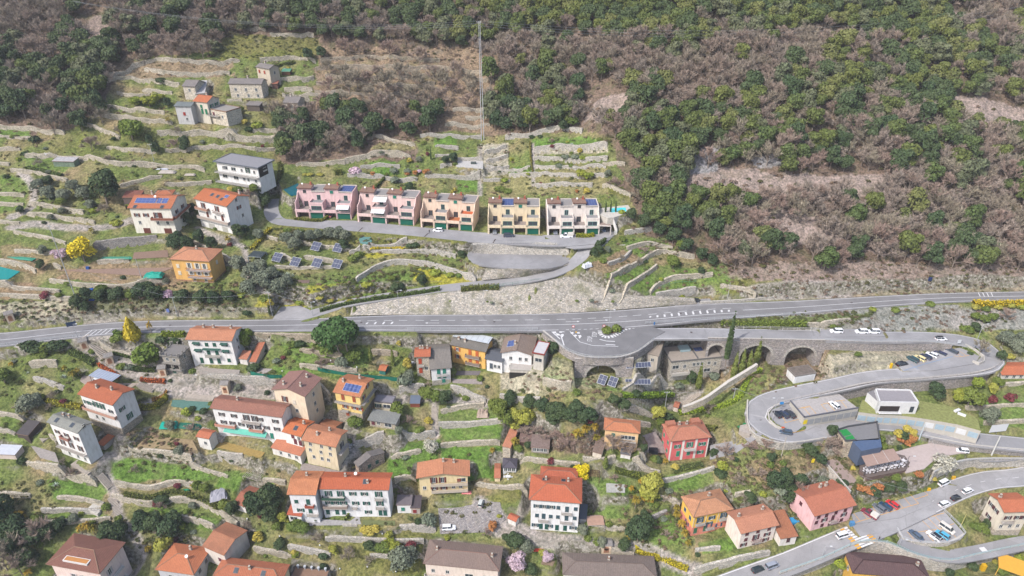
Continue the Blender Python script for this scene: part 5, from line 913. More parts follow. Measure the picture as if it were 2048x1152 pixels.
cut([(1560,1147,20.2),(1648,1116,22),(1700,1092,23.4),(1737,1083,24.2),(1773,1086,24.3),(1815,1104,23.8),(1856,1117,23.3),(1903,1122,22.9),(1947,1112,22.4),(2048,1091,22)],4.6,3)
cut([(1494,802,42),(1494,847,40.7),(1512,874,39.9),(1560,889,39.5),(1600,887,39.3),(1650,879,39)],2.6,2)
cut([(1868,948,33.2),(1890,936,33.2),(1925,925,33.2),(1985,921,33.1),(2150,923,33.1)],2.8,2);cut([(1860,876,37.2),(1930,890,36.7),(1990,897,36.2),(2150,911,35.2)],2.4,1.6)
cut([(1794,1061,24.6),(1804,1078,24.3),(1846,1088,24.4),(1898,1087,24.8),(1930,1070,25.3)],1.2,1.5)
BANKS=[('long pale boulder embankment rising from the main road to the access road',[(705,609,57.6),(804,596,59.8),(882,588,61.6),(960,577,63),(1025,570,64.3),(1080,563,65.4),(1120,557,66.2),(1150,556,66),(1190,570,64),(1235,585,61.5),(1300,595,59.5),(1390,600,58)],[(700,631,56.1),(804,629,56.1),(882,629,56.1),(960,629,56.1),(1025,628.5,56.1),(1100,627,56.1),(1190,622,56.1),(1260,617,56.1),(1320,612.5,56.1),(1395,608,56.1)],0,110,.12),('boulder wall below the sunken parking bowl',[(975,530,69),(1020,537,69),(1060,538,69),(1105,536,68.8),(1140,528,68.8)],[(962,561,63.6),(1010,556,64.8),(1050,554,65.2),(1095,545,66.3),(1135,535,67.6)],0,40,.12),('cut stone back wall of the sunken parking bowl',[(945,490,73),(980,488.5,73),(1060,488,73),(1115,490,73),(1137,497,71.6)],[(944,505,69.05),(980,508,69.05),(1060,509,69.05),(1118,510,69.05),(1138,511,69.3)],1,40,.05)]
def resam(P,n):
 L=[0]
 for a,b in zip(P,P[1:]):L.append(L[-1]+(b-a).length)
 out=[];j=0
 for i in range(n+1):
  s_=L[-1]*i/n
  while j<len(P)-2 and L[j+1]<s_:j+=1
  out.append(P[j].lerp(P[j+1],(s_-L[j])/max(L[j+1]-L[j],1e-6)))
 return out
for _l,top,bot,*_r in BANKS:
 T,B_=resam(smooth_line([onZ(*p)for p in top],1),160),resam(smooth_line([onZ(*p)for p in bot],1),160)
 for a,b in zip(T,B_):
  for k in range(-1,26):
   p=b.lerp(a,k/24);i,j=int(round((p.x-X0)/DX)),int(round((p.y-Y0)/DX))
   if 0<=i<NX and 0<=j<NY:G[j,i]=min(G[j,i],p.z-.55)
PX,PY=projN(XX,YY,G)
nzl=fbm(XX/9,YY/9,21,4);nzs=fbm(XX/2.6,YY/2.6,31,3)
COVER=dict(grass=(112,126,70),lawn=(100,136,58),dry=(146,140,98),litter=(128,110,98),brown=(150,130,110),scree=(168,152,146),rock=(160,158,162),pale=(186,178,162),olive=(120,122,66),yellow=(178,172,60),pave=(176,168,164),dark=(84,92,58),earth=(160,134,112))
CV={k:np.array(alb(v,.66)[:3])for k,v in COVER.items()}
R=np.zeros(G.shape+(3,));R[:]=CV['grass']
def blend(mask,c,soft=None):
 global R
 R=R*(1-mask[...,None])+CV[c]*mask[...,None]
blend(np.clip((nzl-.42)*5,0,1)*.9,'dry');blend(np.clip((nzs-.6)*6,0,1)*.5,'olive')
blend(np.clip((nzl-.62)*6,0,1)*.5,'earth')
def parea(poly,c,a=1.,feather=7.,nz=.0,both=.35):
 """ground cover inside an area traced on the ground, ragged by noise"""
 jx=(fbm(XX/5,YY/5,41,2)-.5)*feather*4;jy=(fbm(XX/5,YY/5,47,2)-.5)*feather*2.4
 msk=inpoly(PX+jx,PY+jy,poly).astype(float)*a
 if nz:msk*=np.clip((nzs-nz)*5,0,1)
 blend(msk,c)
parea([(-200,-200),(2300,-200),(2300,560),(1700,560),(1640,575),(1560,585),(1440,545),(1300,470),(1262,400),(1235,330),(1215,270),(1165,258),(985,272),(900,262),(840,268),(830,320),(690,320),(560,330),(560,250),(640,200),(625,100),(440,100),(250,118),(200,215),(130,268),(-200,265)],'litter')
parea([(-200,-200),(2300,-200),(2300,560),(1440,545),(1262,400),(985,272),(620,180),(250,118),(-200,265)],'dark',.55,nz=.5)
parea([(625,95),(1000,95),(990,275),(900,262),(800,220),(640,215)],'brown',.95);parea([(640,130),(990,140),(980,270),(900,260),(780,200),(640,185)],'brown');parea([(640,120),(900,120),(900,190),(640,190)],'dry',.5,nz=.5)
parea([(440,70),(640,70),(630,120),(440,120)],'olive',.8);parea([(200,120),(470,120),(460,150),(230,160)],'brown',.9)
parea([(150,60),(230,10),(250,90),(180,120)],'scree',.6)
for q in([(1190,200),(1260,180),(1270,240),(1170,245)],[(1370,330),(1560,345),(1640,350),(1780,345),(1800,390),(1560,400),(1400,410),(1330,370)],[(1880,195),(1960,190),(2100,230),(2100,290),(1960,270),(1880,240)],[(1080,75),(1240,85),(1250,105),(1100,90)],[(1560,75),(1720,70),(1730,90),(1560,95)],[(1870,30),(2060,28),(2060,50),(1900,45)],[(1560,440),(1700,460),(1900,470),(1890,520),(1700,500),(1480,480)],[(1420,400),(1540,410),(1700,450),(1600,470),(1450,440)],[(1100,190),(1160,180),(1160,215),(1100,220)]):parea(q,'scree',.9)
for q in([(1590,275),(1680,270),(1685,310),(1600,305)],[(1500,310),(1590,300),(1600,330),(1510,335)],[(1370,300),(1440,290),(1440,340),(1380,350)],[(1730,250),(1770,250),(1765,285),(1735,285)]):parea(q,'rock',1,4)
parea([(1440,545),(1560,520),(1900,530),(2100,520),(2100,580),(1560,600)],'scree',.55);parea([(1460,560),(1560,560),(1560,600),(1470,600)],'olive',.9)
for q,c in(([(1066,278),(1180,273),(1210,285),(1140,290),(1070,294)],'lawn'),([(870,274),(915,275),(915,290),(868,291)],'lawn'),([(930,318),(964,318),(964,327),(930,327)],'lawn'),([(735,325),(790,322),(800,352),(750,352)],'lawn'),([(915,357),(962,357),(962,385),(912,385)],'lawn'),([(1025,335),(1070,332),(1072,348),(1024,350)],'lawn'),([(1185,362),(1250,375),(1262,395),(1190,388)],'olive'),([(965,290),(1015,285),(1018,350),(965,355)],'pale'),([(1066,294),(1215,294),(1215,305),(1066,310)],'pale'),([(970,355),(1215,325),(1215,390),(970,390)],'dry'),([(540,385),(720,375),(850,375),(850,395),(540,440)],'grass')):parea(q,c,.9,2)
parea([(760,280),(840,285),(830,300),(740,300)],'dry',.9)
for q,c,a in(([(160,265),(340,250),(420,262),(520,282),(540,320),(300,335),(60,310)],'olive',.35),([(50,315),(150,320),(130,345),(50,335)],'lawn',.7),([(0,350),(60,360),(50,420),(0,425)],'lawn',.6),([(0,255),(60,258),(60,272),(0,270)],'lawn',.8),([(230,300),(430,340),(420,365),(250,350)],'grass',.6),([(0,490),(120,500),(90,545),(0,540)],'earth',.6),([(190,520),(360,520),(350,575),(100,560)],'earth',.75),([(100,555),(250,575),(200,600),(60,590)],'lawn',.5),([(200,375),(260,360),(300,380),(290,440),(200,420)],'earth',.5),([(0,560),(60,565),(120,590),(0,600)],'earth',.8)):parea(q,c,a,4)
for q,c,a in(([(540,450),(700,455),(960,485),(940,505),(690,490),(540,475)],'olive',.9),([(960,545),(700,600),(540,600),(540,560),(800,530)],'grass',.8),([(520,590),(700,560),(760,580),(620,615),(500,625)],'yellow',.7),([(830,535),(900,545),(950,562),(880,570),(830,572)],'yellow',.8),([(720,505),(800,490),(830,500),(740,515)],'yellow',.9),([(640,560),(840,545),(800,585),(680,600)],'lawn',.45),([(0,605),(150,600),(400,600),(500,615),(500,632),(150,640),(0,640)],'pale',.7),([(150,590),(500,580),(500,620),(150,625)],'dark',.7),([(1190,440),(1250,420),(1260,450),(1240,480)],'olive',.7),([(1240,480),(1340,470),(1340,520),(1250,510)],'lawn',.5),([(1180,540),(1450,520),(1460,590),(1200,600)],'lawn',.5),([(1160,540),(1240,500),(1290,520),(1180,560)],'earth',.8),([(1300,500),(1440,520),(1420,540),(1310,530)],'earth',.5)):parea(q,c,a,4)
for q,c,a in(([(1560,625),(1880,610),(2100,620),(2100,660),(1900,660),(1700,665),(1560,650)],'rock',.75),([(1440,640),(1760,625),(1680,650),(1430,658)],'grass',.9),([(1560,700),(1660,690),(1660,760),(1570,760)],'brown',.95),([(1640,710),(1850,690),(1850,742),(1640,775)],'pale',.8),([(1440,700),(1530,700),(1530,760),(1440,790)],'brown',.6),([(1370,830),(1540,740),(1500,830),(1430,835)],'grass',.9),([(1960,800),(2100,790),(2100,860),(1960,850)],'lawn',.7),([(1640,880),(1700,880),(1720,960),(1640,950)],'brown',.8)):parea(q,c,a,3)
for q,c,a in(([(215,910),(400,925),(430,960),(240,965),(205,940)],'lawn',.9),([(100,960),(220,965),(205,1005),(110,1000)],'lawn',.8),([(60,1025),(210,1025),(220,1040),(70,1045)],'lawn',.7),([(440,940),(560,955),(540,990),(430,975)],'lawn',.8),([(300,1005),(470,1050),(440,1070),(300,1020)],'lawn',.6),([(560,690),(740,700),(740,735),(600,730)],'lawn',.55),([(540,730),(760,745),(750,760),(560,755)],'lawn',.7),([(770,890),(880,880),(870,960),(780,960)],'lawn',.9),([(880,895),(1005,890),(1000,960),(880,960)],'lawn',.95),([(880,825),(1005,810),(1005,840),(880,845)],'lawn',.6),([(880,855),(1005,850),(1005,880),(880,880)],'lawn',.8),([(1088,745),(1245,775),(1240,785),(1088,758)],'lawn',.7),([(1030,905),(1140,915),(1210,985),(1160,960),(1040,930)],'grass',.8),([(950,1000),(1060,965),(1055,1000),(1000,1010)],'olive',.9),([(1165,950),(1255,960),(1255,1040),(1170,1030)],'lawn',.7),([(1260,1040),(1380,1030),(1390,1090),(1270,1090)],'lawn',.5),([(1390,1085),(1470,1070),(1475,1095),(1400,1110)],'lawn',.7),([(1330,955),(1430,940),(1430,975),(1330,985)],'lawn',.6),([(670,1085),(860,1080),(850,1152),(670,1152)],'olive',.7),([(560,1050),(860,1070),(840,1080),(580,1085)],'olive',.7),([(1420,940),(1620,930),(1600,1050),(1470,1040)],'dry',.7),([(1440,960),(1540,970),(1560,1040),(1480,1040)],'grass',.8),([(1500,920),(1650,900),(1640,990),(1500,960)],'earth',.6),([(1040,860),(1200,880),(1200,915),(1040,890)],'litter',.9),([(255,840),(400,905),(390,930),(260,905)],'litter',.8),([(1000,1010),(1060,1000),(1055,1060),(1000,1040)],'grass',.8),([(100,820),(330,830),(330,860),(100,850)],'grass',.6),([(0,830),(60,840),(90,900),(0,890)],'lawn',.5),([(60,640),(70,640),(60,650)],'pale',.1),([(1245,700),(1345,720),(1345,800),(1245,800)],'pale',.7),([(1050,700),(1130,720),(1240,770),(1080,790)],'pale',.35),([(1000,740),(1090,740),(1080,790),(1000,780)],'pale',.8),([(200,620),(340,700),(560,800),(460,800),(250,720),(160,660)],'pave',.85),([(600,840),(700,840),(720,930),(690,960),(640,900)],'pave',.8)):parea(q,c,a,4)
def trail(pts,wd,c='pave',a=.95):
 P=smooth_line([onT(*p)for p in pts],2);m=wd+2
 sl=sub(min(p.x for p in P)-m,max(p.x for p in P)+m,min(p.y for p in P)-m,max(p.y for p in P)+m)
 D,S,Z,E=line_dist(P,sl);k=np.clip((wd+.4-D)*2,0,1)[...,None]*a;R[sl]=R[sl]*(1-k)+CV[c]*k
 return P
TR=[trail([(160,678),(190,700),(225,725),(262,742),(330,770),(400,790),(440,795)],2.2),trail([(400,790),(480,775),(560,785)],2.0),trail([(285,820),(320,800),(345,785),(400,790)],1.3),trail([(265,830),(240,860),(245,890),(215,910),(208,940),(225,975),(235,1010),(240,1040),(275,1080),(285,1110),(265,1152)],1.3),trail([(795,805),(870,790),(975,808)],1.2),trail([(868,800),(872,870)],1.0),trail([(640,885),(690,880),(715,920),(700,960)],1.4),trail([(985,1055),(1050,1070),(1130,1085),(1230,1100),(1300,1120),(1390,1145)],1.8),trail([(960,1010),(1000,1040),(1060,1066)],2.2),trail([(1030,1045),(1045,1020),(1060,1005)],1.0),trail([(40,345),(62,365),(68,392),(58,420),(20,435)],1.3),trail([(20,455),(70,448),(150,455),(230,452),(262,440)],1.4),trail([(960,290),(960,390)],.7),trail([(1065,290),(1066,370)],.6),trail([(1500,585),(1600,580),(1700,592)],1.),trail([(1340,815),(1370,800),(1400,780)],1.2),trail([(395,455),(440,480),(480,490),(490,505),(500,560),(545,600)],.9)]
PX,PY=None,None
R*=(1+(fbm(XX/1.7,YY/1.7,61,2)-.5)[...,None]*.5)
me=bpy.data.meshes.new('ground')
nv=NX*NY;co=np.stack([XX,YY,G],-1).reshape(-1,3)
idx=np.arange(nv).reshape(NY,NX);q=np.stack([idx[:-1,:-1],idx[:-1,1:],idx[1:,1:],idx[1:,:-1]],-1).reshape(-1,4)
me.vertices.add(nv);me.vertices.foreach_set('co',co.ravel());me.loops.add(q.size);me.loops.foreach_set('vertex_index',q.ravel())
me.polygons.add(len(q));me.polygons.foreach_set('loop_start',np.arange(0,q.size,4));me.polygons.foreach_set('loop_total',np.full(len(q),4));me.polygons.foreach_set('use_smooth',np.ones(len(q),bool))
at=me.color_attributes.new('cover','FLOAT_COLOR','POINT');at.data.foreach_set('color',np.concatenate([R.reshape(-1,3),np.ones((nv,1))],1).astype(np.float32).ravel())
me.update();me.validate()
g=N('ground_cover');ca=g.n('ShaderNodeAttribute',attribute_name='cover');n1=g.noise(1.1,5,rough=.7);n2=g.noise(.22,4);n3=g.noise(4.5,3)
c1=g.mix(g.ramp(n1.outputs[0],[(.38,(0,0,0)),(.62,(1,1,1))]),g.mix(1.,ca.outputs[0],(.5,.54,.5,1),'MULTIPLY'),g.mix(1.,ca.outputs[0],(1.42,1.38,1.36,1),'MULTIPLY'))
c1=g.mix(g.ramp(n3.outputs[0],[(.56,(0,0,0)),(.68,(.6,)*3)]),c1,(.05,.058,.025,1));n4=g.noise(2.2,5,rough=.8);c1=g.mix(g.ramp(n4.outputs[0],[(.6,(0,0,0)),(.7,(.6,)*3)]),c1,(.27,.25,.21,1));c1=g.mix(g.ramp(n2.outputs[0],[(.5,(0,0,0)),(.7,(.3,)*3)]),c1,(.16,.13,.08,1))
ge=g.n('ShaderNodeNewGeometry');sx=g.n('ShaderNodeSeparateXYZ');g.l(ge.outputs['Normal'],sx.inputs[0])
vo=g.n('ShaderNodeTexVoronoi',Scale=1.3);tcx=g.n('ShaderNodeTexCoord');g.l(tcx.outputs['Object'],vo.inputs['Vector']);se=g.n('ShaderNodeSeparateColor');g.l(vo.outputs['Color'],se.inputs[0])
stc=g.ramp(se.outputs[0],[(0,(.10,.09,.075)),(.5,(.22,.2,.17)),(1,(.34,.32,.28))]);stc=g.mix(g.ramp(n1.outputs[0],[(.45,(0,0,0)),(.6,(.8,)*3)]),stc,(.075,.08,.04,1))
mr=g.n('ShaderNodeMapRange');g.l(sx.outputs[2],mr.inputs[0]);mr.inputs[1].default_value=.52;mr.inputs[2].default_value=.70;mr.inputs[3].default_value=1;mr.inputs[4].default_value=0
c1=g.mix(mr.outputs[0],c1,stc);g.l(c1,g.b.inputs['Base Color']);g.b.inputs['Roughness'].default_value=1;g.b.inputs['Specular IOR Level'].default_value=.1;g.bump(n1.outputs[0],1.,.5)
me.materials.append(g.m);ground=link('ground',me);struct(ground)
# -- roads
ASP=asphalt(.165);ASPL=asphalt(.235)
WH=plain((238,238,240),.7,var=.12);YL=plain((238,176,60),.7,var=.15);BLU=plain((90,150,200),.7,var=.2);KERB=plain((205,200,192),.9)
def offs(P,d):
 out=[]
 for i,p in enumerate(P):
  t=(P[min(i+1,len(P)-1)]-P[max(i-1,0)]);t.z=0;t.normalize();out.append(p+Vector((-t.y,t.x,0))*(d[i]if hasattr(d,'__len__')else d))
 return out
def ribbon(name,P,wl,wr,mt,thick=.35,z=0):
 A_,B_=offs(P,wl),offs(P,-wr if not hasattr(wr,'__len__')else[-x for x in wr]);m=MB();u=Vector((0,0,z));dn=Vector((0,0,-thick))
 k=len(P);m.v=[tuple(p+u)for p in A_]+[tuple(p+u)for p in B_]+[tuple(p+u+dn)for p in A_]+[tuple(p+u+dn)for p in B_];mi=m.mi(mt)
 for i in range(k-1):
  for f in((k+i,k+i+1,i+1,i),(2*k+i,i,i+1,2*k+i+1),(3*k+i+1,k+i+1,k+i,3*k+i)):m.f.append(f);m.m.append(mi)
 return m
def line(m,P,off,w_,mt,z=.012,dash=None,a=0,b=None):
 Q=offs(P,off);Q=Q[a:b]
 acc=0;Rr=[]
 for p,q in zip(Q,Q[1:]):
  L=(q-p).length
  if dash:
   n_=max(1,int(L/.5));d=(q-p)/n_
   for i in range(n_):
    if(acc%(dash[0]+dash[1]))<dash[0]:s_=p+d*i;o=Vector((-d.y,d.x,0)).normalized()*w_/2;u=Vector((0,0,z));m.face([s_+o+u,s_-o+u,s_+d-o+u,s_+d+o+u],mt)
    acc+=L/n_
  else:
   d=q-p
   if L<.01:continue
   o=Vector((-d.y,d.x,0)).normalized()*w_/2;u=Vector((0,0,z));m.face([p+o+u,p-o+u,q-o+u,q+o+u],mt)
 return m
mw=[]
for i in range(len(MAIN)-1):
 n_=max(1,int((MAIN[i+1]-MAIN[i]).length/2.5))
 for k in range(n_):mw.append((MAINW[i]+(MAINW[i+1]-MAINW[i])*k/n_)/2)
mw.append(MAINW[-1]/2);PM=SM['MAIN']
mr_=struct(ribbon('main_road',PM,mw,mw,ASP,.5).build('main_road'))
def idx_at(P,px):return min(range(len(P)),key=lambda i:abs(proj(P[i])[0]-px))
m=MB();i7,i14,i16=idx_at(PM,700),idx_at(PM,1130),idx_at(PM,1480)
line(m,PM,[w_-.55 for w_ in mw],.18,WH);line(m,PM,[-(w_-.9)for w_ in mw],.18,WH,b=i14);line(m,PM,[-(w_-.9)for w_ in mw],.18,WH,dash=(1,1),a=i14,b=idx_at(PM,1250));line(m,PM,[-(w_-.9)for w_ in mw],.18,WH,a=idx_at(PM,1250))
line(m,PM,0,.2,WH,b=i7);line(m,PM,1.7,.18,WH,a=i7,b=i16,dash=(3,2.5));line(m,PM,-1.6,.2,WH,a=i7,b=i16);line(m,PM,0,.2,WH,a=i16)
def hatch(m,P,a,b,wmax,off=0,w_=.45):
 Q=offs(P,off)[a:b];n_=len(Q)
 for i in range(1,n_-1):
  t=math.sin(math.pi*i/n_)**.6*wmax;p=Q[i];d=(Q[i+1]-Q[i-1]);d.z=0;d.normalize();nn=Vector((-d.y,d.x,0));u=Vector((0,0,.03))
  for s_ in(0,):
   c=p+d*s_;m.face([c+nn*t+u,c-nn*t-d*.4+u,c-nn*t+d*(w_-.4)+u,c+nn*t+d*w_+u],WH)
hatch(m,PM,idx_at(PM,715),idx_at(PM,812),.75,.05,.6);hatch(m,PM,idx_at(PM,1290),idx_at(PM,1490),1.0,.05,.65)
for px_,o in((870,.9),(1200,.9),(1140,.9)):
 i=idx_at(PM,px_);p=PM[i];d=(PM[i+1]-PM[i]).normalized();nn=Vector((-d.y,d.x,0));u=Vector((0,0,.014));s_=1 if px_<1000 else-1
 m.face([p+nn*.08+u-d*2,p-nn*.08+u-d*2,p-nn*.08+u+d*2,p+nn*.08+u+d*2],WH);e=p-d*2*s_;m.face([e+nn*.45+u,e-d*.9*s_+u,e-nn*.45+u][::1 if s_>0 else-1],WH)
for px_,side,n_ in((190,-1,5),(1960,1,4),(185,0,0)):
 i=idx_at(PM,px_)
 for k in range(n_):
  p=PM[i+k//2+(k%2)];
  d=(PM[i+1]-PM[i]).normalized();nn=Vector((-d.y,d.x,0));c=PM[i]+d*k*1.6+nn*side*1.7;u=Vector((0,0,.015));m.face([c+nn*1.5+u,c-nn*1.5-d*1.2+u,c-nn*1.5-d*.9+u,c+nn*1.5+d*.3+u],WH)
m.build('road_marking',mr_)
PV=SM['VIA'];vr=struct(ribbon('hairpin_road',PV,3.4,3.4,ASPL,.6).build('hairpin_road'));m=MB()
line(m,PV,3.0,.15,WH);line(m,PV,-3.0,.15,WH,a=0,b=idx_at(PV,1500));line(m,PV,-3.0,.15,WH,a=len(PV)//2)
m.build('road_marking',vr)
PL=SM['LOW'];lr=struct(ribbon('lower_road',PL,3.6,3.6,ASPL,.5).build('lower_road'));m=MB()
line(m,PL,3.3,.14,WH,b=idx_at(PL,1830));line(m,PL,-3.3,.14,WH);line(m,PL,0,.12,WH,dash=(2,3),b=idx_at(PL,1800));line(m,PL,-3.2,.14,WH,z=.014,a=idx_at(PL,1690))
ic=idx_at(PL,1722);
for k in range(9):
 d=(PL[ic+1]-PL[ic-1]);d.z=0;d.normalize();nn=Vector((-d.y,d.x,0));c=PL[ic]+nn*(-3.3+.85*k);z_=Vector((0,0,.02))
 zz=Vector((0,0,(PL[ic+1].z-PL[ic].z)/(PL[ic+1]-PL[ic]).length))
 for a_,b_,mt in((-3.6,-2.1,YL),(-2.1,1.9,WH),(1.9,3.3,YL)):
  cc=[c+d*a_+zz*a_,c+d*a_+zz*a_+nn*.5,c+d*b_+zz*b_+nn*.5,c+d*b_+zz*b_];m.face([p+z_ for p in cc],mt)
m.build('road_marking',lr)
PN=SM['LANE'];ln=struct(ribbon('lane',PN,2.9,2.9,ASPL,.4).build('lane'));PA=SM['ACC'];ac=struct(ribbon('access_road',PA,2.6,2.6,ASPL,.4,.004).build('access_road'))
m=MB();dg=plain((70,55,50),.8,var=0)
for px_ in(725,855,985):
 i=idx_at(PN,px_);p=PN[i];d=(PN[i+1]-PN[i]).normalized();nn=Vector((-d.y,d.x,0));u=Vector((0,0,.012));m.face([p+nn*2.8+u,p-nn*2.8-d*.6+u,p-nn*2.8-d*.2+u,p+nn*2.8+d*.4+u][::-1],dg)
m.build('drain_grate',ln)
sd=struct(ribbon('side_lane',SM['SIDE'],2.3,2.3,ASPL,.4,.004).build('side_lane'));tl=struct(ribbon('terrace_lane',SM['TERL'],1.4,1.4,ASPL,.3,.004).build('terrace_lane'))
surf={}
for k,dz,thick in(('junction',.008,.6),('bowl',.05,.5),('yard',.01,.4),('strip',.03,.4),('layby',.02,.4),('forecourt',-.03,.4),('merge',-.01,.4),('bays',.01,.4),('islandlot',.01,.4),('upperlot',.01,.4),('lowerlot',.012,.4),('entrance',.008,.4),('plaza',.06,2.5),('ramp',.06,.6),('court',.05,.4),('pinkcourt',.05,.3),('stripe',.05,.3)):
 q=PADW[k];f=plane_of(q);m=MB();zz=[f(p.x,p.y)+dz for p in q]
 mt={'junction':asphalt(.15),'bowl':asphalt(.21),'plaza':plain((196,182,178),.9),'ramp':plain((160,142,135),.9),'court':stone((156,152,152),2.6,.15),'pinkcourt':plain((165,155,150),.9,var=.3),'stripe':asphalt(.2)}.get(k,ASPL)
 m.prism([(p.x,p.y)for p in q],[z_-thick for z_ in zz],zz,mt)
 surf[k]=(struct(m.build({'junction':'junction_pavement','plaza':'restaurant_plaza','ramp':'access_ramp','court':'cobbled_yard','pinkcourt':'villa_yard','stripe':'service_lane'}.get(k,'parking_area'))),f)
def mk(k,lines_,mt,w_=.13,dz=.02):
 m=MB();f=surf[k][1];d0={'bowl':.05,'plaza':.06,'ramp':.06}.get(k,.012)
 for L_ in lines_:
  pts=[]
  for x,y in L_:
   p=onZ(x,y,PADW[k][0].z)
   for _ in range(4):p=onZ(x,y,f(p.x,p.y))
   pts.append(Vector((p.x,p.y,f(p.x,p.y)+d0)))
  gl(m,pts,mt,w_,dz)
 m.build('bay_marking',surf[k][0])
mk('upperlot',[[(1708,1046),(1837,1007)],[(1837,1007),(1822,990)],[(1837-13*1.2,1011),(1807,994)],[(1806,1016),(1793,999)],[(1790,1021),(1777,1004)],[(1773,1026),(1760,1009)],[(1757,1031),(1744,1013)],[(1735,1038),(1722,1021)],[(1720,1042),(1707,1026)],[(1829,999),(1856,990)],[(1856,990),(1849,983)]],YL)
mk('lowerlot',[[(1842,1039),(1888,1026)],[(1842,1039),(1860,1056)],[(1856,1036),(1890,1070)],[(1869,1032),(1912,1075)],[(1836,1064),(1880,1058),(1908,1047)],[(1815,1064),(1830,1082)],[(1850,1064),(1870,1086)]],YL)
mk('junction',[[(1140,663),(1148,672),(1160,684),(1185,691),(1236,693)]],WH,.22);mk('junction',[[(1150,660),(1196,654)]],WH,.45)
mk('junction',[[(1200,679),(1212,682),(1229,683)],[(1212,689),(1230,690)],[(1107,664),(1122,672),(1128,690)],[(1100,660),(1120,678)],[(1113,660),(1128,664)]],WH,.35)
mk('islandlot',[[(1583,868-2),(1610,862-2)],[(1560,826),(1572,845)],[(1568,846),(1600,838)]],YL)
mk('bays',[[(1908,712),(1918,714),(1938,711)],[(1912,705),(1922,713)],[(1920,703),(1932,711)]],YL)
m=MB();f=surf['junction'][1];
def jp(x,y,dz=.03):p=onZ(x,y,55.8);return Vector((p.x,p.y,f(p.x,p.y)+dz))
ringc=[(1196,662),(1197,668),(1205,675),(1216,677),(1228,675),(1240,669),(1252,661),(1275,655),(1260,652),(1230,655),(1205,657)]
Rg=smooth_line([jp(*p)for p in ringc],.55)
for i in range(0,len(Rg)-1,2):
 d=(Rg[i+1]-Rg[i]).normalized();nn=Vector((-d.y,d.x,0));p,q=Rg[i],Rg[i+1];m.face([p-nn*.1,p+nn*1.3,q+nn*1.3,q-nn*.1],WH)
for c in((1151,666),(1116,664)):
 Rg=smooth_line([jp(c[0]+a_,c[1]+b_)for a_,b_ in((-9,-6),(2,-6),(6,2),(10,10),(2,7),(-6,2),(-9,-6))],.7)
 for i in range(0,len(Rg)-1,2):d=(Rg[i+1]-Rg[i]).normalized();nn=Vector((-d.y,d.x,0));m.face([Rg[i]-nn*.5,Rg[i]+nn*.5,Rg[i+1]+nn*.5,Rg[i+1]-nn*.5],WH)
m.build('hatching',surf['junction'][0])
for(x,y,r_)in((1193,675,.25),(1184,684,.3)):
 cu=bpy.data.curves.new('stop','FONT');cu.body='STOP';cu.size=1.7;cu.extrude=.004;cu.space_character=1.1
 to=bpy.data.objects.new('tmp',cu);COL.objects.link(to);dg_=bpy.context.evaluated_depsgraph_get();tm=bpy.data.meshes.new_from_object(to.evaluated_get(dg_));bpy.data.objects.remove(to)
 tm.materials.clear();tm.materials.append(WH);o=link('stop_marking',tm,surf['junction'][0],jp(x,y,.03),r_+math.pi*.36);o.scale=(.7,1.4,1)
mk('bays',[[(1808,741),(1850,728),(1905,713)],[(1822,729),(1836,738)]],BLU)
for o_,P_,ks in((mr_,PM,(330,720,980,1360,1700)),(vr,PV,(6,30,52,80,100,118,135)),(lr,PL,(40,70,95))):
 m=MB()
 for k in ks:
  i=idx_at(P_,k)if o_ is mr_ else min(k,len(P_)-2);p=P_[i]+Vector((.9,.7,0));m.tube((p.x,p.y,P_[i].z-.02),(p.x,p.y,P_[i].z+.03),.42,.42,plain((92,84,84),.8,var=0),10)
 m.build('manhole_cover',o_)
P=[jp(x,y,0)for x,y in((1206,661),(1212,667),(1224,668),(1238,664),(1252,657),(1230,658))];m=MB();m.prism([(p.x,p.y)for p in P],55.4,56.0,KERB,plain((150,120,95),.95,var=.4));tag(m.build('traffic_island'),'planted kerbed island in the middle of the junction','traffic island')
# -- retaining walls, parapets, rails
def wallmesh(P,zt,zb,th,mt,name,rows=2,rough=.0,cap=None):
 """vertical wall along P; zt, zb per point; thickness th behind the face (to the left of travel)"""
 B_=offs(P,th);m=MB();k=len(P);mi=m.mi(mt);rr=RNG
 jit=[rr.uniform(-rough,rough)for _ in range(k)]
 F_=[]
 for r in range(rows+1):
  t=r/rows;F_.append([(P[i].x+(rr.uniform(-rough,rough)*.6 if rough else 0),P[i].y+(rr.uniform(-rough,rough)*.6 if rough else 0),zb[i]+(zt[i]+jit[i]-zb[i])*t)for i in range(k)])
 back=[(B_[i].x,B_[i].y,zt[i]+jit[i])for i in range(k)];bb=[(B_[i].x,B_[i].y,zb[i])for i in range(k)]
 m.v=[p for r in F_ for p in r]+back+bb;n_=rows+1
 for i in range(k-1):
  for r in range(rows):m.f.append((r*k+i,r*k+i+1,(r+1)*k+i+1,(r+1)*k+i));m.m.append(mi)
  m.f.append((rows*k+i,rows*k+i+1,n_*k+i+1,n_*k+i));m.m.append(m.mi(cap)if cap else mi)
  m.f.append((n_*k+i,n_*k+i+1,(n_+1)*k+i+1,(n_+1)*k+i));m.m.append(mi)
 for i in(0,k-1):q=[r*k+i for r in range(n_)]+[n_*k+i,(n_+1)*k+i];m.f.append(tuple(q if i else q[::-1]));m.m.append(mi)
 o=Vector(P[len(P)//2]);m.v=[(a-o.x,b-o.y,c-o.z)for a,b,c in m.v]
 return m.build(name,None,o)
SW=[stone((204,196,180),2.3,.4),stone((190,178,160),2.3,.5),stone((200,196,188),2.2,.15),stone((168,164,162),2.2,.1)]
LOOK=['pale dry-stone wall','brownish dry-stone wall','tidy grey garden wall','tall grey masonry wall']
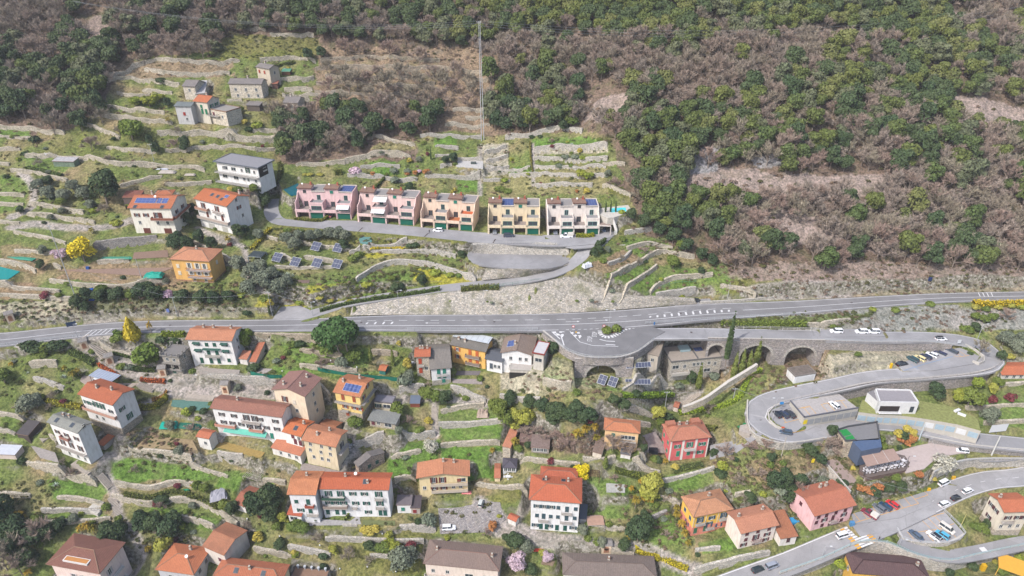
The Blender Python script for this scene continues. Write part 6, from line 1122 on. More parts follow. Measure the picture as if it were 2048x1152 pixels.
for P,h,look in TWW:
 lo=[hz(p.x+0,p.y)for p in P];A_,B_=offs(P,.75),offs(P,-.75)
 up=[hz(p.x,p.y)for p in A_];dn=[hz(p.x,p.y)for p in B_]
 runs,cur=[],[]
 for i in range(len(P)):
  d=up[i]-dn[i]
  if d>.45*h and d<h*2.6+2:cur.append(i)
  else:
   if len(cur)>2:runs.append(cur)
   cur=[]
 if len(cur)>2:runs.append(cur)
 if not runs:continue
 P2=offs(P,-.42);runs.sort(key=len);
 for rn in runs[-2:]:
  if len(rn)<3:continue
  Q=[P2[i]for i in rn];zt=[up[i]+.12 for i in rn];zb=[min(dn[i],up[i]-.4)-.5 for i in rn]
  o=wallmesh(Q,zt,zb,.8,SW[look],'terrace_wall',3,.1 if look<2 else.05)
  tag(o,None,'terrace wall','stone terrace walls stepping down the hillside',auto=LOOK[look])
def ret(label,pts,bot,th=.6,mt=None,cat='retaining wall',up=0.,name='retaining_wall',rough=0,flip=False):
 """pts: photo points with top height; bot: wall height or list"""
 P=smooth_line([onZ(*p)for p in pts],2.5)
 if flip:P.reverse()
 zt=[p.z+up for p in P];zb=[p.z-bot for p in P]
 o=wallmesh(P,zt,zb,th,mt or SW[2],name,3,rough,KERB);tag(o,label,cat);return o
bank=stone((184,179,170),1.7,.7,.5,'boulders');grey=stone((176,170,168),2.1,.25)
def bankwall(label,top,bot,mt,n_,rough):
 T,B_=resam(smooth_line([onZ(*p)for p in top],1),n_),resam(smooth_line([onZ(*p)for p in bot],1),n_);m=MB();mi=m.mi(mt);rows=5;o=T[n_//2].copy()
 for r in range(rows+1):
  for i in range(n_+1):
   p=B_[i].lerp(T[i],r/rows)-o;j=RNG.uniform(-rough,rough)if 0<r<rows else 0;m.v.append((p.x,p.y-abs(j)-.05,p.z+j))
 k=n_+1
 for p in T:m.v.append((p.x-o.x,p.y-o.y+1.6,p.z-o.z-.02))
 for r in range(rows+1):
  for i in range(n_):m.f.append((r*k+i,r*k+i+1,(r+1)*k+i+1,(r+1)*k+i));m.m.append(mi)
 ob=m.build('stone_embankment',None,o);tag(ob,label,'embankment wall')
for l_,t_,b_,k_,n_,r_ in BANKS:bankwall(l_,t_,b_,SW[2]if k_ else bank,n_,r_)
ret('curved grey stone wall under the road junction',[(1085,662,56),(1112,684,55.9),(1136,702,55.7),(1170,714,55.6),(1210,716,55.6),(1243,714,55.6),(1278,702,55.6),(1308,680,55.6)],3.0,.6,grey,flip=False,up=.15)
ret('rusticated wall under the upper leg of the hairpin',[(1650,682,53.1),(1748,685,52),(1850,685,50.6),(1905,691,49.6)],5.0,.5,grey,up=.25)
ret('long masonry wall under the lower leg of the hairpin',[(1640,789,43.8),(1670,782,44.2),(1748,765.5,45.2),(1850,758,46.3),(1940,749,47.3),(1985,738,47.8)],5.6,.5,grey,up=.25)
ret('low wall round the outside of the lower bend',[(1494,800,42),(1494,845,40.7),(1512,872,39.9),(1560,887,39.5),(1600,885,39.3),(1650,877,39)],3.0,.4,SW[2],up=.3)
ret('grey wall under the right part of the looping road',[(1860,875,37.2),(1930,889,36.7),(1990,896,36.2),(2150,910,35.2)],3.0,.5,SW[3],up=.3)
ret('stone wall between the terrace lane and the lower road',[(1868,947,33),(1890,935,33),(1925,924,33.1),(1985,920,33),(2150,922,33)],3.4,.5,SW[2],up=.6)
ret('curved wall below the outer edge of the side lane',[(1560,1147,20.2),(1648,1116,22),(1700,1092,23.4),(1737,1083,24.2),(1773,1086,24.3),(1815,1104,23.8),(1856,1117,23.3),(1903,1122,22.9),(1947,1112,22.4),(2048,1091,22),(2150,1080,22)],5.0,.5,SW[2],up=.1)
ret('curved stone wall holding up the lower parking lot',[(1794,1060,24.6),(1804,1077,24.3),(1846,1087,24.4),(1898,1086,24.8),(1930,1069,25.3)],2.6,.5,SW[2],up=.2)
ret('low curb wall round the flower island inside the lower bend',[(1580,803,42),(1548,812,41.7),(1535,826,41.2),(1538,842,40.6),(1552,854,40.1),(1568,860,39.9)],1.0,.3,KERB,up=.5)
ret('pale wall beside the boat ramp of the restaurant',[(1648,925,33.4),(1700,985,31.2)],3.,.4,SW[2],up=.5)
ret('low white wall along the bend island above the blue bays',[(1930,690,49.2),(1950,700,48.9),(1966,712,48.6),(1967,722,48.4),(1958,726,48.3),(1945,722,48.2)],1.2,.3,KERB,up=.4)
ret('parapet wall with white stones around the pool garden',[(1227,437,79.4),(1234,460,75),(1228,463,74.3)],2.5,.4,plain((238,236,232),.9),up=.2)
ret('pale stepped garden wall at the bend of the lane',[(1212,495,72),(1250,490,72),(1255,505,70)],3.,.5,SW[2])
ret('thick pale wall climbing diagonally to the cypresses',[(1367,815,41),(1408,799,43),(1460,763,46.5),(1516,729,50)],2.5,.95,SW[0],rough=.1)
ret('stone parapet wall along the upper edge of the main road, right',[(1400,608.5,56),(1480,604,56),(1550,598,56)],.5,.5,SW[2],up=1.0)
def arch_wall(label,p0,p1,arches,zb,depth=6.2,up=.4):
 a,b=onZ(*p0),onZ(*p1);L=(Vector((b.x,b.y,0))-Vector((a.x,a.y,0))).length;ang=math.atan2(b.y-a.y,b.x-a.x);m=MB();mt=grey;rm_=SW[2]
 zt=lambda x:(b.z-a.z)*x/L+up;xs=set([0,L]);
 for c,r,s_ in arches:
  for i in range(17):xs.add(c-r*math.cos(math.pi*i/16))
 for i in range(int(L/4)):xs.add(i*4.)
 xs=sorted(x for x in xs if 0<=x<=L)
 def low(x):
  for c,r,s_ in arches:
   if abs(x-c)<r-1e-4:return s_+math.sqrt(max(r*r-(x-c)**2,0))*.8
   if abs(abs(x-c)-r)<=1e-4:return s_
  return zb
 def inside(x):return any(abs(x-c)<r-1e-4 for c,r,s_ in arches)
 for x,x2 in zip(xs,xs[1:]):
  xm=(x+x2)/2;ar=inside(xm);l0=(low(x)if ar else zb);l1=(low(x2)if ar else zb)
  m.face([(x,0,l0),(x2,0,l1),(x2,0,zt(x2)),(x,0,zt(x))],mt);m.face([(x,depth,l0),(x,depth,zt(x)-up-.5),(x2,depth,zt(x2)-up-.5),(x2,depth,l1)],mt)
  m.face([(x,0,zt(x)),(x2,0,zt(x2)),(x2,.5,zt(x2)),(x,.5,zt(x))],KERB);m.face([(x,.5,zt(x)-up-.5),(x2,.5,zt(x2)-up-.5),(x2,depth,zt(x2)-up-.5),(x,depth,zt(x)-up-.5)],mt)
  if ar:m.face([(x,0,l0),(x,depth,l0),(x2,depth,l1),(x2,0,l1)],mt)
 for c,r,s_ in arches:
  for x in(c-r,c+r):m.face([(x,0,zb),(x,depth,zb),(x,depth,s_),(x,0,s_)],mt)
  for i in range(16):
   t0,t1=math.pi*i/16,math.pi*(i+1)/16
   q=[(c-rr*math.cos(t),-.12,s_+rr*math.sin(t)*.8)for t,rr in((t0,r),(t1,r),(t1,r+.8),(t0,r+.8))];m.face(q[::-1],rm_);m.face([q[3],q[2],(q[2][0],0,q[2][2]),(q[3][0],0,q[3][2])],rm_)
 o=m.build('viaduct',None,a,ang);tag(o,label,'viaduct');return o
arch_wall('grey stone viaduct with tall round arches carrying the upper hairpin road',(1416,677.5,55.05),(1652,682,53.2),[(3.4,2.5,-4.6),(17.6,5.3,-7.4),(33.2,5.,-8.2)],-13)
arch_wall('stone wall with a wide white-rimmed arch under the junction',(1150,715,55.2),(1268,714,55.2),[(9.,4.9,-7.2)],-12,depth=3,up=-.5)
def rails(label,pts,h=1.0,post=2.5,c=(200,204,208),bars=3,name='guard_rail',cat='guard rail',up=0.,tr=.05,panel=None):
 P=smooth_line([onZ(*p)if p[2]else onT(p[0],p[1])for p in pts],post);m=MB();mt=plain(c,.5,var=0);o=P[len(P)//2].copy()
 for i,p in enumerate(P):
  q=p-o+Vector((0,0,up));m.tube(q-Vector((0,0,.3)),q+Vector((0,0,h)),tr,tr,mt,4)
  if i:
   a=P[i-1]-o+Vector((0,0,up))
   for k in range(bars):z_=Vector((0,0,h*(k+1)/bars-.04));m.tube(a+z_,q+z_,tr*.8,tr*.8,mt,4,False)
   if panel:m.face([a+Vector((0,0,.05)),q+Vector((0,0,.05)),q+Vector((0,0,h)),a+Vector((0,0,h))],panel)
 ob=m.build(name,None,o);tag(ob,label,cat);return ob
rails('metal guard rail along the lower edge of the main road above the ochre house',[(815,660,56.2),(900,660.5,56.2),(1000,661,56.2),(1075,660,56.2)],1.1)
rails('pale tubular railing round the curved edge of the junction',[(1112,685,56.1),(1136,703,55.9),(1170,715,55.8),(1210,717,55.8),(1243,715,55.8),(1278,703,55.8),(1308,681,55.8)],1.3,1.6,bars=4)
rails('guard rail between the main road and the upper hairpin road',[(1290,648,56.1),(1400,641,56.1),(1500,635,56.1),(1600,629,56.1)],1.1)
rails('white post-and-rail fence on the bank above the viaduct road',[(1470,657,55.6),(1540,658,55.2),(1640,661,54.5)],1.0,3.5,(235,232,228),2)
rails('steel guard rail along the outer edge of the viaduct road',[(1650,681,53.4),(1748,684,52.3),(1850,684,50.9),(1905,690,49.9),(1938,697,49.4)],.8)
rails('guard rail along the lower leg of the hairpin',[(1560,806,42.5),(1640,788,44),(1748,765,45.5),(1850,757,46.6),(1940,748,47.6),(1990,735,48.2),(2008,715,48.6),(2000,695,48.9)],.8,c=(205,198,192))
rails('teal-tinted guard rail outside the side lane bend',[(1560,1146,20.4),(1648,1115,22.2),(1700,1091,23.6),(1737,1082,24.4),(1773,1085,24.5),(1815,1103,24),(1856,1116,23.5),(1903,1121,23.1),(1947,1111,22.6),(2048,1090,22.2)],.9,c=(170,200,205))
rails('white railing around the lower parking lot',[(1794,1059,24.9),(1804,1076,24.6),(1846,1086,24.7),(1898,1085,25.1),(1930,1068,25.6),(1888,1022,26.6)],.9,c=(220,222,226))
rails('railing above the wall between terrace lane and lower road',[(1868,946,33.6),(1890,934,33.6),(1925,923,33.7),(1985,919,33.6),(2100,921,33.6)],.9)
rails('low guard rail beside the looping road, right part',[(1845,851,37.9),(1890,860,37.4),(1895,872,37.),(1860,880,36.6)],.8)
rails('metal guard rail along the main road at the left edge',[(0,692,56.1),(80,681,56.1),(160,672,56.1)],.9)
rails('green wire fence above the boulder embankment',[(980,578,63.4),(1025,570,64.6),(1100,560,65.4),(1140,548,66.6),(1158,530,68)],1.2,2.2,(90,140,120),2)
rails('grey railing at the lane end above the stepped garden wall',[(1215,480,73.2),(1240,471,73.2),(1240,455,73.4)],1.0,1.6,(110,115,120),3)
rails('pale railing along the curved bowl wall',[(936,512,69.2),(944,491,73),(980,488,73.1),(1060,487.5,73.1),(1117,490,73.1)],.9,2,(200,200,196),2)
GN=plain((28,128,108),.8,var=.2)
rails('long dark green screen fence under the lawn terraces',[(502,750,0),(530,757,0),(565,758,0)],1.7,2,(50,110,95),1,'screen_fence','screen fence',panel=GN)
rails('dark green screen fence between the beige house and the cypress garden',[(636,742,0),(690,753,0),(740,758,0),(795,763,0)],1.7,2,(50,110,95),1,'screen_fence','screen fence',panel=GN)
rails('green wire fence at the bank above the right main road',[(1320,580,0),(1350,568,0),(1390,566,0)],1.6,2,(90,150,130),2,'wire_fence','wire fence')
rails('wrought-iron railing below the white mansion',[(395,745,0),(430,750,0),(470,752,0),(500,752,0)],1.,1.6,(190,185,175),2,'balustrade','balustrade')
def stairs(label,a,b,wd,n_=14,c=(190,180,168)):
 A_,B_=onT(*a),onT(*b);d=Vector((B_.x-A_.x,B_.y-A_.y,0));L=d.length;d.normalize();nn=Vector((-d.y,d.x,0))*wd/2;m=MB();mt=plain(c,.9,var=.2)
 for i in range(n_):
  z1=A_.z+(B_.z-A_.z)*(i+.5)/n_+.25;p,q=d*L*i/n_,d*L*(i+1)/n_;m.prism([tuple((p-nn)[:2]),tuple((q-nn)[:2]),tuple((q+nn)[:2]),tuple((p+nn)[:2])],z1-A_.z-1.2,z1-A_.z,mt)
 o=m.build('stairs',None,A_);tag(o,label,'steps')
stairs('stone steps descending from the main road bridge to the chapel path',(170,672),(212,715),2.4,18);stairs('steps below the slate house towards the cross-roads of paths',(148,925),(182,945),2.2,12);stairs('stone steps down the ravine path, upper flight',(200,950),(222,975),2.,12)
stairs('stone steps down the ravine path, lower flight',(222,995),(240,1030),2.,14);stairs('white-edged steps at the triangular lawn',(182,1012),(203,1022),3.,9,(225,220,210));stairs('broad steps beside the tenement end',(405,855),(450,877),3,12)
stairs('steps beside the slate house gable',(60,850),(93,880),2.2,14);stairs('steps climbing to the carport terrace',(276,768),(308,780),2.,10);stairs('long straight garden steps between the terraces',(872,858),(868,815),1.8,16);stairs('broad cobbled steps below the stone tower',(375,790),(430,795),3.5,10)
stairs('cobbled steps at the gate lodge wall',(1358,812),(1398,785),3.2,14)
# -- vegetation
def leafmesh(name,lobes,n,size,mat_,seed,flat=.0,aspect=1.):
 """leaf-clump faces on the surface and inside of overlapping lobes [(x,y,z,rx,rz)]"""
 r=np.random.RandomState(seed);V=[];wsum=np.array([l[3]**2 for l in lobes]);wsum=wsum/wsum.sum()
 ch=r.choice(len(lobes),n,p=wsum);d=r.normal(size=(n,3));d/=np.linalg.norm(d,axis=1)[:,None]
 d[:,2]=np.where(d[:,2]<-.35,-d[:,2],d[:,2])
 L=np.array(lobes)[ch];rad=.72+.33*r.rand(n)**.6;c=L[:,:3]+d*np.stack([L[:,3],L[:,3],L[:,4]],1)*rad[:,None]
 nrm=d+r.normal(size=(n,3))*.55;nrm/=np.linalg.norm(nrm,axis=1)[:,None]
 u=np.cross(nrm,r.normal(size=(n,3)));u/=np.linalg.norm(u,axis=1)[:,None];v=np.cross(nrm,u);s=(size*(.55+.9*r.rand(n)))[:,None]
 P=np.stack([c-u*s-v*s*aspect*.5,c+u*s*.3-v*s*aspect,c+u*s+v*s*.3,c-u*s*.2+v*s*aspect],1).reshape(-1,3)
 me=bpy.data.meshes.new(name);me.vertices.add(n*4);me.vertices.foreach_set('co',P.ravel());me.loops.add(n*4);me.loops.foreach_set('vertex_index',np.arange(n*4));me.polygons.add(n)
 me.polygons.foreach_set('loop_start',np.arange(0,n*4,4));me.polygons.foreach_set('loop_total',np.full(n,4));me.materials.append(mat_);me.update();return me
BARK=plain((160,146,134),.95,var=.3);TWIG=foliage((184,167,155),'twigs',.4,(166,156,142));TWIG2=foliage((174,166,144),'twigs',.4,(172,156,140));TWIG3=foliage((176,150,138),'twigs',.4,(180,166,150))
def blob_lobes(seed,n=9,R=1.,hz_=1.,zc=1.25):
 r=random.Random(seed);out=[(0,0,zc,R*.7,R*.75*hz_)]
 for i in range(n):a=r.uniform(0,6.28);d=r.uniform(.35,.68)*R;s_=r.uniform(.3,.52)*R;out.append((math.cos(a)*d,math.sin(a)*d,zc+r.uniform(-.45,.55)*R*hz_,s_,s_*.8))
 return out
def trunk_mesh(h,r0,seed,limbs=4,reach=.6,top=1.4):
 r=random.Random(seed);m=MB();m.tube((0,0,-.3),(r.uniform(-.05,.05),0,h),r0,r0*.7,BARK,6)
 for i in range(limbs):a=r.uniform(0,6.28);m.tube((0,0,h*r.uniform(.6,1)),(math.cos(a)*reach*r.uniform(.6,1),math.sin(a)*reach,r.uniform(h,top)),r0*.5,r0*.15,BARK,4,False)
 return m.mesh('trunk')
def bare_mesh(seed,h=2.2,twm=TWIG,fine=1500,thick=1.,up=0.):
 r=random.Random(seed);T=MB();W_=MB();T.tube((0,0,-.3),(0,0,h*.3),.05*thick,.035*thick,BARK,5,False);tips=[]
 for i in range(9):
  a=6.28*i/9+r.uniform(-.3,.3);el=(.5,.9,1.35)[i%3]+r.uniform(-.15,.15);L=h*r.uniform(.32,.42);p0=Vector((0,0,h*r.uniform(.18,.3)));p1=p0+Vector((math.cos(a)*math.cos(el),math.sin(a)*math.cos(el),math.sin(el)))*L;T.tube(p0,p1,.024*thick,.014*thick,BARK,4,False)
  for j in range(5):
   d=(p1-p0).normalized()+Vector((r.uniform(-.8,.8),r.uniform(-.8,.8),r.uniform(-.1,.6)));p2=p1-(p1-p0)*r.uniform(0,.45);p3=p2+d.normalized()*h*r.uniform(.16,.28);T.tube(p2,p3,.012*thick,.006*thick,BARK,3,False);tips.append((p2,p3))
 for k in range(fine):
  p2,p3=r.choice(tips);s_=p2.lerp(p3,r.uniform(.2,1.05));d=((p3-p2).normalized()+Vector((r.gauss(0,.7),r.gauss(0,.7),r.gauss(.2,.5)))).normalized();e=s_+d*h*r.uniform(.07,.17)
  sd_=d.cross(Vector((r.gauss(0,1),r.gauss(0,1),r.gauss(0,1)))).normalized()*.016*thick*r.uniform(.6,1.6);W_.face([s_-sd_,s_+sd_,e],twm)
 return T.mesh('trunk'),W_.mesh('crown')
GREENS=[((86,106,58),(112,122,62)),((68,90,58),(92,106,64)),((100,114,58),(120,126,62)),((98,108,80),(118,122,88)),((110,120,68),(130,132,74))]
EV=[]
for i,(c,hcol)in enumerate(GREENS):
 fm=foliage(c,'foliage',.5,hcol)
 for k in range(2):EV.append((trunk_mesh(.8,.07,50+i*3+k),leafmesh('crown',blob_lobes(100+i*7+k,10,1.,1.+.25*k),2300,.08,fm,i*5+k)))
BR=[bare_mesh(200+i,2.1+.15*(i%3),(TWIG,TWIG2,TWIG3)[i%3],1500)for i in range(6)]
def plant(name,cat,label,proto,px,py,rad,hscale=1.,group=None,auto=None,rot=None,pos=None,lift=0,parts=('trunk','crown')):
 p=pos if pos is not None else onT(px,py);rt=empty(name,p+Vector((0,0,lift)),RNG.uniform(0,6.28)if rot is None else rot);rt.scale=(rad,rad,rad*hscale)
 for me_,nm in zip(proto,parts):
  if me_:link(nm,me_,rt)
 tag(rt,label,cat,group,auto);return rt
def m_per_px(p):return proj(p)[2]/FPX
FOR=[[(-120,-60),(255,-60),(255,90),(232,120),(222,170),(205,235),(165,262),(100,262),(60,250),(-120,250)],[(255,-60),(2160,-60),(2160,75),(1000,125),(960,112),(900,95),(700,85),(560,70),(445,75),(435,118),(255,118)],[(555,238),(640,225),(700,220),(745,222),(752,290),(700,300),(640,320),(560,330)],[(760,200),(890,210),(885,262),(830,275),(790,268),(762,255)],[(1000,60),(2160,30),(2160,560),(1900,540),(1720,520),(1640,545),(1600,500),(1470,560),(1440,520),(1400,480),(1300,460),(1268,400),(1300,360),(1275,325),(1240,300),(1218,262),(1160,250),(1100,262),(990,272),(972,240),(978,140)]]
CLEAR=[[(1175,180),(1262,175),(1262,245),(1165,248)],[(1385,335),(1560,348),(1640,352),(1780,348),(1800,385),(1560,405),(1420,415),(1350,380)],[(1890,200),(1960,195),(2100,235),(2100,285),(1970,268),(1890,235)],[(1590,272),(1682,268),(1685,300),(1600,300)],[(1370,302),(1440,292),(1440,330),(1385,335)],[(150,50),(215,10),(235,80),(180,110)],[(1880,25),(2050,25),(2050,45),(1900,45)],[(1580,70),(1720,68),(1730,85),(1570,85)],[(1100,75),(1240,85),(1240,98),(1110,90)],[(1500,440),(1640,455),(1640,500),(1560,500)]]
def ev_prob(x,y):
 k=0.36+.85*(float(fbm(np.array([x/85.]),np.array([y/55.]),77,3)[0])-.5)
 for cx,cy,rx,ry,a in((180,130,75,80,.6),(60,250,60,60,.35),(1400,40,420,55,.5),(1750,20,400,45,.4),(1850,150,130,90,.5),(1350,450,110,70,.6),(1500,290,130,50,.5),(640,270,80,60,.12),(1100,230,120,40,.3),(900,40,140,60,.4),(1250,40,150,50,.4),(1700,220,160,60,.3),(1280,300,80,60,.4),(2000,330,120,80,.05),(1700,430,300,70,-.35),(60,60,140,60,-.35),(1150,110,100,30,-.4),(1620,110,200,30,-.35),(1450,170,150,40,-.2),(700,20,150,60,.25),(1290,260,60,40,.2)):
  k+=a*math.exp(-((x-cx)/rx)**2-((y-cy)/ry)**2)
 return k
def inany(x,y,polys):return any(bool(inpoly(np.array([x]),np.array([y]),q)[0])for q in polys)
spots=[];cells={}
rr=random.Random(5);cand=0
while cand<26000:
 cand+=1;x,y=rr.uniform(-110,2150),rr.uniform(-55,560)
 dens=17. if y<120 else(19. if y<300 else 21.)
 dens*=rr.uniform(.85,1.25);ck=(int(x//30),int(y//30));ok=True
 for a in(-1,0,1):
  for b in(-1,0,1):
   for(sx_,sy_)in cells.get((ck[0]+a,ck[1]+b),()):
    if(sx_-x)**2+((sy_-y)*1.5)**2<dens*dens:ok=False
 if not ok or not inany(x,y,FOR)or inany(x,y,CLEAR):continue
 cells.setdefault(ck,[]).append((x,y));spots.append((x,y))
ev=[];ba=[]
for x,y in spots:(ev if rr.random()<ev_prob(x,y)else ba).append((x,y))
REG=[(lambda x,y:x<260,'left of the upper hamlet'),(lambda x,y:y<62 and x<980,'along the top-left wood'),(lambda x,y:y<62,'above the power line'),(lambda x,y:x<760 and y>200,'above the pink row houses'),(lambda x,y:x<980,'beside the brown terraces'),(lambda x,y:x<1240 and y>60,'right of the white mast'),(lambda x,y:y>385 and x<1480,'right of the swimming pool'),(lambda x,y:y>385 and x<1760,'below the long pale scree'),(lambda x,y:y>385,'above the right-hand road'),(lambda x,y:y>250 and x<1640,'around the pale cliffs'),(lambda x,y:y>250,'below the right-hand scree'),(lambda x,y:x>1820,'beside the right-hand scree'),(lambda x,y:x<1520,'on the middle wooded slope'),(lambda x,y:True,'on the right wooded slope')]
def region(x,y):
 for f_,t_ in REG:
  if f_(x,y):return t_
random.Random(3).shuffle(ev);random.Random(4).shuffle(ba)
ev.sort(key=lambda p:-p[1]+rr.uniform(-60,60));ba.sort(key=lambda p:-p[1]+rr.uniform(-60,60))
print('FOREST',len(ev),len(ba))
EVC=['olive green','deep green','yellow-green','grey-green','bright olive'];FL=[]
rest_e,rest_b=[],[]
for i,(x,y)in enumerate(ev):
 k=rr.choice((0,0,1,1,2,3,4))if x>900 else rr.choice((0,1,1,1,3));
 r_=rr.uniform(3.0,4.8)
 if i>=290 or not(-30<x<2078 and y>-25):rest_e.append((x,y,r_,k));continue
 FL.append((x,y,('broad ' if r_>3.9 else 'small ')+EVC[k]+' evergreen '+region(x,y),plant('evergreen_tree','evergreen tree',None,EV[k*2+rr.randint(0,1)],x,y,r_,rr.uniform(.9,1.35),'evergreen trees '+region(x,y),lift=-.8)))
for i,(x,y)in enumerate(ba):
 r_=rr.uniform(3.2,5.0);k=rr.randint(0,5)
 if i>=275 or not(-30<x<2078 and y>-25):rest_b.append((x,y,r_,k));continue
 FL.append((x,y,('tall ' if r_>4.1 else 'low ')+('pinkish grey','pale brown','reddish brown')[k%3]+' leafless tree '+region(x,y),plant('bare_tree','bare tree',None,BR[k],x,y,r_,rr.uniform(.85,1.2),'leafless trees '+region(x,y),lift=-.3)))
_g={}
for q in FL:_g.setdefault(q[2],[]).append(q)
N9=['first','second','third','fourth','fifth','sixth','seventh','eighth','ninth','tenth','eleventh','twelfth']
for t_,L_ in _g.items():
 L_.sort(key=lambda q:q[1]);n_=len(L_);parts_=[('',L_)]if n_<4 else[(', upper part',L_[:n_//3]),(', middle part',L_[n_//3:2*n_//3]),(', lower part',L_[2*n_//3:])]
 for s_,Q_ in parts_:
  Q_.sort(key=lambda q:q[0])
  for i,q in enumerate(Q_):q[3]['label']=t_+s_+('' if len(Q_)==1 else ', %s from the left'%N9[min(i,11)])
def merged(name,items,protos,matidx):
 """one mesh for the part of the wood nobody could count"""
 V,F,M_,off=[],[],[],0;mats=[];mi_all=[]
 for(pos,s_,sz,me_)in items:
  n_=len(me_.vertices);a=np.empty(n_*3);me_.vertices.foreach_get('co',a);a=a.reshape(-1,3);t=rr.uniform(0,6.28);c_,s2=math.cos(t),math.sin(t)
  b=np.stack([(a[:,0]*c_-a[:,1]*s2)*s_,(a[:,0]*s2+a[:,1]*c_)*s_,a[:,2]*sz],1)+np.array(pos)
  V.append(b);nl=len(me_.loops);li=np.empty(nl,int);me_.loops.foreach_get('vertex_index',li);lt=np.empty(len(me_.polygons),int);me_.polygons.foreach_get('loop_total',lt)
  F.append(li+off);M_.append(lt);off+=n_
  mt=me_.materials[0]
  if mt not in mats:mats.append(mt)
  mi_all.append(np.full(len(lt),mats.index(mt)))
 V=np.concatenate(V);F=np.concatenate(F);lt=np.concatenate(M_);me_=bpy.data.meshes.new(name)
 me_.vertices.add(len(V));me_.vertices.foreach_set('co',V.ravel());me_.loops.add(len(F));me_.loops.foreach_set('vertex_index',F);me_.polygons.add(len(lt));me_.polygons.foreach_set('loop_start',np.concatenate([[0],np.cumsum(lt)[:-1]]));me_.polygons.foreach_set('loop_total',lt)
 for mt in mats:me_.materials.append(mt)
 me_.polygons.foreach_set('material_index',np.concatenate(mi_all));me_.update();return struct(link(name,me_),'stuff')
items=[]
for x,y,r_,k in rest_e:p=onT(x,y);p.z-=.8;items.append((tuple(p),r_,r_*1.1,EV[k*2][1]))
for x,y,r_,k in rest_b:p=onT(x,y);items.append((tuple(p),r_,r_,BR[k][1]));items.append((tuple(p),r_,r_,BR[k][0]))
merged('distant_forest',items,None,None)
SCR=[leafmesh('scrub',[(0,0,.25,.7,.5),(.5,.2,.2,.4,.35),(-.4,-.3,.2,.45,.35)],70,.17,foliage(c,'scrub',.5,h_),300+i)for i,(c,h_)in enumerate((((84,92,50),(110,100,60)),((120,104,84),(140,116,96)),((100,112,60),(90,92,56)),((134,116,104),(150,130,116))))]
ROUGH=[([(150,575),(490,560),(500,622),(150,628)],260,(0,0,2,1)),([(520,560),(760,540),(830,590),(620,612),(540,612)],120,(2,0,2,1)),([(480,480),(620,500),(620,590),(490,590)],70,(0,2)),([(550,455),(720,470),(720,500),(540,490)],60,(0,2)),([(690,560),(850,530),(830,585),(690,600)],80,(2,0)),([(700,470),(940,490),(940,545),(720,530)],90,(2,2,1)),([(255,835),(400,900),(390,930),(250,905)],90,(1,2,0)),([(1040,860),(1200,870),(1205,915),(1030,885)],110,(3,1)),([(1420,910),(1640,900),(1620,1040),(1470,1040)],190,(0,2,1)),([(1440,640),(1760,622),(1690,655),(1440,660)],130,(2,2,0)),([(1560,625),(2060,610),(2060,665),(1700,665)],80,(1,2,3)),([(1440,700),(1640,690),(1660,760),(1540,790),(1470,790)],100,(0,1)),([(1000,700),(1240,760),(1240,815),(1020,800)],70,(2,1)),([(640,90),(990,90),(990,130),(640,120)],110,(1,0,3)),([(560,215),(880,200),(880,280),(560,320)],120,(0,1)),([(440,70),(640,70),(640,120),(440,118)],80,(0,2)),([(1240,430),(1480,540),(1440,560),(1300,500)],60,(0,1)),([(1440,520),(1900,500),(2060,520),(2060,580),(1560,600),(1450,585)],240,(1,3,0)),([(60,370),(210,370),(230,440),(70,430)],60,(0,2)),([(0,600),(160,600),(160,640),(0,650)],60,(1,2)),([(0,960),(120,960),(110,1080),(0,1100)],70,(0,2)),([(240,1040),(380,1040),(400,1090),(290,1110)],60,(0,2)),([(1230,960),(1390,980),(1380,1100),(1230,1090)],90,(0,2,1)),([(1640,905),(1850,940),(1840,985),(1700,1010)],120,(0,2)),([(220,920),(1000,900),(1000,1080),(420,1060)],120,(2,0)),([(0,690),(300,700),(300,800),(0,900)],90,(0,2)),([(500,670),(900,670),(900,760),(520,750)],70,(2,0)),([(1240,440),(1460,500),(1440,590),(1190,570)],70,(2,0,1)),([(720,270),(1230,270),(1230,395),(720,395)],140,(2,0,2,1)),([(0,260),(560,270),(560,350),(0,440)],110,(0,2,1)),([(220,120),(640,120),(640,220),(220,250)],90,(0,1))]
items=[]
for poly,n_,ks in ROUGH:
 xs,ys=[p[0]for p in poly],[p[1]for p in poly];c_=0
 n_=int(n_*1.7)
 while c_<n_:
  x,y=rr.uniform(min(xs),max(xs)),rr.uniform(min(ys),max(ys))
  if not inany(x,y,[poly]):c_+=.2;continue
  c_+=1;p=onT(x,y)
  if any(s['M'].inverted()@p and(-1<(s['M'].inverted()@p).x<s['W']+1 and-1<(s['M'].inverted()@p).y<s['D']+1)for s in HOUSES):continue
  items.append((tuple(p),rr.uniform(.3,1.15),rr.uniform(.3,.9),SCR[rr.choice(ks)]))
for _ in range(1500):
 x,y=rr.uniform(-60,2100),rr.uniform(-20,560)
 if inany(x,y,FOR):p=onT(x,y);items.append((tuple(p),rr.uniform(.9,2.0),rr.uniform(.7,1.6),SCR[rr.choice((0,1,3,3,1))]))
merged('undergrowth',items,None,None)
def mkproto(c,hcol,seed,n=700,size=.13,R=1.,hz_=1.,zc=1.0,trunk=True,lob=7):return(trunk_mesh(.7,.06,seed)if trunk else None,leafmesh('crown',blob_lobes(seed,lob,R,hz_,zc),n,size,foliage(c,'foliage',.45,hcol),seed))
P_DK=mkproto((62,84,54),(84,100,58),401,2000,.08);P_MD=mkproto((96,118,50),(124,134,56),402,1700,.085);P_LT=mkproto((130,150,54),(160,160,60),403,900,.115)
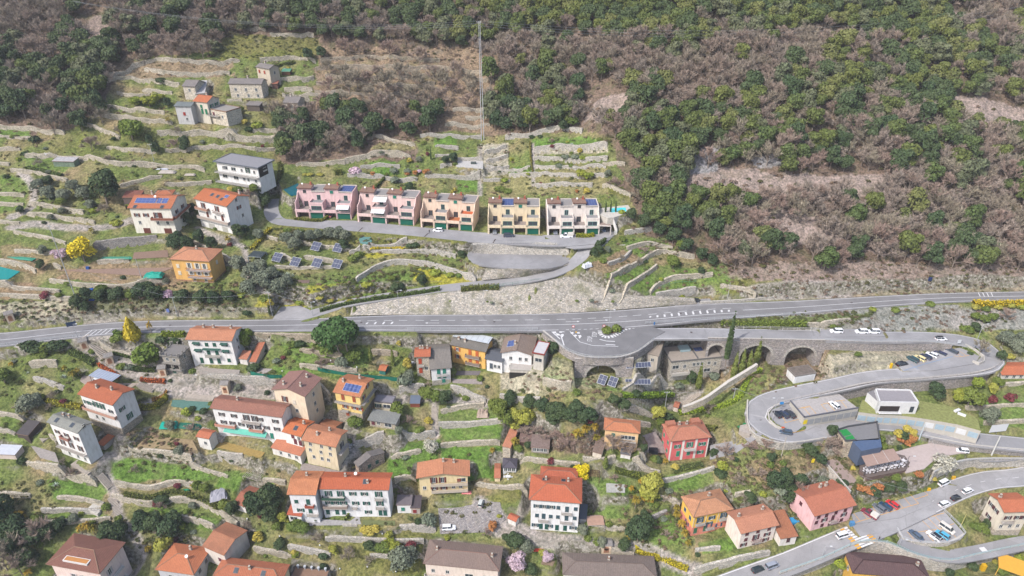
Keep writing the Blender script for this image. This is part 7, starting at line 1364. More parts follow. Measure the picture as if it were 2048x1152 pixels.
P_OL=mkproto((116,126,106),(134,140,116),404,1800,.07,lob=9);P_MI=mkproto((232,208,24),(250,226,60),405,2200,.07,lob=10);P_YG=mkproto((156,160,66),(182,180,84),406,900,.11);P_YE=mkproto((188,172,72),(202,188,96),416,900,.11)
P_PK=mkproto((204,172,188),(226,206,216),407,1500,.06);P_WB=mkproto((190,186,168),(214,212,196),408,1100,.055);P_OR=mkproto((186,118,74),(204,150,86),409,500,.12);P_RD=mkproto((120,56,66),(140,70,70),410,400,.13)
B_DK,B_MD,B_LT,B_OL,B_YG=[(None,leafmesh('crown',[(0,0,.45,.85,.6),(.4,.2,.4,.5,.45),(-.4,-.2,.4,.5,.5),(0,.4,.5,.45,.4)],330,.16,foliage(c,'foliage',.45,h_),420+i))for i,(c,h_)in enumerate((((62,84,52),(80,98,56)),((104,126,56),(126,136,60)),((140,158,58),(166,164,64)),((118,130,110),(134,142,118)),((164,160,72),(184,178,84))))]
def conical(c,hcol,seed,n=900,w_=.28,h=3.,size=.1):
 r=np.random.RandomState(seed);lob=[(0,0,.35+h*t,w_*(1.05-t**1.8)*(1 if t>.12 else.8),.35)for t in np.linspace(.02,.92,12)];return(trunk_mesh(.3,.05,seed,0),leafmesh('crown',lob,n,size,foliage(c,'foliage',.4,hcol),seed))
SCRP=(None,SCR[1])
CYP=conical((66,88,50),(84,100,54),430,1000,.26,3.2,.085);CYL=conical((112,126,60),(130,138,66),431,900,.42,3.,.09);YCON=conical((206,184,44),(226,204,70),432,1800,.95,2.2,.10)
def palm_mesh(seed,h=1.6):
 r=random.Random(seed);T=MB();T.tube((0,0,-.2),(0,0,h),.07,.06,BARK,6);C_=MB();gm_=foliage((124,128,48),'fronds',.35,(206,160,50))
 for i in range(26):
  a=r.uniform(0,6.28);el=r.uniform(-.6,1.2);L=r.uniform(.55,.8);p=Vector((0,0,h));d=Vector((math.cos(a)*math.cos(el),math.sin(a)*math.cos(el),math.sin(el)))
  s_=Vector((-math.sin(a),math.cos(a),0))*.11;q=p+d*L*.6;e=p+d*L+Vector((0,0,-.22));C_.face([p,q-s_,e,q+s_],gm_)
  for t in(.4,.6,.8):
   b=p.lerp(e,t);C_.face([b,b+s_*1.6+Vector((0,0,-.1)),b+d*.12],gm_);C_.face([b,b+d*.12,b-s_*1.6+Vector((0,0,-.1))],gm_)
 return(T.mesh('trunk'),C_.mesh('crown'))
PALM=palm_mesh(440)
def agave():
 m=MB();c=foliage((170,190,186),'agave',.2)
 for i in range(18):a=i*2.4;el=.3+.05*i;d=Vector((math.cos(a)*math.cos(el),math.sin(a)*math.cos(el),math.sin(el)));s_=Vector((-math.sin(a),math.cos(a),0))*.12;m.face([d*.1-s_,d*.1+s_,d],c)
 return(None,m.mesh('crown'))
AGA=agave()
pl_=[(0,0,1.2,.8,.6)]+[(math.cos(a)*d,math.sin(a)*d,1.15+z_,s_,s_*.8)for a,d,z_,s_ in[(i*.9,.45+.12*(i%3),.1*(i%4)-.15,.42)for i in range(12)]]
m=MB();m.tube((.05,0,-.3),(-.2,0,1.),.045,.035,BARK,7);m.tube((.4,0,-.3),(.3,0,1.),.04,.03,BARK,7)
PINE=(m.mesh('trunk'),leafmesh('crown',pl_,3800,.065,foliage((66,98,50),'pine_needles',.45,(84,116,56)),450))
plant('umbrella_pine','pine tree','huge round umbrella pine with two trunks just below the main road',PINE,680,708,7.3,1.0,rot=0)
plant('cypress_tree','cypress','tallest dark cypress rising in front of the viaduct road',None or CYP,0,0,3.7,1.5,rot=0,pos=onZ(1452,724,47.5))
for x_,y_,h_,t_ in((1511,727,53,'first light green column cypress from the top of the diagonal wall'),(1495,742,42,'second light green column cypress from the top of the diagonal wall'),(1480,750,52,'third light green column cypress from the top of the diagonal wall'),(1465,758,54,'lowest of the light green column cypresses on the diagonal wall')):
 p_=onT(x_,y_+2);plant('cypress_tree','cypress',t_,CYL,0,0,2.5,h_/5.2/7.4,rot=0,pos=p_)
K=dict(dk=(P_DK,'leafy_tree','leafy tree','dark green leafy tree'),md=(P_MD,'garden_tree','tree','fresh green leafy tree'),lt=(P_LT,'garden_tree','tree','light green leafy tree'),ol=(P_OL,'olive_tree','olive tree','grey-green olive tree'),mi=(P_MI,'mimosa_tree','mimosa tree','bright yellow flowering mimosa'),yg=(P_YG,'garden_tree','tree','yellow-green tree'),pk=(P_PK,'blossom_tree','blossoming tree','pink blossoming tree'),wb=(P_WB,'blossom_tree','blossoming tree','white blossoming tree'),og=(P_OR,'autumn_shrub','shrub','orange-red shrub'),rd=(P_RD,'maroon_shrub','shrub','dark maroon shrub'),cy=(CYP,'cypress_tree','cypress','slim dark cypress'),cl=(CYL,'cypress_tree','cypress','light green columnar cypress'),yc=(YCON,'golden_conifer','conifer','golden yellow conifer'),pa=(PALM,'palm_tree','palm','palm with yellowish lower fronds'),ag=(AGA,'agave_plant','agave','silvery spiky agave'),ba=(BR[1],'bare_tree','bare tree','leafless garden tree'),bb=(BR[2],'bare_tree','bare tree','leafless brownish tree'),bd=(B_DK,'shrub','shrub','dark green shrub'),bm=(B_MD,'shrub','shrub','green shrub'),bl=(B_LT,'shrub','shrub','light green shrub'),bo=(B_OL,'shrub','shrub','grey-green shrub'),by=(B_YG,'shrub','shrub','yellow flowering shrub'),ye=(P_YE,'shrub','shrub','golden yellow shrub'))
K['rn']=(mkproto((104,130,52),(130,144,58),470,2600,.075,zc=.85,lob=13),'garden_tree','tree','dense round bright green tree')
K['ps']=((None,leafmesh('crown',[(0,0,.45,.85,.6),(.4,.2,.4,.5,.45)],400,.13,foliage((222,186,204),'blossom',.3,(240,220,228)),460)),'blossom_shrub','shrub','pink blossoming shrub')
VEG="""mi 170 523 4.6 1.05|rn 266 281 5.6 .95|yc 269 684 2.9 1.3|rn 292 732 4.7 1.|rn 489 692 3.1 1.35|dk 876 243 4.4 1.2|cl 1395 782 2.6 1.35|dk 1380 770 2.0 1.5|bo 1427 757 2.2 1.|bo 1357 776 1.8 1.1|cl 742 722 1.5 1.4|cl 787 735 1.6 1.6|pk 1033 1140 3.3 .95|pk 1095 1122 1.9 .9|mi 1160 955 2.9 .8|pk 125 520 3.0 .8|ps 710 346 2.9 .8|wb 865 905 3.0 .9|wb 1876 940 4.2 .8|ol 1806 1120 1 .1
dk 560 262 3.2 1.5|dk 575 310 3.6 1.6|bb 590 290 3.4 1.4|dk 645 300 3.2 1.3|bb 680 306 3.4 1.2|dk 720 300 4.0 1.2|dk 735 280 3. 1.2|bb 705 270 3.4 1.2|dk 780 265 2.8 1.2|ba 715 175 4.5 1.|bb 755 165 4.2 1.|ba 800 160 4.5 1.|bb 870 165 4.2 1.|ba 690 160 4. 1.|bb 905 190 4. 1.|ba 820 205 4.2 1.|bb 660 185 3.8 1.|ba 940 175 3.8 1.|bb 650 215 3.8 1.|ba 760 215 4. 1.|bb 625 290 3.6 1.|bb 660 262 3.8 1.|bb 830 262 4.2 1.1|bb 800 240 3.6 1.|bb 852 255 3.6 1.|dk 990 262 3.4 1.5|dk 1100 258 3.8 1.2|md 1142 255 2.8 1.|dk 1125 262 2.8 1.|dk 1005 245 3.0 1.2|dk 1045 262 3.4 1.3
ba 700 190 5.4 1.1|ba 775 192 5.6 1.15|ba 835 180 4.8 1.|ba 885 182 5.0 1.1|bb 735 175 4. 1.|ba 655 148 3.6 1.|bb 910 160 4.6 1.|bb 840 130 4.5 1.|bb 780 118 4.5 1.|bb 720 115 4.2 1.|bb 690 112 4.2 1.|ba 945 195 4. 1.|ba 860 200 4. 1.|ba 740 205 4.2 1.|bb 935 215 3.8 .9|ba 685 212 4 .9|bb 185 300 3.8 .8|ba 205 245 3.8 .9|ba 290 130 3.2 .9|ba 110 268 4.2 1.|ba 240 270 2.6 .8|ba 355 268 2.2 .8|bb 350 300 3. .8|ba 820 232 3.6 1.
dk 375 306 2.6 1.5|dk 315 308 2.2 1.3|dk 302 290 1.8 1.4|lt 300 215 3.2 .8|lt 272 214 3. .75|lt 320 205 2.6 .8|bd 322 164 2.6 .7|dk 337 214 2. 1.1|pa 338 250 1.9 .9|bd 70 283 2.4 .9|pa 457 230 1.6 1.|pa 475 232 1.7 1.|ye 490 248 1.6 .8|md 482 226 2. .9|bl 515 256 2.8 .9|bd 498 262 2. .9|dk 450 245 1.6 1.|ye 577 140 1.3 .7|dk 645 115 3.0 .9|dk 618 118 3. .9|dk 215 408 6.4 1.15|ol 80 385 3. 1.|ol 100 400 3.2 1.|ol 130 405 3.4 .9|ol 150 385 3. 1.|ol 170 400 3. 1.|dk 95 372 2.8 .8|md 125 412 2.6 .8|ol 185 418 2.4 .9|ol 125 427 1.8 .8|ba 210 428 2.5 .9|bl 188 424 1.8 1.|dk 42 428 1.8 1.|dk 275 385 .8 1|bl 232 450 2.4 .8|by 240 448 1.4 .7|pa 185 468 1.9 .7|dk 360 500 3. 1.3|dk 380 505 3. 1.2|dk 400 492 2.6 1.3|dk 348 498 2.4 1.2|dk 425 498 2.4 1.2|cl 455 460 2.4 .9|dk 378 450 2.4 1.3|dk 385 430 2. 1.3|dk 405 448 2 1.2|dk 480 475 2.6 1.2|dk 492 465 1.8 1.|by 365 456 1. .8|bm 432 459 1.1 1.|pa 458 490 1.9 1.|dk 525 400 3.4 1.1|dk 535 415 2.8 1.2|md 510 388 2.4 1.|bb 500 398 2.6 .9|ye 462 385 1.8 .8|md 478 388 2.2 .8
ol 480 540 3.2 1.|ol 505 560 3.6 1.|ol 530 575 3.8 1.|ol 555 590 3.6 1.|ol 500 590 3.4 1.|ol 525 545 3. 1.|ol 545 560 3. 1.|ol 575 575 2.8 1.|ol 575 490 3.|ol 590 500 3.|ol 600 485 2.8|ol 620 482 2.6|ol 637 480 2.6|ol 660 478 2.8|ol 680 478 2.8|ol 690 482 2.6|ol 520 478 2.4|dk 690 498 2.2 1.|bm 575 462 1.8 .6|bm 600 464 1.8 .6|bm 640 466 1.8 .6|ag 547 548 1.5 .9|ag 562 550 1.6 .9|ag 575 550 1.6 .9|ag 585 552 1.4 .9|ag 950 456 .01 1|bd 832 492 1.8 .8|bd 820 494 1.8 .8|dk 925 516 1.9 .9|bm 705 520 2.2 .8|bm 718 512 2. .8|dk 843 572 2.3 1.1|dk 790 585 2.2 .9|dk 800 582 2. .8|md 786 562 1.5 .9|bl 735 572 2.4 .7|bm 918 552 1.5 .8|bl 900 552 1.7 .7|bl 870 548 2.4 .6
dk 178 600 2.6 1.|dk 200 604 3. .9|md 205 590 2.6 .9|dk 235 600 3. .8|dk 280 598 3.4 .9|dk 310 600 3.4 .9|dk 300 585 2.8 .9|ps 335 592 2.2 .9|rd 90 598 2. .7|md 120 596 1.5 .8|dk 365 604 3. .8|dk 400 606 3. .8|dk 430 604 2.8 .8|dk 460 600 2.6 .8|dk 155 620 2.6 1.2|dk 175 622 2. 1.1|ol 90 510 2. 1.1|dk 85 538 1.8 1.1|md 265 600 2.2 1.|bd 495 628 1.8 .8|cy 540 630 1.3 1.1|ye 540 612 1.6 1.|bm 530 600 2.2 .8
pa 303 667 1.6 1.5|bm 232 682 2. 1.|bm 240 678 1.8 1.|bd 325 682 2.4 .8|bd 350 685 2.4 .8|bm 92 700 2.6 .9|bd 75 700 3. .8|bd 60 697 3. .8|bd 110 697 2.8 .9|bd 125 694 2.4 .9|bm 85 712 2. .8|md 10 765 3.4 .9|pa 25 735 1.4 .8|pa 148 760 1.9 1.|pa 158 752 1.6 1.|pa 132 745 1.4 1.|ag 128 755 1.5 .9|ag 55 746 .9 .9|ag 80 965 1.5 .8|ag 112 970 1.5 .8|ol 60 825 4. .9|ol 75 815 3. .9|bm 242 735 1.8 .7|bo 258 737 1.6 .8|bd 270 738 1.6 .7|bd 385 820 1.3 .9|bl 375 828 2. 1.|bl 397 838 1.3 .8|bd 407 825 1.4 1.|bd 508 740 2.4 .9|bo 553 724 1.5 .8|bm 575 707 1.4 .9|bm 585 690 2. .8|bm 635 695 1.8 .8|bm 655 704 2.8 .7|bd 600 690 2.2 .8|bm 520 698 1.6 1.|bd 528 703 1.2 1.|rd 567 717 1. .6|bo 684 730 2.6 1.|md 708 728 3. 1.|bo 810 768 2.9 1.1|ol 818 765 2.4 1.1|ye 815 735 1.8 1.2|ye 798 690 1. 1.|md 855 800 3. .9|md 872 805 3. .9|dk 888 806 3. .9|bm 932 798 1.4 .9|md 1000 835 3. 1.1|md 990 825 2.8 1.1|md 1010 848 3.2 1.|yg 1030 850 3.6 1.|yg 1050 852 3.4 1.1|dk 1022 810 2.6 1.1|yg 1060 845 2.4 1.|dk 1018 855 2. 1.1|dk 1080 822 3. .8|dk 1100 828 3. .8|dk 1120 835 3.2 .8|dk 1140 840 3.2 .8|dk 1160 845 3.2 .8|dk 1060 812 2.6 .8|dk 1178 838 3. .8|dk 1150 825 2.8 .8|dk 1105 845 2.6 .8|pa 1155 880 2.6 .8|pa 1170 872 2.4 .9|pa 1188 868 2.2 1.|pa 1192 885 2. .8|md 795 832 2.8 1.1|dk 785 838 1.6 1.|md 710 855 2.8 .8|ye 857 846 1.6 .8|bm 843 860 1.2 .9|bm 838 862 1.6 .8|bb 820 850 2. .9|bm 695 885 1.6 .7|dk 1102 714 2.6 1.2|dk 1095 706 1.8 1.1|bm 960 760 1.3 1.2|md 907 752 1.6 1.3|yg 1315 838 2.7 1.|dk 1335 845 2.2 1.|md 1320 850 1.8 .9|dk 1245 820 2.6 .8|dk 1225 808 2.2 .8|bd 1270 790 2. .8|bm 1153 788 1.5 1.1|dk 1335 792 1.4 .9
bl 1165 318 1.6 .8|ye 1160 306 1.3 1.|lt 1164 360 2.6 .9|lt 1178 360 2. .9|ag 985 300 1.9 .9|ag 975 302 1.5 .9|ag 1143 290 1.6 .9|ag 1156 372 1.6 .9|ag 1178 290 .9 .9|bo 1118 336 1.9 .9|bo 1150 317 2. .8|bo 1130 317 2. .8|og 850 348 1.5 .7|og 830 350 1.5 .7|og 815 352 1.4 .7|og 855 346 1.3 .7|og 745 351 1.3 .7|og 790 400 .01 1|og 855 396 .01 1|ps 838 344 1.3 .8|bo 788 345 2. 1.|bo 815 346 1.8 1.|bo 790 365 2.2 1.1|dk 905 325 2.4 1.|dk 890 328 2. 1.|ye 820 325 1.4 .9|cy 862 320 1.3 1.3|by 620 350 1.6 .5|by 640 350 1.6 .5|by 610 350 1.4 .5|bm 655 333 .9 1|ye 910 384 1.1 1.|ye 905 388 1. 1.|dk 820 384 2.2 1.|cy 1211 425 1.3 1.|cy 1221 425 1.3 1.1|cy 1231 425 1.3 1.|bl 1244 427 1.5 .9|ye 1173 388 1.5 1.|og 1153 386 .9 .9|bm 1105 362 1.2 .7|rd 1082 368 .8 .6|bm 1000 380 2.6 .5|bm 1015 384 2.4 .5|bl 1008 362 2. .6|rd 958 436 .9 1.|by 950 425 1. 1.1|bm 710 418 .9 1.4|bm 840 440 .9 1.|md 1345 536 3.1 .9|dk 1402 548 1.5 1.1|bl 1363 598 1.5 1.1|bd 1290 524 1.3 .7|ol 1340 598 .01 1|ba 1270 385 3.6 1.2|ba 1285 400 3.8 1.2|ba 1310 430 3.4 1.|bb 1230 380 3. .9|bb 1260 370 2.8 .9|dk 1260 440 2.6 1.|dk 1290 455 3. 1.|dk 1320 470 3.2 1.|dk 1345 488 3.2 1.1|dk 1370 505 3. 1.|dk 1400 520 2.8 1.|dk 1345 455 3. 1.|md 1365 500 2.6 1.|dk 1425 530 2.4 1.|dk 1200 505 1.6 1.|bm 1245 480 1.6 .9|dk 1190 512 1.5 1.|dk 1196 495 1.5 1.
md 1715 712 1.5 .6|bm 1665 654 1.3 .9|bm 1790 622 1.8 .7|bm 1860 610 1.8 .7|bl 1745 620 1.4 .7|bm 1935 662 2.2 .8|dk 1950 660 1.9 .9|bm 1925 658 1.5 .8|md 1948 640 1.9 .9|md 1965 645 2. .9|md 1983 642 2. .9|by 1950 617 1.8 .9|bm 1970 620 1.8 .9|by 1995 617 1.8 .9|yg 2020 617 1.6 .8|bl 2040 616 1.8 .9|bb 2010 640 2.6 .9|ol 2005 690 3.2 1.|ol 2030 705 3. 1.|ol 2040 685 2.4 1.|dk 1998 720 2. 1.|by 2020 715 1.6 .7|md 1990 775 2. 1.2|yg 1984 785 1.8 1.1|dk 1870 796 3. 1.1|md 1935 812 4. 1.|lt 1915 806 2.6 1.|lt 1950 780 1.8 1.4|rd 1956 812 1.3 1.2|rd 1984 808 1.6 1.1|rd 2016 802 1.8 1.|ol 1973 845 3. 1.|ol 1985 838 2.4 1.|dk 1620 650 .01 1|ba 1958 710 2.8 1.2|bd 1940 708 1.1 .7|dk 1798 900 1. 1|md 1757 925 .01 1|og 1800 885 1.9 .8|og 1812 890 1.8 .8|og 1822 885 1.8 .8|ye 1795 872 1.6 .9|ye 1812 865 1.6 1.|ye 1825 870 1.4 .9|bm 1765 895 1.6 1.1|bm 1762 880 1.4 1.1|dk 1805 875 2. .7|og 1735 985 2. .6|og 1755 978 1.8 .6|dk 1745 990 2.2 .8|dk 1775 985 2.2 .8|dk 1800 978 2.2 .8|og 1720 982 1.8 .7|md 1790 962 1.8 .8|og 1835 955 1.6 .7|ye 1863 960 1.3 .9|dk 1660 870 2. 1.1|md 1710 925 1.3 1.|yg 1698 905 1.1 1.|ye 1705 940 .9 1|bb 1670 905 3.4 .9|bb 1655 900 3. .8
bd 1610 890 2.2 .8|dk 1620 908 2.4 .8|dk 1640 925 2. .9|dk 1540 920 1.8 .8|dk 1545 975 3.2 1.1|bo 1560 985 2.4 1.|dk 1575 1000 3.4 1.1|dk 1570 970 2.8 1.1|bb 1590 995 3.4 1.1|bd 1600 960 2.4 .8|dk 1660 985 2.6 .9|dk 1680 980 2.2 .9|ol 1640 970 2.2 .9|ba 1475 970 2.2 .9|bd 1440 950 2.2 .9|bb 1450 915 3. .8|bb 1500 905 2.6 .8|bb 1530 900 2.4 .8|dk 1425 915 1.6 1.3|dk 1500 1000 2.2 .7|bl 1445 935 2. .9|yg 1303 985 3.8 1.|yg 1295 1000 3. .9|dk 1275 1085 3.8 1.3|dk 1285 1060 3. 1.2|dk 1268 1075 3. 1.2|pa 1270 1018 2. 1.4|pa 1287 1005 1.8 .8|pa 1300 1008 1.8 .8|pa 1262 985 1.4 1.|pa 1352 1040 1.9 1.|pa 1362 1060 1.9 1.1|pa 1368 1078 1.9 1.|pa 1375 1095 1.6 1.|pa 1352 1025 1.6 1.|dk 1250 1100 2.2 1.1|pa 1253 1090 1.8 1.|pa 1280 970 1.2 1.|bl 1185 925 .01 1|cl 1210 938 2. .9|bb 1225 900 3.2 .9|bb 1245 905 3.2 .9|bb 1205 895 2.6 .8|bb 1262 908 2.8 .9|bd 1316 922 1.6 .9|bm 1308 918 1.8 .5|pa 1330 928 1.5 .7|pa 1356 905 1.3 .9|ye 1350 936 1.4 .6|by 1240 1105 .01 1|pa 1030 895 2.2 .9|pa 985 908 1.6 .8|md 1038 905 1.7 1.|dk 1055 895 1.6 .8|bb 1050 875 3. .7|bb 1080 872 3. .7|bb 1110 885 3. .7|bb 1130 895 2.6 .7|bb 1040 868 2.4 .7|rd 1148 872 .9 .7|dk 1285 900 1.6 .9|bd 1190 940 .01 1|dk 1465 1110 .01 1|bd 1395 1110 1. .8
dk 535 1020 4. 1.25|dk 520 1030 4. 1.2|dk 552 1010 3.4 1.3|dk 545 1038 3.2 1.1|dk 512 1018 3. 1.2|yg 568 1045 1.8 1.3|md 555 1060 1.8 .9|md 590 1062 2.6 .8|md 608 1065 2.6 .8|dk 465 1028 2.4 1.1|md 450 1020 2.2 1.|ba 495 1062 2. 1.|ye 517 1078 1.9 .8|dk 507 1075 1.4 .8|dk 562 1095 2. .8|ba 636 1085 2. .8|dk 400 985 .01 1|md 395 980 1.8 1.1|md 412 985 2. 1.|dk 320 1008 1.8 .8|dk 332 1006 2. .8|rd 315 1012 1.3 1.|dk 380 1028 .01 1|pa 385 975 1.2 .8|dk 340 1075 4. 1.|dk 310 1062 3.4 1.|dk 290 1055 3.2 1.|dk 350 1055 3. 1.|yg 330 1100 3.2 .9|ba 325 1075 2.6 .8|dk 230 1085 4. 1.|dk 245 1075 3. 1.|md 220 1075 2.6 1.1|dk 15 1030 4. 1.1|dk 5 1060 4. 1.1|dk 40 1075 4. 1.|dk 75 1090 3.6 1.|dk 20 1110 4. 1.|dk 60 1130 3.6 1.|dk 100 1075 3. 1.|dk 120 1060 2.6 .9|bb 85 1085 4. 1.1|ba 15 1140 5. 1.2|bb 45 1150 4. 1.1|pa 42 1040 2. .9|pa 50 1045 1.8 .9|pa 178 1065 2. 1.1|pa 190 1070 1.9 1.1|pa 165 1068 1.8 1.|pa 298 1105 1.6 .8|pa 60 1152 1.8 .7|md 75 1050 2.2 .9|dk 448 1140 1.2 1.2|dk 440 1152 1.2 1.2|dk 455 1130 1.2 1.2|ba 698 1120 2.4 1.|md 770 1105 2.6 .9|dk 740 1098 2. .9|lt 785 1102 2.6 .8|dk 755 1100 1.8 .8|ol 805 1140 4.2 1.1|ol 795 1125 3.4 1.|ol 820 1120 3. 1.|rd 822 1098 1.8 1.|bo 858 1046 2.6 1.2|cl 835 1045 .01 1|bd 836 1045 1.2 1.2|ye 740 1065 1.9 .7|ye 752 1062 1.7 .7|ye 730 1064 1.7 .7|yg 778 1075 1.5 .9|bl 590 1110 1.4 .8|ye 588 1108 1.1 .7|ba 740 1128 1.8 .8|dk 1030 1098 3. 1.|dk 1022 1090 2.4 1.|ol 1052 1105 2.6 1.|yg 1086 1112 1.5 .9|dk 1060 1150 2.2 .9|og 984 1060 1.7 1.|dk 1012 1080 1.4 1.|yg 998 1035 .9 .8|ol 1165 1065 2. .9|bm 1175 1078 1.4 .8|bm 1195 1085 1.6 .7|dk 1470 1120 .01 1|bd 650 1112 2. .9|dk 650 1140 1.4 1.|yg 668 1105 1.6 1.|cy 698 1070 .01 1|bm 1175 1052 1.4 .7|bm 2000 1060 1.6 .9|md 1962 1065 2. .9|md 1950 1060 1.8 .8|dk 1975 1055 1.8 1.|dk 1940 1140 1.8 .9|md 2000 1150 1.8 .9|by 1990 1125 1. .9|bl 2040 1120 1.8 .9|dk 1895 1150 1.4 1|bl 1680 1130 2. .7|by 700 605 1.8 .5|by 640 596 1.6 .5|by 660 602 1.6 .5|bl 600 606 2. .5|by 2035 645 .01 1"""
for it in VEG.replace('\n','|').split('|'):
 q=it.split()
 if len(q)<4:continue
 pr,nm,cat_,look=K[q[0]];r_=float(q[3])
 if r_<.3:continue
 hs=float(q[4])if len(q)>4 else 1.
 plant(nm,cat_,None,pr,float(q[1]),float(q[2]),r_,hs,None,look,lift=-.1)
for x_,y_,l_ in((1213,665,'rounded green bush on the planted traffic island, beside the road sign'),(1233,662,'rounded green bush on the planted traffic island, away from the sign')):
 plant('shrub','shrub',l_,B_MD,0,0,1.9,1.1,pos=onZ(x_,y_,55.95))
for i_ in range(16):
 x_=905+i_*21+RNG.uniform(-8,8);plant('shrub','shrub',None,(B_MD,B_OL,SCRP)[i_%3],0,0,RNG.uniform(.5,1.1),.7,'weedy tufts on the boulder embankment','weedy tuft',pos=onZ(x_,603+RNG.uniform(-5,5),59.4))
RL=np.array([(p.x,p.y)for v in SM.values()for p in v]);PD=[[(p.x,p.y)for p in v]for v in PADW.values()]
def free(p,mg=1.2):
 if((RL[:,0]-p.x)**2+(RL[:,1]-p.y)**2).min()<46:return False
 for s in HOUSES:
  q=s['M'].inverted()@p
  if-mg<q.x<s['W']+mg and-mg-1.5<q.y<s['D']+mg:return False
 return not any(bool(inpoly(np.array([p.x]),np.array([p.y]),q)[0])for q in PD)
DENSE=([(720,275),(1230,275),(1230,385),(720,345)],26),([(20,660),(1000,690),(1000,1140),(20,1140)],70),([(1000,760),(1480,830),(1640,1000),(1400,1130),(1000,1060)],34),([(0,270),(540,280),(560,600),(0,600)],34),([(1190,440),(1440,560),(1200,590)],8)
for poly_,n_ in DENSE:
 k=0;xs,ys=[q[0]for q in poly_],[q[1]for q in poly_];tries=0
 while k<n_ and tries<4000:
  tries+=1;x,y=rr.uniform(min(xs),max(xs)),rr.uniform(min(ys),max(ys))
  if not inany(x,y,[poly_]):continue
  p=onT(x,y)
  if not free(p):continue
  k+=1;t_=rr.choice(('bd','bm','bl','bo','bd','bm','ba','rd','bb','ol'));pr,nm,cat_,look=K[t_];plant(nm,cat_,None,pr,x,y,rr.uniform(.8,1.5)*(1.5 if t_ in('ba','bb','ol')else 1),rr.uniform(.7,1.1),None,look,pos=p,lift=-.1)
def hedge(look,pts,wd,h,c,hcol=None,cat='hedge',name='hedge',dens=26,auto=True):
 P=smooth_line([onT(*p)for p in pts],.8);fm=foliage(c,'hedge',.35,hcol);o=P[len(P)//2].copy();r=np.random.RandomState(len(THINGS));m=MB();mi=m.mi(fm)
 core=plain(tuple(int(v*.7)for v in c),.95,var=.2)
 A_,B_=offs(P,wd*.36),offs(P,-wd*.36)
 for i in range(len(P)-1):
  a,b,c2,d=[p-o for p in(A_[i],A_[i+1],B_[i+1],B_[i])];u=Vector((0,0,h*.86));dn=Vector((0,0,-.6));
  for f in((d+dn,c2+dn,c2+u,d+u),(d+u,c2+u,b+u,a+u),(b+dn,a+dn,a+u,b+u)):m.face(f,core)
 for i in range(len(P)-1):
  t=(P[i+1]-P[i]);nn=Vector((-t.y,t.x,0)).normalized()
  for k in range(dens):
   s_=r.uniform(-1,1);zz=r.uniform(.05,1);face_=r.rand()
   if face_<.5:zz=1.
   else:s_=-1 if r.rand()<.75 else 1
   c_=P[i]+t*r.rand()+nn*s_*wd/2+Vector((0,0,zz*h+r.uniform(-.08,.1)))-o;n3=Vector(r.normal(size=3)).normalized();u1=n3.orthogonal().normalized()*r.uniform(.12,.3);v1=n3.cross(u1)
   m.face([c_-u1,c_-v1,c_+u1,c_+v1],fm)
 ob=m.build(name,None,o);tag(ob,None,cat,None,auto=look);return ob
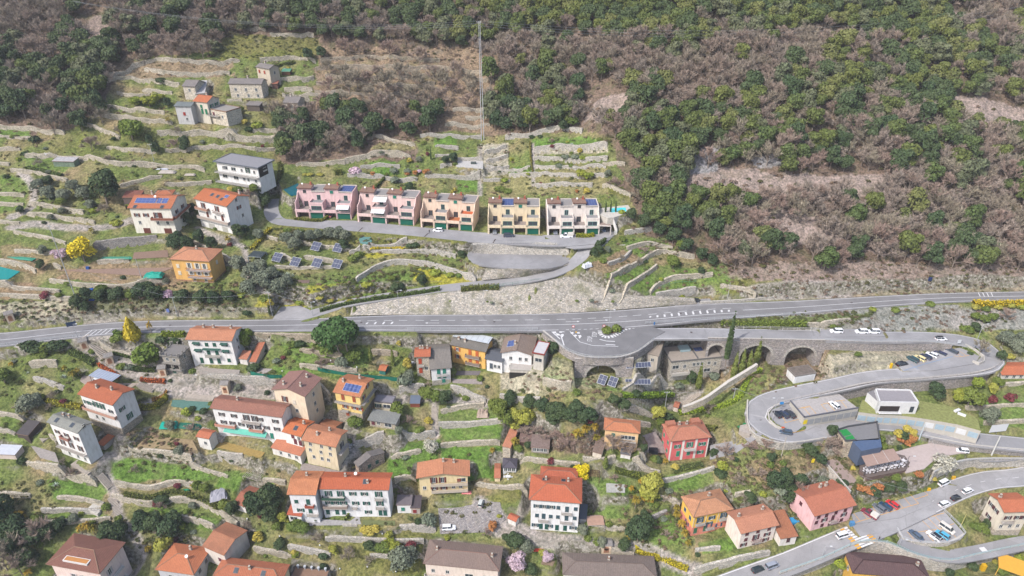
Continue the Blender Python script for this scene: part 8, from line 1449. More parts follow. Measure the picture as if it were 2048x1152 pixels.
HG=[('long trimmed green hedge',[(640,624),(700,609),(780,596),(850,586),(880,581)],1.2,1.3,(84,108,54)),('thick yellow-green hedge',[(922,582),(960,579),(998,578)],2.,1.7,(116,124,60)),('box hedge around the forecourt',[(590,441),(640,444),(655,436)],1.2,1.2,(110,120,44)),('box hedge',[(1152,474),(1170,475),(1188,473)],1.8,1.4,(140,150,40)),('bright green winding hedge',[(1357,828),(1400,822),(1450,812),(1480,795),(1490,770),(1520,742)],1.6,1.4,(140,168,56)),('bright green hedge',[(1242,792),(1290,793),(1345,790)],2.,1.4,(124,156,52)),('hedge band beside the road',[(1180,512),(1192,500),(1210,484)],1.4,1.8,(78,100,54)),('ivy-covered slope hedge',[(560,330),(560,355),(548,380)],1.8,1.6,(96,108,50)),('clipped block hedge',[(670,350),(685,348)],1.4,2.4,(110,122,50)),('dark green hedge',[(525,140),(560,133),(590,126)],1.6,1.2,(94,108,56)),('olive green hedge',[(95,806),(130,812),(165,816)],1.6,1.4,(160,160,56)),('yellow-green hedge',[(280,817),(310,815),(335,795)],1.4,1.5,(150,152,56)),('red-leaved hedge',[(282,762),(310,764),(332,765)],1.0,1.3,(190,104,60)),('orange-red hedge',[(198,732),(220,745),(240,757)],.8,1.4,(196,110,66)),('rusty brown hedge',[(305,802),(325,797),(335,785)],1.,1.2,(156,120,60)),('green hedge',[(230,668),(245,672)],1.8,1.6,(100,130,56)),('light green hedge',[(325,671),(350,671),(370,671)],1.4,1.6,(138,158,50)),('low clipped hedge',[(228,708),(250,712),(270,716)],1.4,1.2,(88,110,56)),('green hedge',[(140,705),(165,715),(190,730)],2.4,1.4,(92,112,54)),('low dark hedge',[(270,740),(295,742),(312,741)],1.4,1.2,(84,104,50)),('hedge bank above the viaduct road',[(1440,648),(1500,650),(1560,650),(1610,650)],2.4,1.6,(120,140,58)),('yellow flowering hedge',[(1945,609),(1990,610),(2060,608)],2.2,1.6,(190,176,40)),('olive hedge',[(1400,860),(1415,858),(1432,860)],2.,1.4,(116,124,58)),('hedge along the path',[(250,990),(300,997),(345,985),(400,1000),(440,1020)],1.4,1.2,(100,112,56)),('green hedge',[(1230,940),(1260,948),(1280,955)],2.2,1.2,(104,120,52)),('yellow-flowered hedge',[(1270,1100),(1300,1112),(1350,1130),(1375,1140)],1.6,1.2,(190,180,46)),('dark green hedge',[(445,1150),(452,1135),(465,1122)],1.6,1.8,(70,96,48)),('narrow curved hedge',[(633,1046),(634,1034)],.6,1.2,(92,116,50)),('narrow clipped hedge',[(690,1042),(697,1034),(700,1026)],.6,1.3,(112,130,50)),('olive green hedge',[(1345,943),(1375,935),(1405,930)],2.4,.8,(96,112,60)),('hedge row',[(745,383),(775,350)],.7,1.,(90,110,50)),('clipped hedge wall',[(1060,288),(1062,320),(1066,350)],.5,1.3,(120,118,60)),('blue-green hedge',[(440,795),(430,812)],.01,1.,(90,110,90)),('green bank hedge',[(590,336),(640,345),(560,345)],.01,.6,(90,110,60)),('tall hedge',[(255,420),(270,412)],1.6,2.,(122,140,50)),('dark hedge',[(55,337),(90,344),(125,352)],1.8,.9,(92,112,56)),('yellow broom bank',[(540,460),(525,478),(505,500)],1.6,1.2,(170,164,50)),('ground-hugging yellow hedge',[(740,498),(780,496),(808,498)],1.2,.6,(196,186,60))]
for h_ in HG:
 if h_[2]>.1:hedge(*h_)
# -- vehicles
def car_parts(kind):
 if('cp',kind)in MATS:return MATS[('cp',kind)]
 L,Wd,H=dict(hatch=(4.1,1.76,1.5),suv=(4.5,1.86,1.68),sedan=(4.6,1.8,1.45),van=(4.5,1.85,1.85),small=(3.7,1.66,1.5),pick=(5.2,1.85,1.9))[kind]
 hb={'hatch':.82,'suv':.98,'sedan':.84,'van':.98,'small':.85,'pick':1.0}[kind]
 rx0,rx1={'hatch':(-.42,.12),'suv':(-.44,.14),'sedan':(-.3,.12),'van':(-.49,.22),'small':(-.44,.14),'pick':(-.02,.16)}[kind]
 gx0,gx1={'hatch':(-.49,.28),'suv':(-.495,.27),'sedan':(-.42,.27),'van':(-.5,.34),'small':(-.49,.32),'pick':(-.06,.3)}[kind]
 B=MB();paint=0
 ph=plain((1,1,1),.5,var=0)
 st=[(-.5,.72,.25,.80),(-.48,.9,.18,.95),(-.3,1.,.16,1.),(.25,1.,.16,1.),(.38,.98,.17,.9),(.47,.9,.2,.78),(.5,.74,.28,.62)]
 rings=[]
 for x,wf,zb,zf in st:
  y=Wd/2*wf;z1=hb*zf;rings.append([(x*L,-y*.92,zb),(x*L,-y,zb+.15),(x*L,-y,z1*.82),(x*L,-y*.86,z1),(x*L,y*.86,z1),(x*L,y,z1*.82),(x*L,y,zb+.15),(x*L,y*.92,zb)])
 def loft(m,R_,mt,caps=True):
  for a,b in zip(R_,R_[1:]):
   for i in range(len(a)):j=(i+1)%len(a);m.face([a[i],a[j],b[j],b[i]][::-1],mt)
  if caps:m.face(R_[0][::-1][::-1],mt);m.face(R_[-1][::-1],mt)
 loft(B,rings,ph)
 yb,yt=Wd/2*.86,Wd/2*.7
 roof=[(rx0*L,-yt,H-.05),(rx1*L,-yt,H-.05),(rx1*L,yt,H-.05),(rx0*L,yt,H-.05)];rt=[(rx0*L+.1,-yt*.85,H),(rx1*L-.15,-yt*.85,H),(rx1*L-.15,yt*.85,H),(rx0*L+.1,yt*.85,H)]
 B.face(rt,ph)
 for i in range(4):j=(i+1)%4;B.face([roof[i],roof[j],rt[j],rt[i]],ph)
 if kind=='pick':B.box(-L*.49,-.1*L,-Wd*.47,Wd*.47,hb,H+.05,plain((232,228,220),.6,var=.1))
 Gm=MB();base=[(gx0*L,-yb,hb*.97),(gx1*L,-yb,hb*.9),(gx1*L,yb,hb*.9),(gx0*L,yb,hb*.97)]
 for i in range(4):j=(i+1)%4;Gm.face([base[i],base[j],roof[j],roof[i]],glassm())
 for x0,x1,xr in((gx0,gx0+.02,rx0),(-.12,-.09,-.115),(gx1-.015,gx1,rx1)):
  for s_ in(-1,1):xx=max(min(xr,rx1),rx0)*L;B.face([(x0*L,s_*(yb+.01),hb*.95),(x1*L,s_*(yb+.01),hb*.93),(xx+.05,s_*(yt+.01),H-.05),(xx-.04,s_*(yt+.01),H-.05)],ph)
 Wm=MB();tb=plain((30,30,32),.8,var=0);rim=plain((170,172,176),.4,var=0);Wm.tube((0,-.11,0),(0,.11,0),.32,.32,tb,12);Wm.tube((0,-.13,0),(0,.13,0),.19,.19,rim,10)
 Hm=MB();Hm.box(-.05,.06,-.2,.2,-.07,.07,plain((235,238,240),.3,var=0));Tm=MB();Tm.box(-.05,.04,-.17,.17,-.08,.08,plain((170,30,30),.4,var=0))
 MATS[('cp',kind)]=(B.mesh('body'),Gm.mesh('windows'),Wm.mesh('wheel'),Hm.mesh('headlight'),Tm.mesh('tail_light'),L,Wd,H,hb);return MATS[('cp',kind)]
def car(px,py,heading,col,kind,label,Z=None,group=None,cat='car',name='parked_car',roofc=None):
 bm,gm_,wm_,hm,tm,L,Wd,H,hb=car_parts(kind)
 p=onT(px,py)if Z is None else onZ(px,py,Z)
 if Z is None:
  p.z+=.07
 rt=empty(name,p,math.radians(heading));rt.scale=(.94,)*3;tag(rt,label,cat,group);key=('cb',kind,col,roofc)
 if key not in MATS:
  b2=bm.copy();b2.name='body';b2.materials[0]=carpaint(col);MATS[key]=b2
 b=link('body',MATS[key],rt);link('windows',gm_,rt)
 if roofc:m=MB();m.box(-L*.42,L*.12,-Wd*.33,Wd*.33,H,H+.02,carpaint(roofc));m.build('roof_panel',rt)
 for sx_,sy_ in((.31,1),(.31,-1),(-.3,1),(-.3,-1)):o=link('wheel',wm_,rt);o.location=(sx_*L,sy_*Wd*.45,.32)
 for s_ in(-1,1):o=link('headlight',hm,rt);o.location=(L*.48,s_*Wd*.3,hb*.66);o=link('tail_light',tm,rt);o.location=(-L*.49,s_*Wd*.34,hb*.75)
 return rt
W_=(236,238,242);BK=(34,36,44);NV=(36,44,78);GY=(110,116,126)
car(876,463,176,W_,'hatch','white hatchback parked across the lane from the peach row house');car(907,450,-92,(120,40,50),'hatch','dark red car in the carport of the peach row house',73.05);car(990,465,-92,(130,134,140),'hatch','grey car in the carport of the cream row house',73.05)
car(1018,474,4,(60,66,84),'suv','dark blue SUV parked in front of the cream row house');car(1133,475,180,W_,'pick','white pickup parked before the pinkish white row house');car(1111,466,-92,(120,124,134),'hatch','grey car in the carport of the pinkish white row house',73.05);car(1208,460,-95,(70,90,120),'hatch','blue car under the deck beside the swimming pool',73.25);car(661,433,-92,(150,60,60),'small','red car in the carport of the first pink row house',73.15)
car(1389,604,176,BK,'sedan','black car on the lay-by at the edge of the main road');car(1484,668,176,BK,'sedan','black car half hidden behind the tall cypress on the viaduct road');car(1570,673,178,W_,'hatch','white car with dark roof driving over the viaduct',roofc=BK);car(1672,665,178,W_,'suv','white SUV parked alone on the upper hairpin road')
car(1722,666,178,W_,'suv','left white SUV of the pair parked bumper to bumper above the hairpin');car(1746,666,178,W_,'suv','right white SUV of the pair parked bumper to bumper above the hairpin');car(1881,680,0,W_,'hatch','white car with dark roof beside the rail just before the hairpin bend',roofc=BK)
gb='cars parked in the blue bays'
for i,(x,y,h_,c,k,l)in enumerate(((1803,730,14,BK,'sedan','black estate car lowest in the blue bays, parked lengthwise'),(1824,721,122,(44,78,84),'suv','dark green SUV, second from the yellow bollard in the blue bays'),(1839,719,122,(238,222,164),'hatch','cream yellow car in the blue bays'),(1851,716,122,(38,48,80),'hatch','navy hatchback right of the cream yellow car'),(1863,712,130,W_,'hatch','white car between the two navy cars in the blue bays'),(1879,711,128,(44,50,84),'suv','navy SUV between the two white cars in the blue bays'),(1890,708,125,W_,'sedan','white car beside the dark grey estate in the blue bays'),(1902,706,122,(70,78,92),'suv','dark grey estate car next to the empty yellow bays'))):car(x,y,h_,c,k,l,group=gb)
gi='dark cars in the bend island'
car(1554,831,110,BK,'small','small black car, nearest the flower border of the bend island',group=gi);car(1567,831,118,(50,60,84),'hatch','dark blue car in the middle of the three in the bend island',group=gi);car(1579,830,118,(52,54,62),'sedan','dark grey car beside the garage wall in the bend island',group=gi)
car(1668,812,112,W_,'hatch','white car parked on the garage roof deck',43.03);car(1571,867,168,(70,86,104),'hatch','dark blue car driving round the lower bend');car(1923,904,172,W_,'hatch','white car parked at the end of the restaurant forecourt');car(1887,968,25,W_,'van','white van on the lower road below the flowering white tree')
car(1888,1010,22,W_,'hatch','lowest white car in the file above the lower parking lot');car(1911,998,22,BK,'small','black car between two white cars on the slope of the lower road');car(1934,984,22,W_,'hatch','uppermost white car in the file on the lower road')
gu='cars nosed into the yellow bays'
car(1738,1030,128,(130,50,68),'pick','burgundy pickup with white box roof in the yellow bays',group=gu,name='pickup_truck',cat='pickup');car(1757,1018,122,GY,'hatch','grey car beside the burgundy pickup',group=gu);car(1770,1015,122,(46,78,108),'hatch','petrol blue car between the grey and red cars',group=gu);car(1784,1011,122,(206,56,60),'hatch','bright red car in the yellow bays',group=gu)
gl_='cars in the lower parking lot'
car(1831,1073,116,(80,96,116),'sedan','dark grey-blue saloon alone at the left of the lower lot',group=gl_);car(1867,1075,120,W_,'suv','white SUV with black roof in the lower lot',group=gl_,roofc=BK);car(1884,1072,124,(80,172,206),'hatch','light blue car beside the black-roofed SUV',group=gl_);car(1893,1060,-58,(214,208,200),'van','pale beige van behind the light blue car',group=gl_)
car(1685,1073,18,W_,'van','white van driving up to the pedestrian crossing');car(1515,1141,20,(40,52,54),'hatch','black-green car in the roadside bays at the bottom edge');car(1544,1134,20,(150,156,168),'van','grey car ahead of the black-green one in the roadside bays');car(898,1058,3,W_,'suv','white car parked behind the brown-roofed villa');car(962,1008,78,(196,200,196),'small','silver car on the cobbled court below the cream gable villa');car(1960,1088,5,BK,'small','dark car at the mouth of the side lane')if False else None
# -- poles, lamps, wires, signs, panels, small things
def pole(label,base,top,r=.12,kind='pole',c=(190,192,196),name='utility_pole',cat='utility pole',Zb=None,arm=0):
 b=onT(*base)if Zb is None else onZ(base[0],base[1],Zb);lo,hi=1.,60.
 for _ in range(30):
  mid=(lo+hi)/2
  if proj((b.x,b.y,b.z+mid))[1]>top[1]:lo=mid
  else:hi=mid
 H=min(lo,75);rt=empty(name,b);tag(rt,label,cat);m=MB();mt=plain(c,.6,var=.05);m.tube((0,0,-.4),(0,0,H),r,r*.6,mt,8);m.build('pole',rt)
 if cat=='power mast':m=MB();m.tube((1.1,.2,-.4),(.5,0,H),r,r*.6,mt,8);m.build('pole',rt)
 if kind=='lamp':
  m=MB();
  for s_ in((1,)if not arm else(1,-1)):m.tube((0,0,H-.05),(s_*1.3,-.3,H+.25),.05,.05,mt,5);m.box(s_*1.3-.35,s_*1.3+.35,-.45,-.15,H+.18,H+.3,plain((225,228,232),.5,var=0))
  m.build('lamp_head',rt)
 if kind=='cross':
  m=MB();m.box(-.9,.9,-.06,.06,H-.5,H-.38,mt)
  for x in(-.8,0,.8):m.tube((x,0,H-.38),(x,0,H-.15),.05,.05,plain((220,225,228),.4,var=0),6)
  m.build('crossarm',rt)
 return b+Vector((0,0,H))
T1=pole('tall white twin-legged power mast rising up the wooded hillside',(963,282),(975,42),.16,'cross',(205,208,214),'power_mast','power mast')
T2=pole('leaning grey pole beside the road left of the white mansion',(355,632),(343,593),.12,'cross');T3=pole('grey pole at the corner post of the gable house',(279,820),(266,784),.14);T4=pole('tall lattice-like pole below the mimosa',(150,592),(122,450),.16,'cross');T5=pole('grey pole in the vegetable plots',(283,556),(273,518),.12)
T6=pole('thin double pole on the left pasture',(308,322),(299,287),.1,'cross');pole('street lamp at the foot of the boulder embankment, left one',(798,615),(795,581),.08,'lamp',name='street_lamp',cat='street lamp');pole('street lamp on the boulder embankment, right of the hedge',(967,613),(966,581),.08,'lamp',name='street_lamp',cat='street lamp')
pole('street lamp standing in the middle of the main road island',(1218,655),(1221,620),.09,'lamp',name='street_lamp',cat='street lamp',Zb=55.9,arm=1);T7=pole('pale pole beside the steps of the gate lodge',(1330,815),(1333,783),.14,'cross');T8=pole('pale pole on the lawn strip below the diagonal wall',(1466,801),(1471,776),.14,'cross')
pole('double-armed street lamp inside the lower bend',(1544,842),(1555,796),.1,'lamp',name='street_lamp',cat='street lamp',arm=1);T9=pole('slender pole on the stony bank above the main road',(1455,596),(1460,565),.1);T10=pole('wooden pole below the lower bend',(1562,914),(1572,874),.14,c=(205,195,180));pole('street lamp inside the hairpin bend',(1946,700),(1958,648),.1,'lamp',name='street_lamp',cat='street lamp')
T11=pole('conical concrete pole on the restaurant forecourt wall',(1838,878),(1848,848),.22,c=(200,214,222));T12=pole('white conical concrete pole between the terrace lane and the upper road',(1983,910),(1998,872),.25,c=(225,225,220));pole('street lamp behind the wall of the lower road, left one',(1638,1133),(1650,1092),.09,'lamp',name='street_lamp',cat='street lamp');pole('street lamp behind the wall beside the pedestrian crossing',(1792,1106),(1799,1079),.09,'lamp',name='street_lamp',cat='street lamp')
T13=pole('short wooden pole on the service lane beside the coral villa',(1426,910),(1429,896),.14,c=(205,200,190));pole('street lamp by the chapel path below the stone tower',(388,760),(386,750),.08,'lamp',name='street_lamp',cat='street lamp');T14=pole('wooden pole in the garden of the corner house',(1920,1055),(1930,1028),.12,c=(200,190,120));pole('lamp post beside the bus shelter steps',(158,680),(146,648),.1,'lamp',name='street_lamp',cat='street lamp')
T15=pole('pole with flag sign at the lane entrance',(626,632),(620,604),.12,'lamp',name='street_lamp',cat='street lamp');T16=pole('pole at the top of the steps above the main road',(545,632),(534,583),.1,'cross');T17=pole('lamp post on the small plaza beside the canopy',(1810,935),(1816,912),.09,'lamp',(90,90,92),name='street_lamp',cat='street lamp',Zb=34.2)
def wire(label,a,b,sag=1.5,r=.035,n_=14,c=(165,170,172)):
 m=MB();mt=plain(c,.6,var=0);o=(a+b)/2;Q=[a.lerp(b,i/n_)-o-Vector((0,0,sag*4*(i/n_)*(1-i/n_)))for i in range(n_+1)]
 for p,q in zip(Q,Q[1:]):m.tube(p,q,r,r,mt,3,False)
 tag(m.build('overhead_wire',None,o),label,'overhead wire')
wire('pale wire from the mimosa pole to the mansion pole',T4-Vector((0,0,14)),T2,1.5);wire('pale wire from the mansion pole to the pole above the steps',T2,T16,1.2);wire('wire from the pole above the steps to the lane entrance',T16,T15,.8)
wire('wire between the gate lodge pole and the lawn strip pole',T7,T8,1.2);wire('wire from the lawn strip pole to the bend lamp',T8,onZ(1555,800,49),.8);wire('wire from the gate lodge pole westwards over the villa gardens',T7,onT(1180,780)+Vector((0,0,7)),1.6);wire('long wire slanting down from the forecourt pole to the lower parking lot',T11,onT(1925,1030)+Vector((0,0,7)),1.8)
wire('wire crossing the lower parking lot to the pink house',onT(1925,1030)+Vector((0,0,7)),HOUSES[0]['org']*0+onT(1705,990)+Vector((0,0,8)),1.5);wire('wire from the pasture pole down towards the villa',T6,onT(278,332)+Vector((0,0,1)),.5)
for k,(y0,y1,y2)in enumerate(((14,36,26),(18,40,30),(24,45,34))):
 wire('%s high-voltage wire on the upper left'%('upper','middle','lower')[k],onT(160,y0+30)+Vector((0,0,9+k)),T1+Vector((0,0,-k*.9)),5,.04,24);wire('%s high-voltage wire on the upper right'%('upper','middle','lower')[k],T1+Vector((0,0,-k*.9)),onT(2050,y2+26)+Vector((0,0,9-k)),7,.04,30)
def solar_table(px,py,ang,w_,l_,tilt=32,label='',group=None):
 p=onT(px,py);rt=empty('solar_panel_rack',p,math.radians(ang));tag(rt,label,'solar panels',group);m=MB();M_=Matrix.Translation((0,0,1.6))@Matrix.Rotation(math.radians(tilt),4,'X')
 fr=plain((215,218,222),.4,var=0);m.box(-w_/2-.06,w_/2+.06,-l_/2-.06,l_/2+.06,-.08,-.02,fr,M_)
 for x in(-w_*.4,w_*.4):m.tube((x,0,-.5),(x,0,1.6),.06,.06,fr,5);m.tube((x,l_*.35,-.5),M_@Vector((x,l_*.35,-.05)),.05,.05,fr,5)
 m.build('stand',rt);m=MB();nx=max(1,round(w_/1.05));ny=max(1,round(l_/1.7));cm=plain((84,90,112),.25,var=.1)
 for i in range(nx):
  for j in range(ny):x0,y0=-w_/2+w_*i/nx,-l_/2+l_*j/ny;m.box(x0+.04,x0+w_/nx-.04,y0+.04,y0+l_/ny-.04,-.02,.03,cm,M_)
 m.build('panels',rt)
gs='free-standing solar racks below the lane'
for(x,y,l)in((633,500,'upper left rack of tilted solar panels on the olive terraces'),(677,503,'upper right rack of tilted solar panels on the olive terraces'),(556,522,'lowest-left rack of tilted solar panels beside the stone heap'),(592,531,'second rack from the left in the lower row of tilted solar panels'),(635,533,'third rack from the left in the lower row of tilted solar panels'),(675,535,'rightmost rack of the lower row of tilted solar panels, one panel bluer')):solar_table(x,y,-22,3.6,3.4,36,l,gs)
solar_table(1276,738,6,8.2,1.7,38,'upper long rack of blue solar panels beside the concrete house');solar_table(1275,771,0,8.2,1.7,38,'lower long rack of blue solar panels above the bright hedge');solar_table(1204,767,-30,2.6,3.2,34,'left one of the two tilted solar racks beside the arch');solar_table(1225,771,-30,2.6,3.2,34,'right one of the two tilted solar racks beside the arch');solar_table(1154,742,-8,2.4,2.,38,'small solar panel leaning at the foot of the arched wall');solar_table(1192,735,-5,2.,1.2,38,'little solar panel inside the arch opening')
def chapel(base,ang,label,h=3.4,w_=2.2):
 p=onT(*base);rt=empty('wayside_chapel',p,math.radians(ang));tag(rt,label,'chapel');cr=stucco((238,214,186));m=MB();m.box(-w_/2,w_/2,0,2.4,-1.5,h,cr);m.build('wall',rt)
 m=MB();m.box(-w_*.28,w_*.28,-.04,.0,.6,h*.62,plain((190,140,110),.9,var=.3));m.tube((0,-.04,h*.62),(0,0,h*.62),w_*.28,w_*.28,plain((190,140,110),.9,var=.3),14);m.build('niche',rt)
 m=MB();g_=tiles((150,142,138),.3);z0=h;m.face([(-w_/2-.3,-.3,z0),(w_/2+.3,-.3,z0),(w_/2+.3,1.2,z0+.7),(-w_/2-.3,1.2,z0+.7)],g_);m.face([(w_/2+.3,2.7,z0),(-w_/2-.3,2.7,z0),(-w_/2-.3,1.2,z0+.7),(w_/2+.3,1.2,z0+.7)],g_);m.face([(-w_/2,0,z0),(-w_/2,2.4,z0),(-w_/2,1.2,z0+.66)][::-1],cr);m.face([(w_/2,0,z0),(w_/2,2.4,z0),(w_/2,1.2,z0+.66)],cr);m.build('roof',rt)
chapel((24,645),35,'beige wayside chapel above the main road at the left edge');chapel((171,700),30,'first wayside chapel below the main road on the stepped path');chapel((222,730),30,'second wayside chapel on the stepped path, above the metal carport');chapel((327,754),10,'wayside chapel at the foot of the stone tower');chapel((452,789),0,'wayside chapel standing above the long tenement',4.);chapel((1212,1108),0,'pinkish wayside chapel on the cobbled lane at the bottom',3.8,2.8)
P4=[onT(177,765),onT(221,775),onT(242,765),onT(197,750)];zc=max(p.z for p in P4)+2.6;Pz=[onZ(x,y,zc)for x,y in((177,751),(221,765),(242,750),(197,737))];o=sum(Pz,Vector())/4
cp=empty('carport',o-Vector((0,0,2.6)));tag(cp,'carport with pale corrugated metal roof above the gable house','carport');m=MB();m.prism([(p.x-o.x,p.y-o.y)for p in Pz],2.5,2.62,plain((176,186,204),.5,var=.15))
for i in range(9):a,b=(Pz[0].lerp(Pz[1],(i+.5)/9)-o),(Pz[3].lerp(Pz[2],(i+.5)/9)-o);m.tube(a+Vector((0,0,2.63)),b+Vector((0,0,2.63)),.06,.06,plain((150,160,180),.5,var=0),4,False)
m.build('roof',cp)
for p in Pz:m=MB();q=p-o;m.tube((q.x*.93,q.y*.93,-1),(q.x*.93,q.y*.93,2.5),.08,.08,plain((90,90,95),.6),5);m.build('post',cp)
car(199,764,-12,W_,'hatch','white car showing under the corrugated carport',zc-2.7)
def frame(label,base,ang,w_,d_,h,c,roofm=None,n_=6,name='pergola',cat='pergola'):
 p=onT(*base);rt=empty(name,p,math.radians(ang));tag(rt,label,cat);q=plain(c,.7,var=.1)
 for x in(0,w_):
  for y in(0,d_):m=MB();m.box(x-.08,x+.08,y-.08,y+.08,-.8,h,q);m.build('post',rt)
 m=MB()
 for i in range(n_+1):m.box(w_*i/n_-.05,w_*i/n_+.05,0,d_,h,h+.1,q)
 for i in range(4):m.box(0,w_,d_*i/3-.05,d_*i/3+.05,h+.1,h+.2,q)
 m.build('beams',rt)
 if roofm:m=MB();m.box(0,w_,0,d_,h+.2,h+.25,roofm);m.build('roof_sheet',rt)
frame('dark glazed pergola on the olive terraces',(498,525),-10,5,4.4,2.4,(190,200,205),plain((70,80,84),.3,var=.2));frame('weathered greenhouse skeleton with grey laths on the lawn bank',(488,962),-22,5.6,5,2.,(180,172,160),n_=9,name='greenhouse_frame',cat='greenhouse frame')
frame('yellow-sheeted timber frame at the lower right corner',(1990,1150),-30,8.5,6,3.,(240,190,90),plain((236,180,70),.7,var=.1));frame('brown garden pergola beside the mimosa',(1172,962),-6,4,2.4,2.2,(110,80,65))
frame('canvas shelter under the red villa annex',(1175,1062),2,5,3.5,2.2,(200,190,180),plain((196,160,140),.8,var=.2),name='pergola')
def box_thing(name,cat,label,px,py,size,c,rot=0,lid=None,lift=0,Z=None):
 p=onT(px,py)if Z is None else onZ(px,py,Z);rt=empty(name,p+Vector((0,0,lift)),math.radians(rot));tag(rt,label,cat);q=plain(c,.6,var=.1);a,b,h=size;m=MB();m.box(-a/2,a/2,-b/2,b/2,-.2,h,q);m.box(-a/2-.05,a/2+.05,-b/2-.05,b/2+.05,h,h+.1,lid and plain(lid,.6)or q)
 for x in(-a/2-.03,a/2-.05):m.box(x,x+.08,-b/2-.03,b/2+.03,h*.4,h*.5,q)
 m.build('body',rt);return rt
def tarp(label,px,py,w_,d_,c,rot=0,h=.9,name='tarpaulin',cat='tarpaulin'):
 p=onT(px,py);m=MB();r=random.Random(int(px));n_=9;q=plain(c,.6,var=.15);Zs=[[(h if 0<i<n_ and 0<j<5 else.0)*r.uniform(.7,1.1)for i in range(n_+1)]for j in range(6)]
 g_=lambda i,j:(-w_/2+w_*i/n_,-d_/2+d_*j/5,Zs[j][i])
 for j in range(5):
  for i in range(n_):m.face([g_(i,j),g_(i+1,j),g_(i+1,j+1),g_(i,j+1)],q)
 o=m.build(name,None,p,math.radians(rot));tag(o,label,cat)
tarp('bright turquoise tarpaulin over a heap beside the apartment house',308,552,6.5,3.4,(30,170,150),4,1.3);tarp('turquoise tarpaulin in the plots beside the tenement',339,852,5.5,3,(20,185,165),0,1.4);tarp('dark green netting sheet beside the turquoise tarpaulin',378,853,8,2.6,(40,120,100),-8,.8);tarp('silvery plastic sheet over a frame in the olive garden',437,990,5,5,(176,176,186),20,1.2);tarp('small green tarpaulin on the narrow terrace',368,983,3.4,1.6,(20,150,110),0,.6)
tarp('long green netting over the plot below the great wall',232,516,12,2,(70,150,125),0,.3);tarp('green netting over a bed at the far left',40,516,12,2.2,(60,150,125),-12,.3);tarp('blue tarpaulin on the path bank',184,600,1.8,1.2,(30,90,190),0,.6);tarp('pink parasol cloth on the terrace of the cream gable villa',933,985,3,1.4,(240,140,140),0,.3);tarp('grey slabs heap on the pasture',325,338,5,1.4,(205,210,222),0,.3)
tarp('white building waste bags beside the bend of the lane',1174,533,3.6,2.2,(225,228,235),30,1.3);tarp('pile of pale branches on the terrace',966,828,4,4,(185,165,150),0,1.2,'brush_pile','brush pile');tarp('red parasol roof over the small garden hut',1078,1100,3.4,1.2,(235,80,60),0,.3);tarp('pale rubble heap on the left pasture',335,345,7,2.5,(190,182,172),0,.8,'rubble_heap','rubble heap');tarp('second, smaller rubble heap on the left pasture',380,350,4.5,1.6,(190,180,168),0,.5,'rubble_heap','rubble heap')
box_thing('phone_booth','booth','small red and white booth on the side lane wall',1961,1112,(1.6,1.6,2.6),(225,60,75),10,(238,236,238));box_thing('yellow_container','container','yellow container below the red booth',1964,1140,(1.,1.,2.2),(240,190,40));box_thing('blue_crates','crates','stack of blue crates on the garden terrace',183,587,(1.8,1.2,1.6),(30,100,200));box_thing('blue_barrel','barrel','blue barrel on the rubble terrace',176,538,(1.,.7,.8),(30,90,170))
box_thing('recycling_bin','bin','small blue bin beside the pink house',1703,1050,(1.2,.9,1.2),(90,150,200));box_thing('blue_pool','paddling pool','blue covered paddling pool between the tiled garage and pink house',1587,1043,(2.4,1.8,.6),(60,160,215),10);box_thing('black_trailer','trailer','black covered trailer in the yard of the peach house',1306,904,(2.8,1.6,1.1),(40,42,50),-5);box_thing('garden_table','table','dark outdoor table on the pale yard above the row houses',947,328,(2.2,1.2,.8),(90,100,98))
box_thing('yellow_bollard','bollard','tall yellow bollard at the start of the blue bays',1781,735,(.6,.6,1.6),(245,200,30));box_thing('yellow_sign_box','sign','yellow marker at the upper edge of the lower road',1906,958,(.9,.5,1.),(245,190,30));box_thing('yellow_sign_box','sign','yellow marker by the zigzag paint above the yellow bays',1857,982,(.7,.5,1.),(245,190,30));box_thing('green_bench','play box','green play box on the turf corner above the bend',1493,855,(2.2,1.4,.9),(20,140,90),0,None,.3)
for k,(x,y,l)in enumerate(((1963,826,'left'),(1925,829,'right'))):box_thing('sun_lounger','sun lounger','white sun lounger on the garage lawn roof, %s one'%('beside the olive tree' if k==0 else 'turned along the parapet'),1914 if k==0 else 1923,822 if k==0 else 830,(2.2,.8,.35),(240,240,242),25 if k==0 else-40,None,0,42.25)
def sign(label,base,z,w_,h,c,c2=None,ang=0,Zb=None,round_=False):
 p=onT(*base)if Zb is None else onZ(base[0],base[1],Zb);rt=empty('road_sign',p,math.radians(ang));tag(rt,label,'road sign');m=MB();m.tube((0,0,-.3),(0,0,z+h),.04,.04,plain((160,165,170),.5,var=0),5);m.build('post',rt);m=MB();q=plain(c,.5,var=0)
 if round_:m.tube((0,-.09,z+h/2),(0,-.05,z+h/2),w_/2,w_/2,q,16);m.tube((0,-.11,z+h/2),(0,-.09,z+h/2),w_/3,w_/3,plain(c2 or c,.5,var=0),16)
 else:m.box(-w_/2,w_/2,-.09,-.05,z,z+h,q)
 m.build('plate',rt)
sign('dark blue direction sign over the road at the bridge',(150,668),3.2,3.,1.7,(50,70,100),ang=20);sign('round red and white sign on the left junction island',(1146,664),1.8,1.,1.,(215,60,60),(240,240,240),Zb=55.9,round_=True);sign('round red and white sign at the planted island',(1207,663),1.8,1.,1.,(215,60,60),(240,240,240),Zb=56,round_=True);sign('round blue parking sign in the bend island',(1560,820),2.4,1.2,1.,(60,150,220),Zb=41.3)
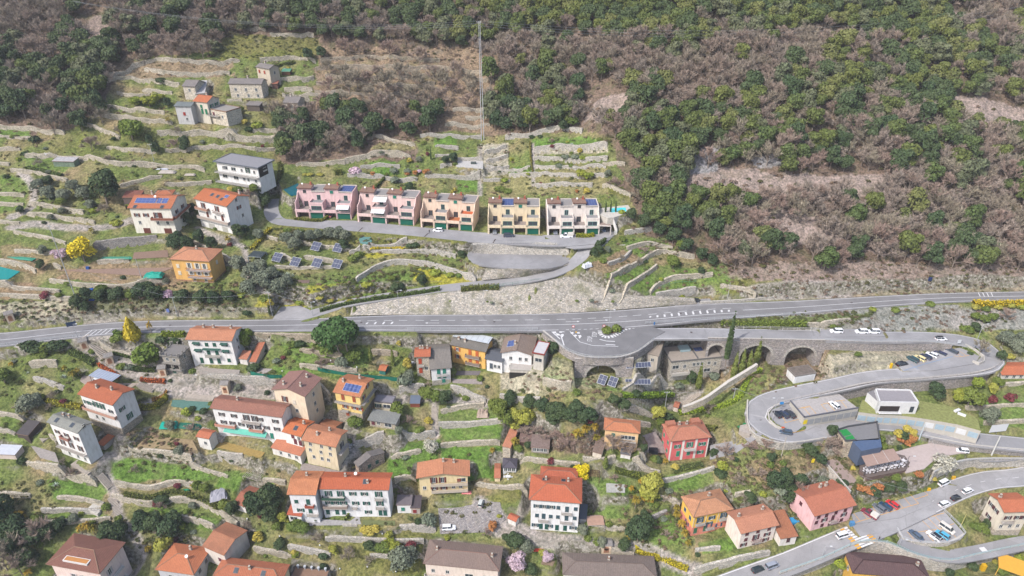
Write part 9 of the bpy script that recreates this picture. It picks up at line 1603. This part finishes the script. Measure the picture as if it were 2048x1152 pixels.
sign('yellow marker plate on the right junction island',(1152,668),.6,.5,.5,(245,190,40),Zb=55.9);sign('blue direction sign on the bank above the right-hand road',(1856,570),1.8,1.4,1.6,(40,60,110));sign('white information board at the hairpin rail',(1916,690),.8,1.2,1.4,(225,230,235),Zb=49.5);sign('big white billboard above the upper road',(1992,868),1.,6.,3.,(236,238,240),ang=8);sign('tiny blue and white sign on the roadside wall below the garden scrub',(338,629),1.,1.,1.4,(120,140,200));sign('white sign board on the dark junction kerb',(1308,652),.5,.5,1.2,(60,120,180),Zb=56)
sign('orange poster board leaning at the flower island',(1565,858),.4,1.,.6,(240,110,70),Zb=40.2);sign('yellow hiking sign beside the lawn',(1624,928),.6,.9,1.6,(240,215,50))
def seatset(label,px,py,c=(235,236,240),rot=0,n_=4,Z=None):
 p=onT(px,py)if Z is None else onZ(px,py,Z);rt=empty('garden_table',p,math.radians(rot));tag(rt,label,'garden table');q=plain(c,.6,var=0);m=MB();m.box(-.8,.8,-.5,.5,.7,.76,q);m.box(-.05,.05,-.05,.05,0,.7,q);m.build('top',rt)
 for i in range(n_):a=i*6.28/n_;m=MB();x,y=math.cos(a)*1.2,math.sin(a)*.95;m.box(x-.22,x+.22,y-.22,y+.22,.4,.46,q);m.box(x-.22,x+.22,y+.16*(1 if y>0 else-1),y+.22*(1 if y>0 else-1),.46,.9,q);m.build('chair',rt)
seatset('white garden table on the terrace of the red-roofed stone house',823,728,Z=None);seatset('white garden table before the summer house',1016,956);seatset('white table on the lawn yard at the hamlet fields',96,310);seatset('white table set under the chestnut netting',700,893,rot=10)
for i,(x,y)in enumerate(((662,724),(714,737),(565,745),(495,1040),(560,1075),(640,1093),(680,1140),(735,1136),(765,1070),(792,1146))):
 p=onT(x,y);m=MB();m.tube((0,0,-.2),(0,0,.45),.04,.04,plain((120,120,120),.6,var=0),5);m.tube((0,0,.45),(0,0,.75),.2,.2,plain((245,245,248),.4,var=0),8);m.tube((0,0,.75),(0,0,.85),.2,.1,plain((245,245,248),.4,var=0),8);o=m.build('garden_lamp',None,p);tag(o,None,'garden lamp','white globe lamps on the garden lawns',auto='white globe garden lamp')
pd,_=polyslab('carport_deck','brown-topped carport deck between the last row house and the pool','carport',[(1199,450),(1222,451),(1216,437),(1199,437)],77.0,.5,plain((236,226,218),.8),plain((165,148,138),.9))
for i in(0,1):q=_[i];m=MB();m.box(q.x-.15,q.x+.15,q.y-.15,q.y+.15,-4,-.5,plain((236,226,218),.8));m.build('pillar',pd)
# -- labels for the many walls, plants and lamps: nearest landmark
LM=[(520,150,'the upper hamlet'),(400,215,'the orange-roofed hamlet cottage'),(265,260,'the round bright green tree'),(130,322,'the tin shed'),(490,340,'the modern white villa'),(430,410,'the orange-roofed hillside house'),(305,415,'the cream solar villa'),(215,380,'the big dark conifer'),(170,500,'the yellow mimosa'),(395,530,'the orange-yellow apartment house'),(20,545,'the teal pool cover'),(600,515,'the tilted solar racks'),(650,400,'the first pink row house'),(770,405,'the second pink row house'),(895,415,'the peach row house'),(1025,430,'the cream row house'),(1145,430,'the pinkish white row house'),(1235,420,'the turquoise pool'),(963,270,'the foot of the tall white mast'),(1140,290,'the high lawn terrace'),(1040,520,'the sunken parking bowl'),(1180,540,'the bend of the lane'),(1380,540,'the gardens at the edge of the wood'),(850,540,'the curved garden wall'),(780,155,'the brown terraces'),(640,270,'the dark clump above the row houses'),(250,590,'the scrub above the left road'),(420,690,'the white mansion'),(269,665,'the golden conifer'),(345,720,'the stone tower'),(210,750,'the metal carport'),(205,810,'the red-roofed gable house'),(140,860,'the slate-roofed house'),(50,790,'the lower left olive garden'),(500,830,'the long tenement'),(595,780,'the tall beige house'),(640,890,'the beige farmhouse'),(715,790,'the yellow house'),(680,665,'the umbrella pine'),(790,715,'the cypress garden'),(865,730,'the white house with grey slab roof'),(940,700,'the ochre house'),(1045,720,'the brown-roofed white house'),(1195,735,'the arched junction wall'),(1275,750,'the blue solar racks'),(1395,735,'the stone villa'),(1520,700,'the viaduct arches'),(1430,790,'the diagonal stone wall'),(1040,840,'the yellow-green willow clump'),(1120,830,'the dark bamboo thicket'),(1245,860,'the peach house'),(1370,880,'the coral pink villa'),(1070,890,'the weathered barn'),(1020,930,'the summer house'),(885,950,'the cream gable villa'),(700,980,'the long white row house'),(535,1010,'the dark conifer group'),(480,1000,'the little tiled hut'),(440,900,'the tenement yard wall'),(310,930,'the bright green meadow'),(150,1020,'the triangular lawn'),(225,980,'the ravine steps'),(170,1110,'the villa with the roof terrace'),(40,1080,'the dark wood in the lower left corner'),(365,1120,'the terracotta villa'),(500,1130,'the pyramid-roofed house'),(760,1110,'the lower garden lawn'),(925,1110,'the grey-brown villa'),(1035,1125,'the pink magnolia'),(1110,1000,'the great white villa'),(1160,945,'the small mimosa'),(1215,1100,'the pink chapel'),(1290,1050,'the terraced palm garden'),(1415,1020,'the two-tone yellow house'),(1510,1070,'the white-pink house'),(1655,1030,'the pink house'),(1560,970,'the overgrown slope'),(1570,850,'the lower bend'),(1655,815,'the parking deck'),(1790,800,'the modern flat-roofed villa'),(1740,880,'the restaurant'),(1770,950,'the restaurant terrace'),(1875,930,'the white flowering tree'),(1860,720,'the blue bays'),(1700,690,'the stony bank of the hairpin'),(1970,700,'the hairpin bend'),(2030,740,'the long orange-roofed hut'),(1985,815,'the three maroon shrubs'),(1800,640,'the rocky bank between the roads'),(1990,620,'the yellow roadside hedge'),(1500,640,'the hedge bank above the viaduct'),(1500,590,'the bank above the right-hand main road'),(1340,480,'the trees right of the pool'),(1880,1070,'the lower parking lot'),(2010,1020,'the corner house'),(1770,1130,'the dark purple roof'),(940,320,'the pale slab yard')]
ORD=['nearest','second nearest','third nearest','fourth nearest','fifth nearest','sixth nearest','seventh nearest','eighth nearest','ninth nearest','tenth nearest']
bpy.context.view_layer.update();buckets={}
for o,look in THINGS:
 x,y,_z=proj(o.location);d,t=min((((x-a)**2+((y-b)*1.3)**2,c)for a,b,c in LM));lm=next(l for l in LM if l[2]==t);dx,dy=x-lm[0],y-lm[1]
 rel=('above' if dy<0 else 'below')if abs(dy)*1.2>abs(dx)else('left of' if dx<0 else 'right of')
 buckets.setdefault((look,rel,t),[]).append((d,o))
for(look,rel,t),L_ in buckets.items():
 L_.sort(key=lambda q:q[0])
 for i,(d,o)in enumerate(L_):
  o['label']=('%s %s %s'%(look,rel,t))if len(L_)==1 else '%s %s %s %s'%(ORD[min(i,9)],look,rel,t)
  if 'group' not in o and len(L_)>1:o['group']='%ss %s %s'%(look,rel,t)
def person(px,py,Z,top,legs,label,rot=0.):
 """standing figure grown as one skin: joints with a radius each"""
 J=[((0,0,.95),.13),((0,0,1.15),.14),((0,0,1.38),.16),((0,0,1.5),.06),((0,.02,1.62),.1),((0,.02,1.72),.08),((.19,0,1.4),.06),((.25,.03,1.12),.045),((.24,-.08,.9),.035),((-.19,0,1.4),.06),((-.25,.03,1.12),.045),((-.24,-.08,.9),.035),((.1,0,.9),.09),((.11,-.03,.5),.06),((.12,.02,.06),.045),((.12,-.14,.03),.04),((-.1,0,.9),.09),((-.11,.06,.5),.06),((-.12,.12,.06),.045),((-.12,-.02,.03),.04)]
 E=[(0,1),(1,2),(2,3),(3,4),(4,5),(2,6),(6,7),(7,8),(2,9),(9,10),(10,11),(0,12),(12,13),(13,14),(14,15),(0,16),(16,17),(17,18),(18,19)]
 me_=bpy.data.meshes.new('person');me_.from_pydata([j[0]for j in J],E,[]);o=link('person',me_,None,onZ(px,py,Z),rot);o.modifiers.new('skin','SKIN');o.modifiers.new('sub','SUBSURF').render_levels=1
 for v,j in zip(me_.skin_vertices[0].data,J):v.radius=(j[1],j[1])
 me_.skin_vertices[0].data[0].use_root=True
 q=N('clothes');tc=q.n('ShaderNodeTexCoord');sx_=q.n('ShaderNodeSeparateXYZ');q.l(tc.outputs['Object'],sx_.inputs[0])
 mm_=q.n('ShaderNodeMath',operation='DIVIDE');q.l(sx_.outputs[2],mm_.inputs[0]);mm_.inputs[1].default_value=1.8
 r_=q.ramp(mm_.outputs[0],[(0,alb((40,36,34))),(.03,alb(legs)),(.53,alb(top)),(.84,alb((214,170,146))),(.93,alb((70,52,42)))]);r_.node.color_ramp.interpolation='CONSTANT';q.l(r_,q.b.inputs['Base Color']);me_.materials.append(q.m)
 tag(o,label,'person')
person(859,467,73.05,(60,62,70),(50,54,70),'person in dark clothes walking on the lane before the peach row house',.4);person(866,580,61.6,(70,70,76),(48,50,60),'person in grey walking down the access road',2.);person(1757,1080,24.4,(60,60,66),(44,46,54),'person in dark clothes standing at the end of the pedestrian crossing',1.)
hz_=MB();hz_.box(-420,420,-30,660,-60,330,None or plain((200,205,215),1.,var=0));hme=hz_.mesh('haze');hme.materials.clear()
hm=bpy.data.materials.new('haze_air');hm.use_nodes=True;t_=hm.node_tree;t_.nodes.clear();pv_=t_.nodes.new('ShaderNodeVolumePrincipled');ou=t_.nodes.new('ShaderNodeOutputMaterial');pv_.inputs['Density'].default_value=.00014;pv_.inputs['Color'].default_value=(.86,.88,.96,1);t_.links.new(pv_.outputs[0],ou.inputs['Volume']);hme.materials.append(hm);struct(link('haze',hme),'stuff')
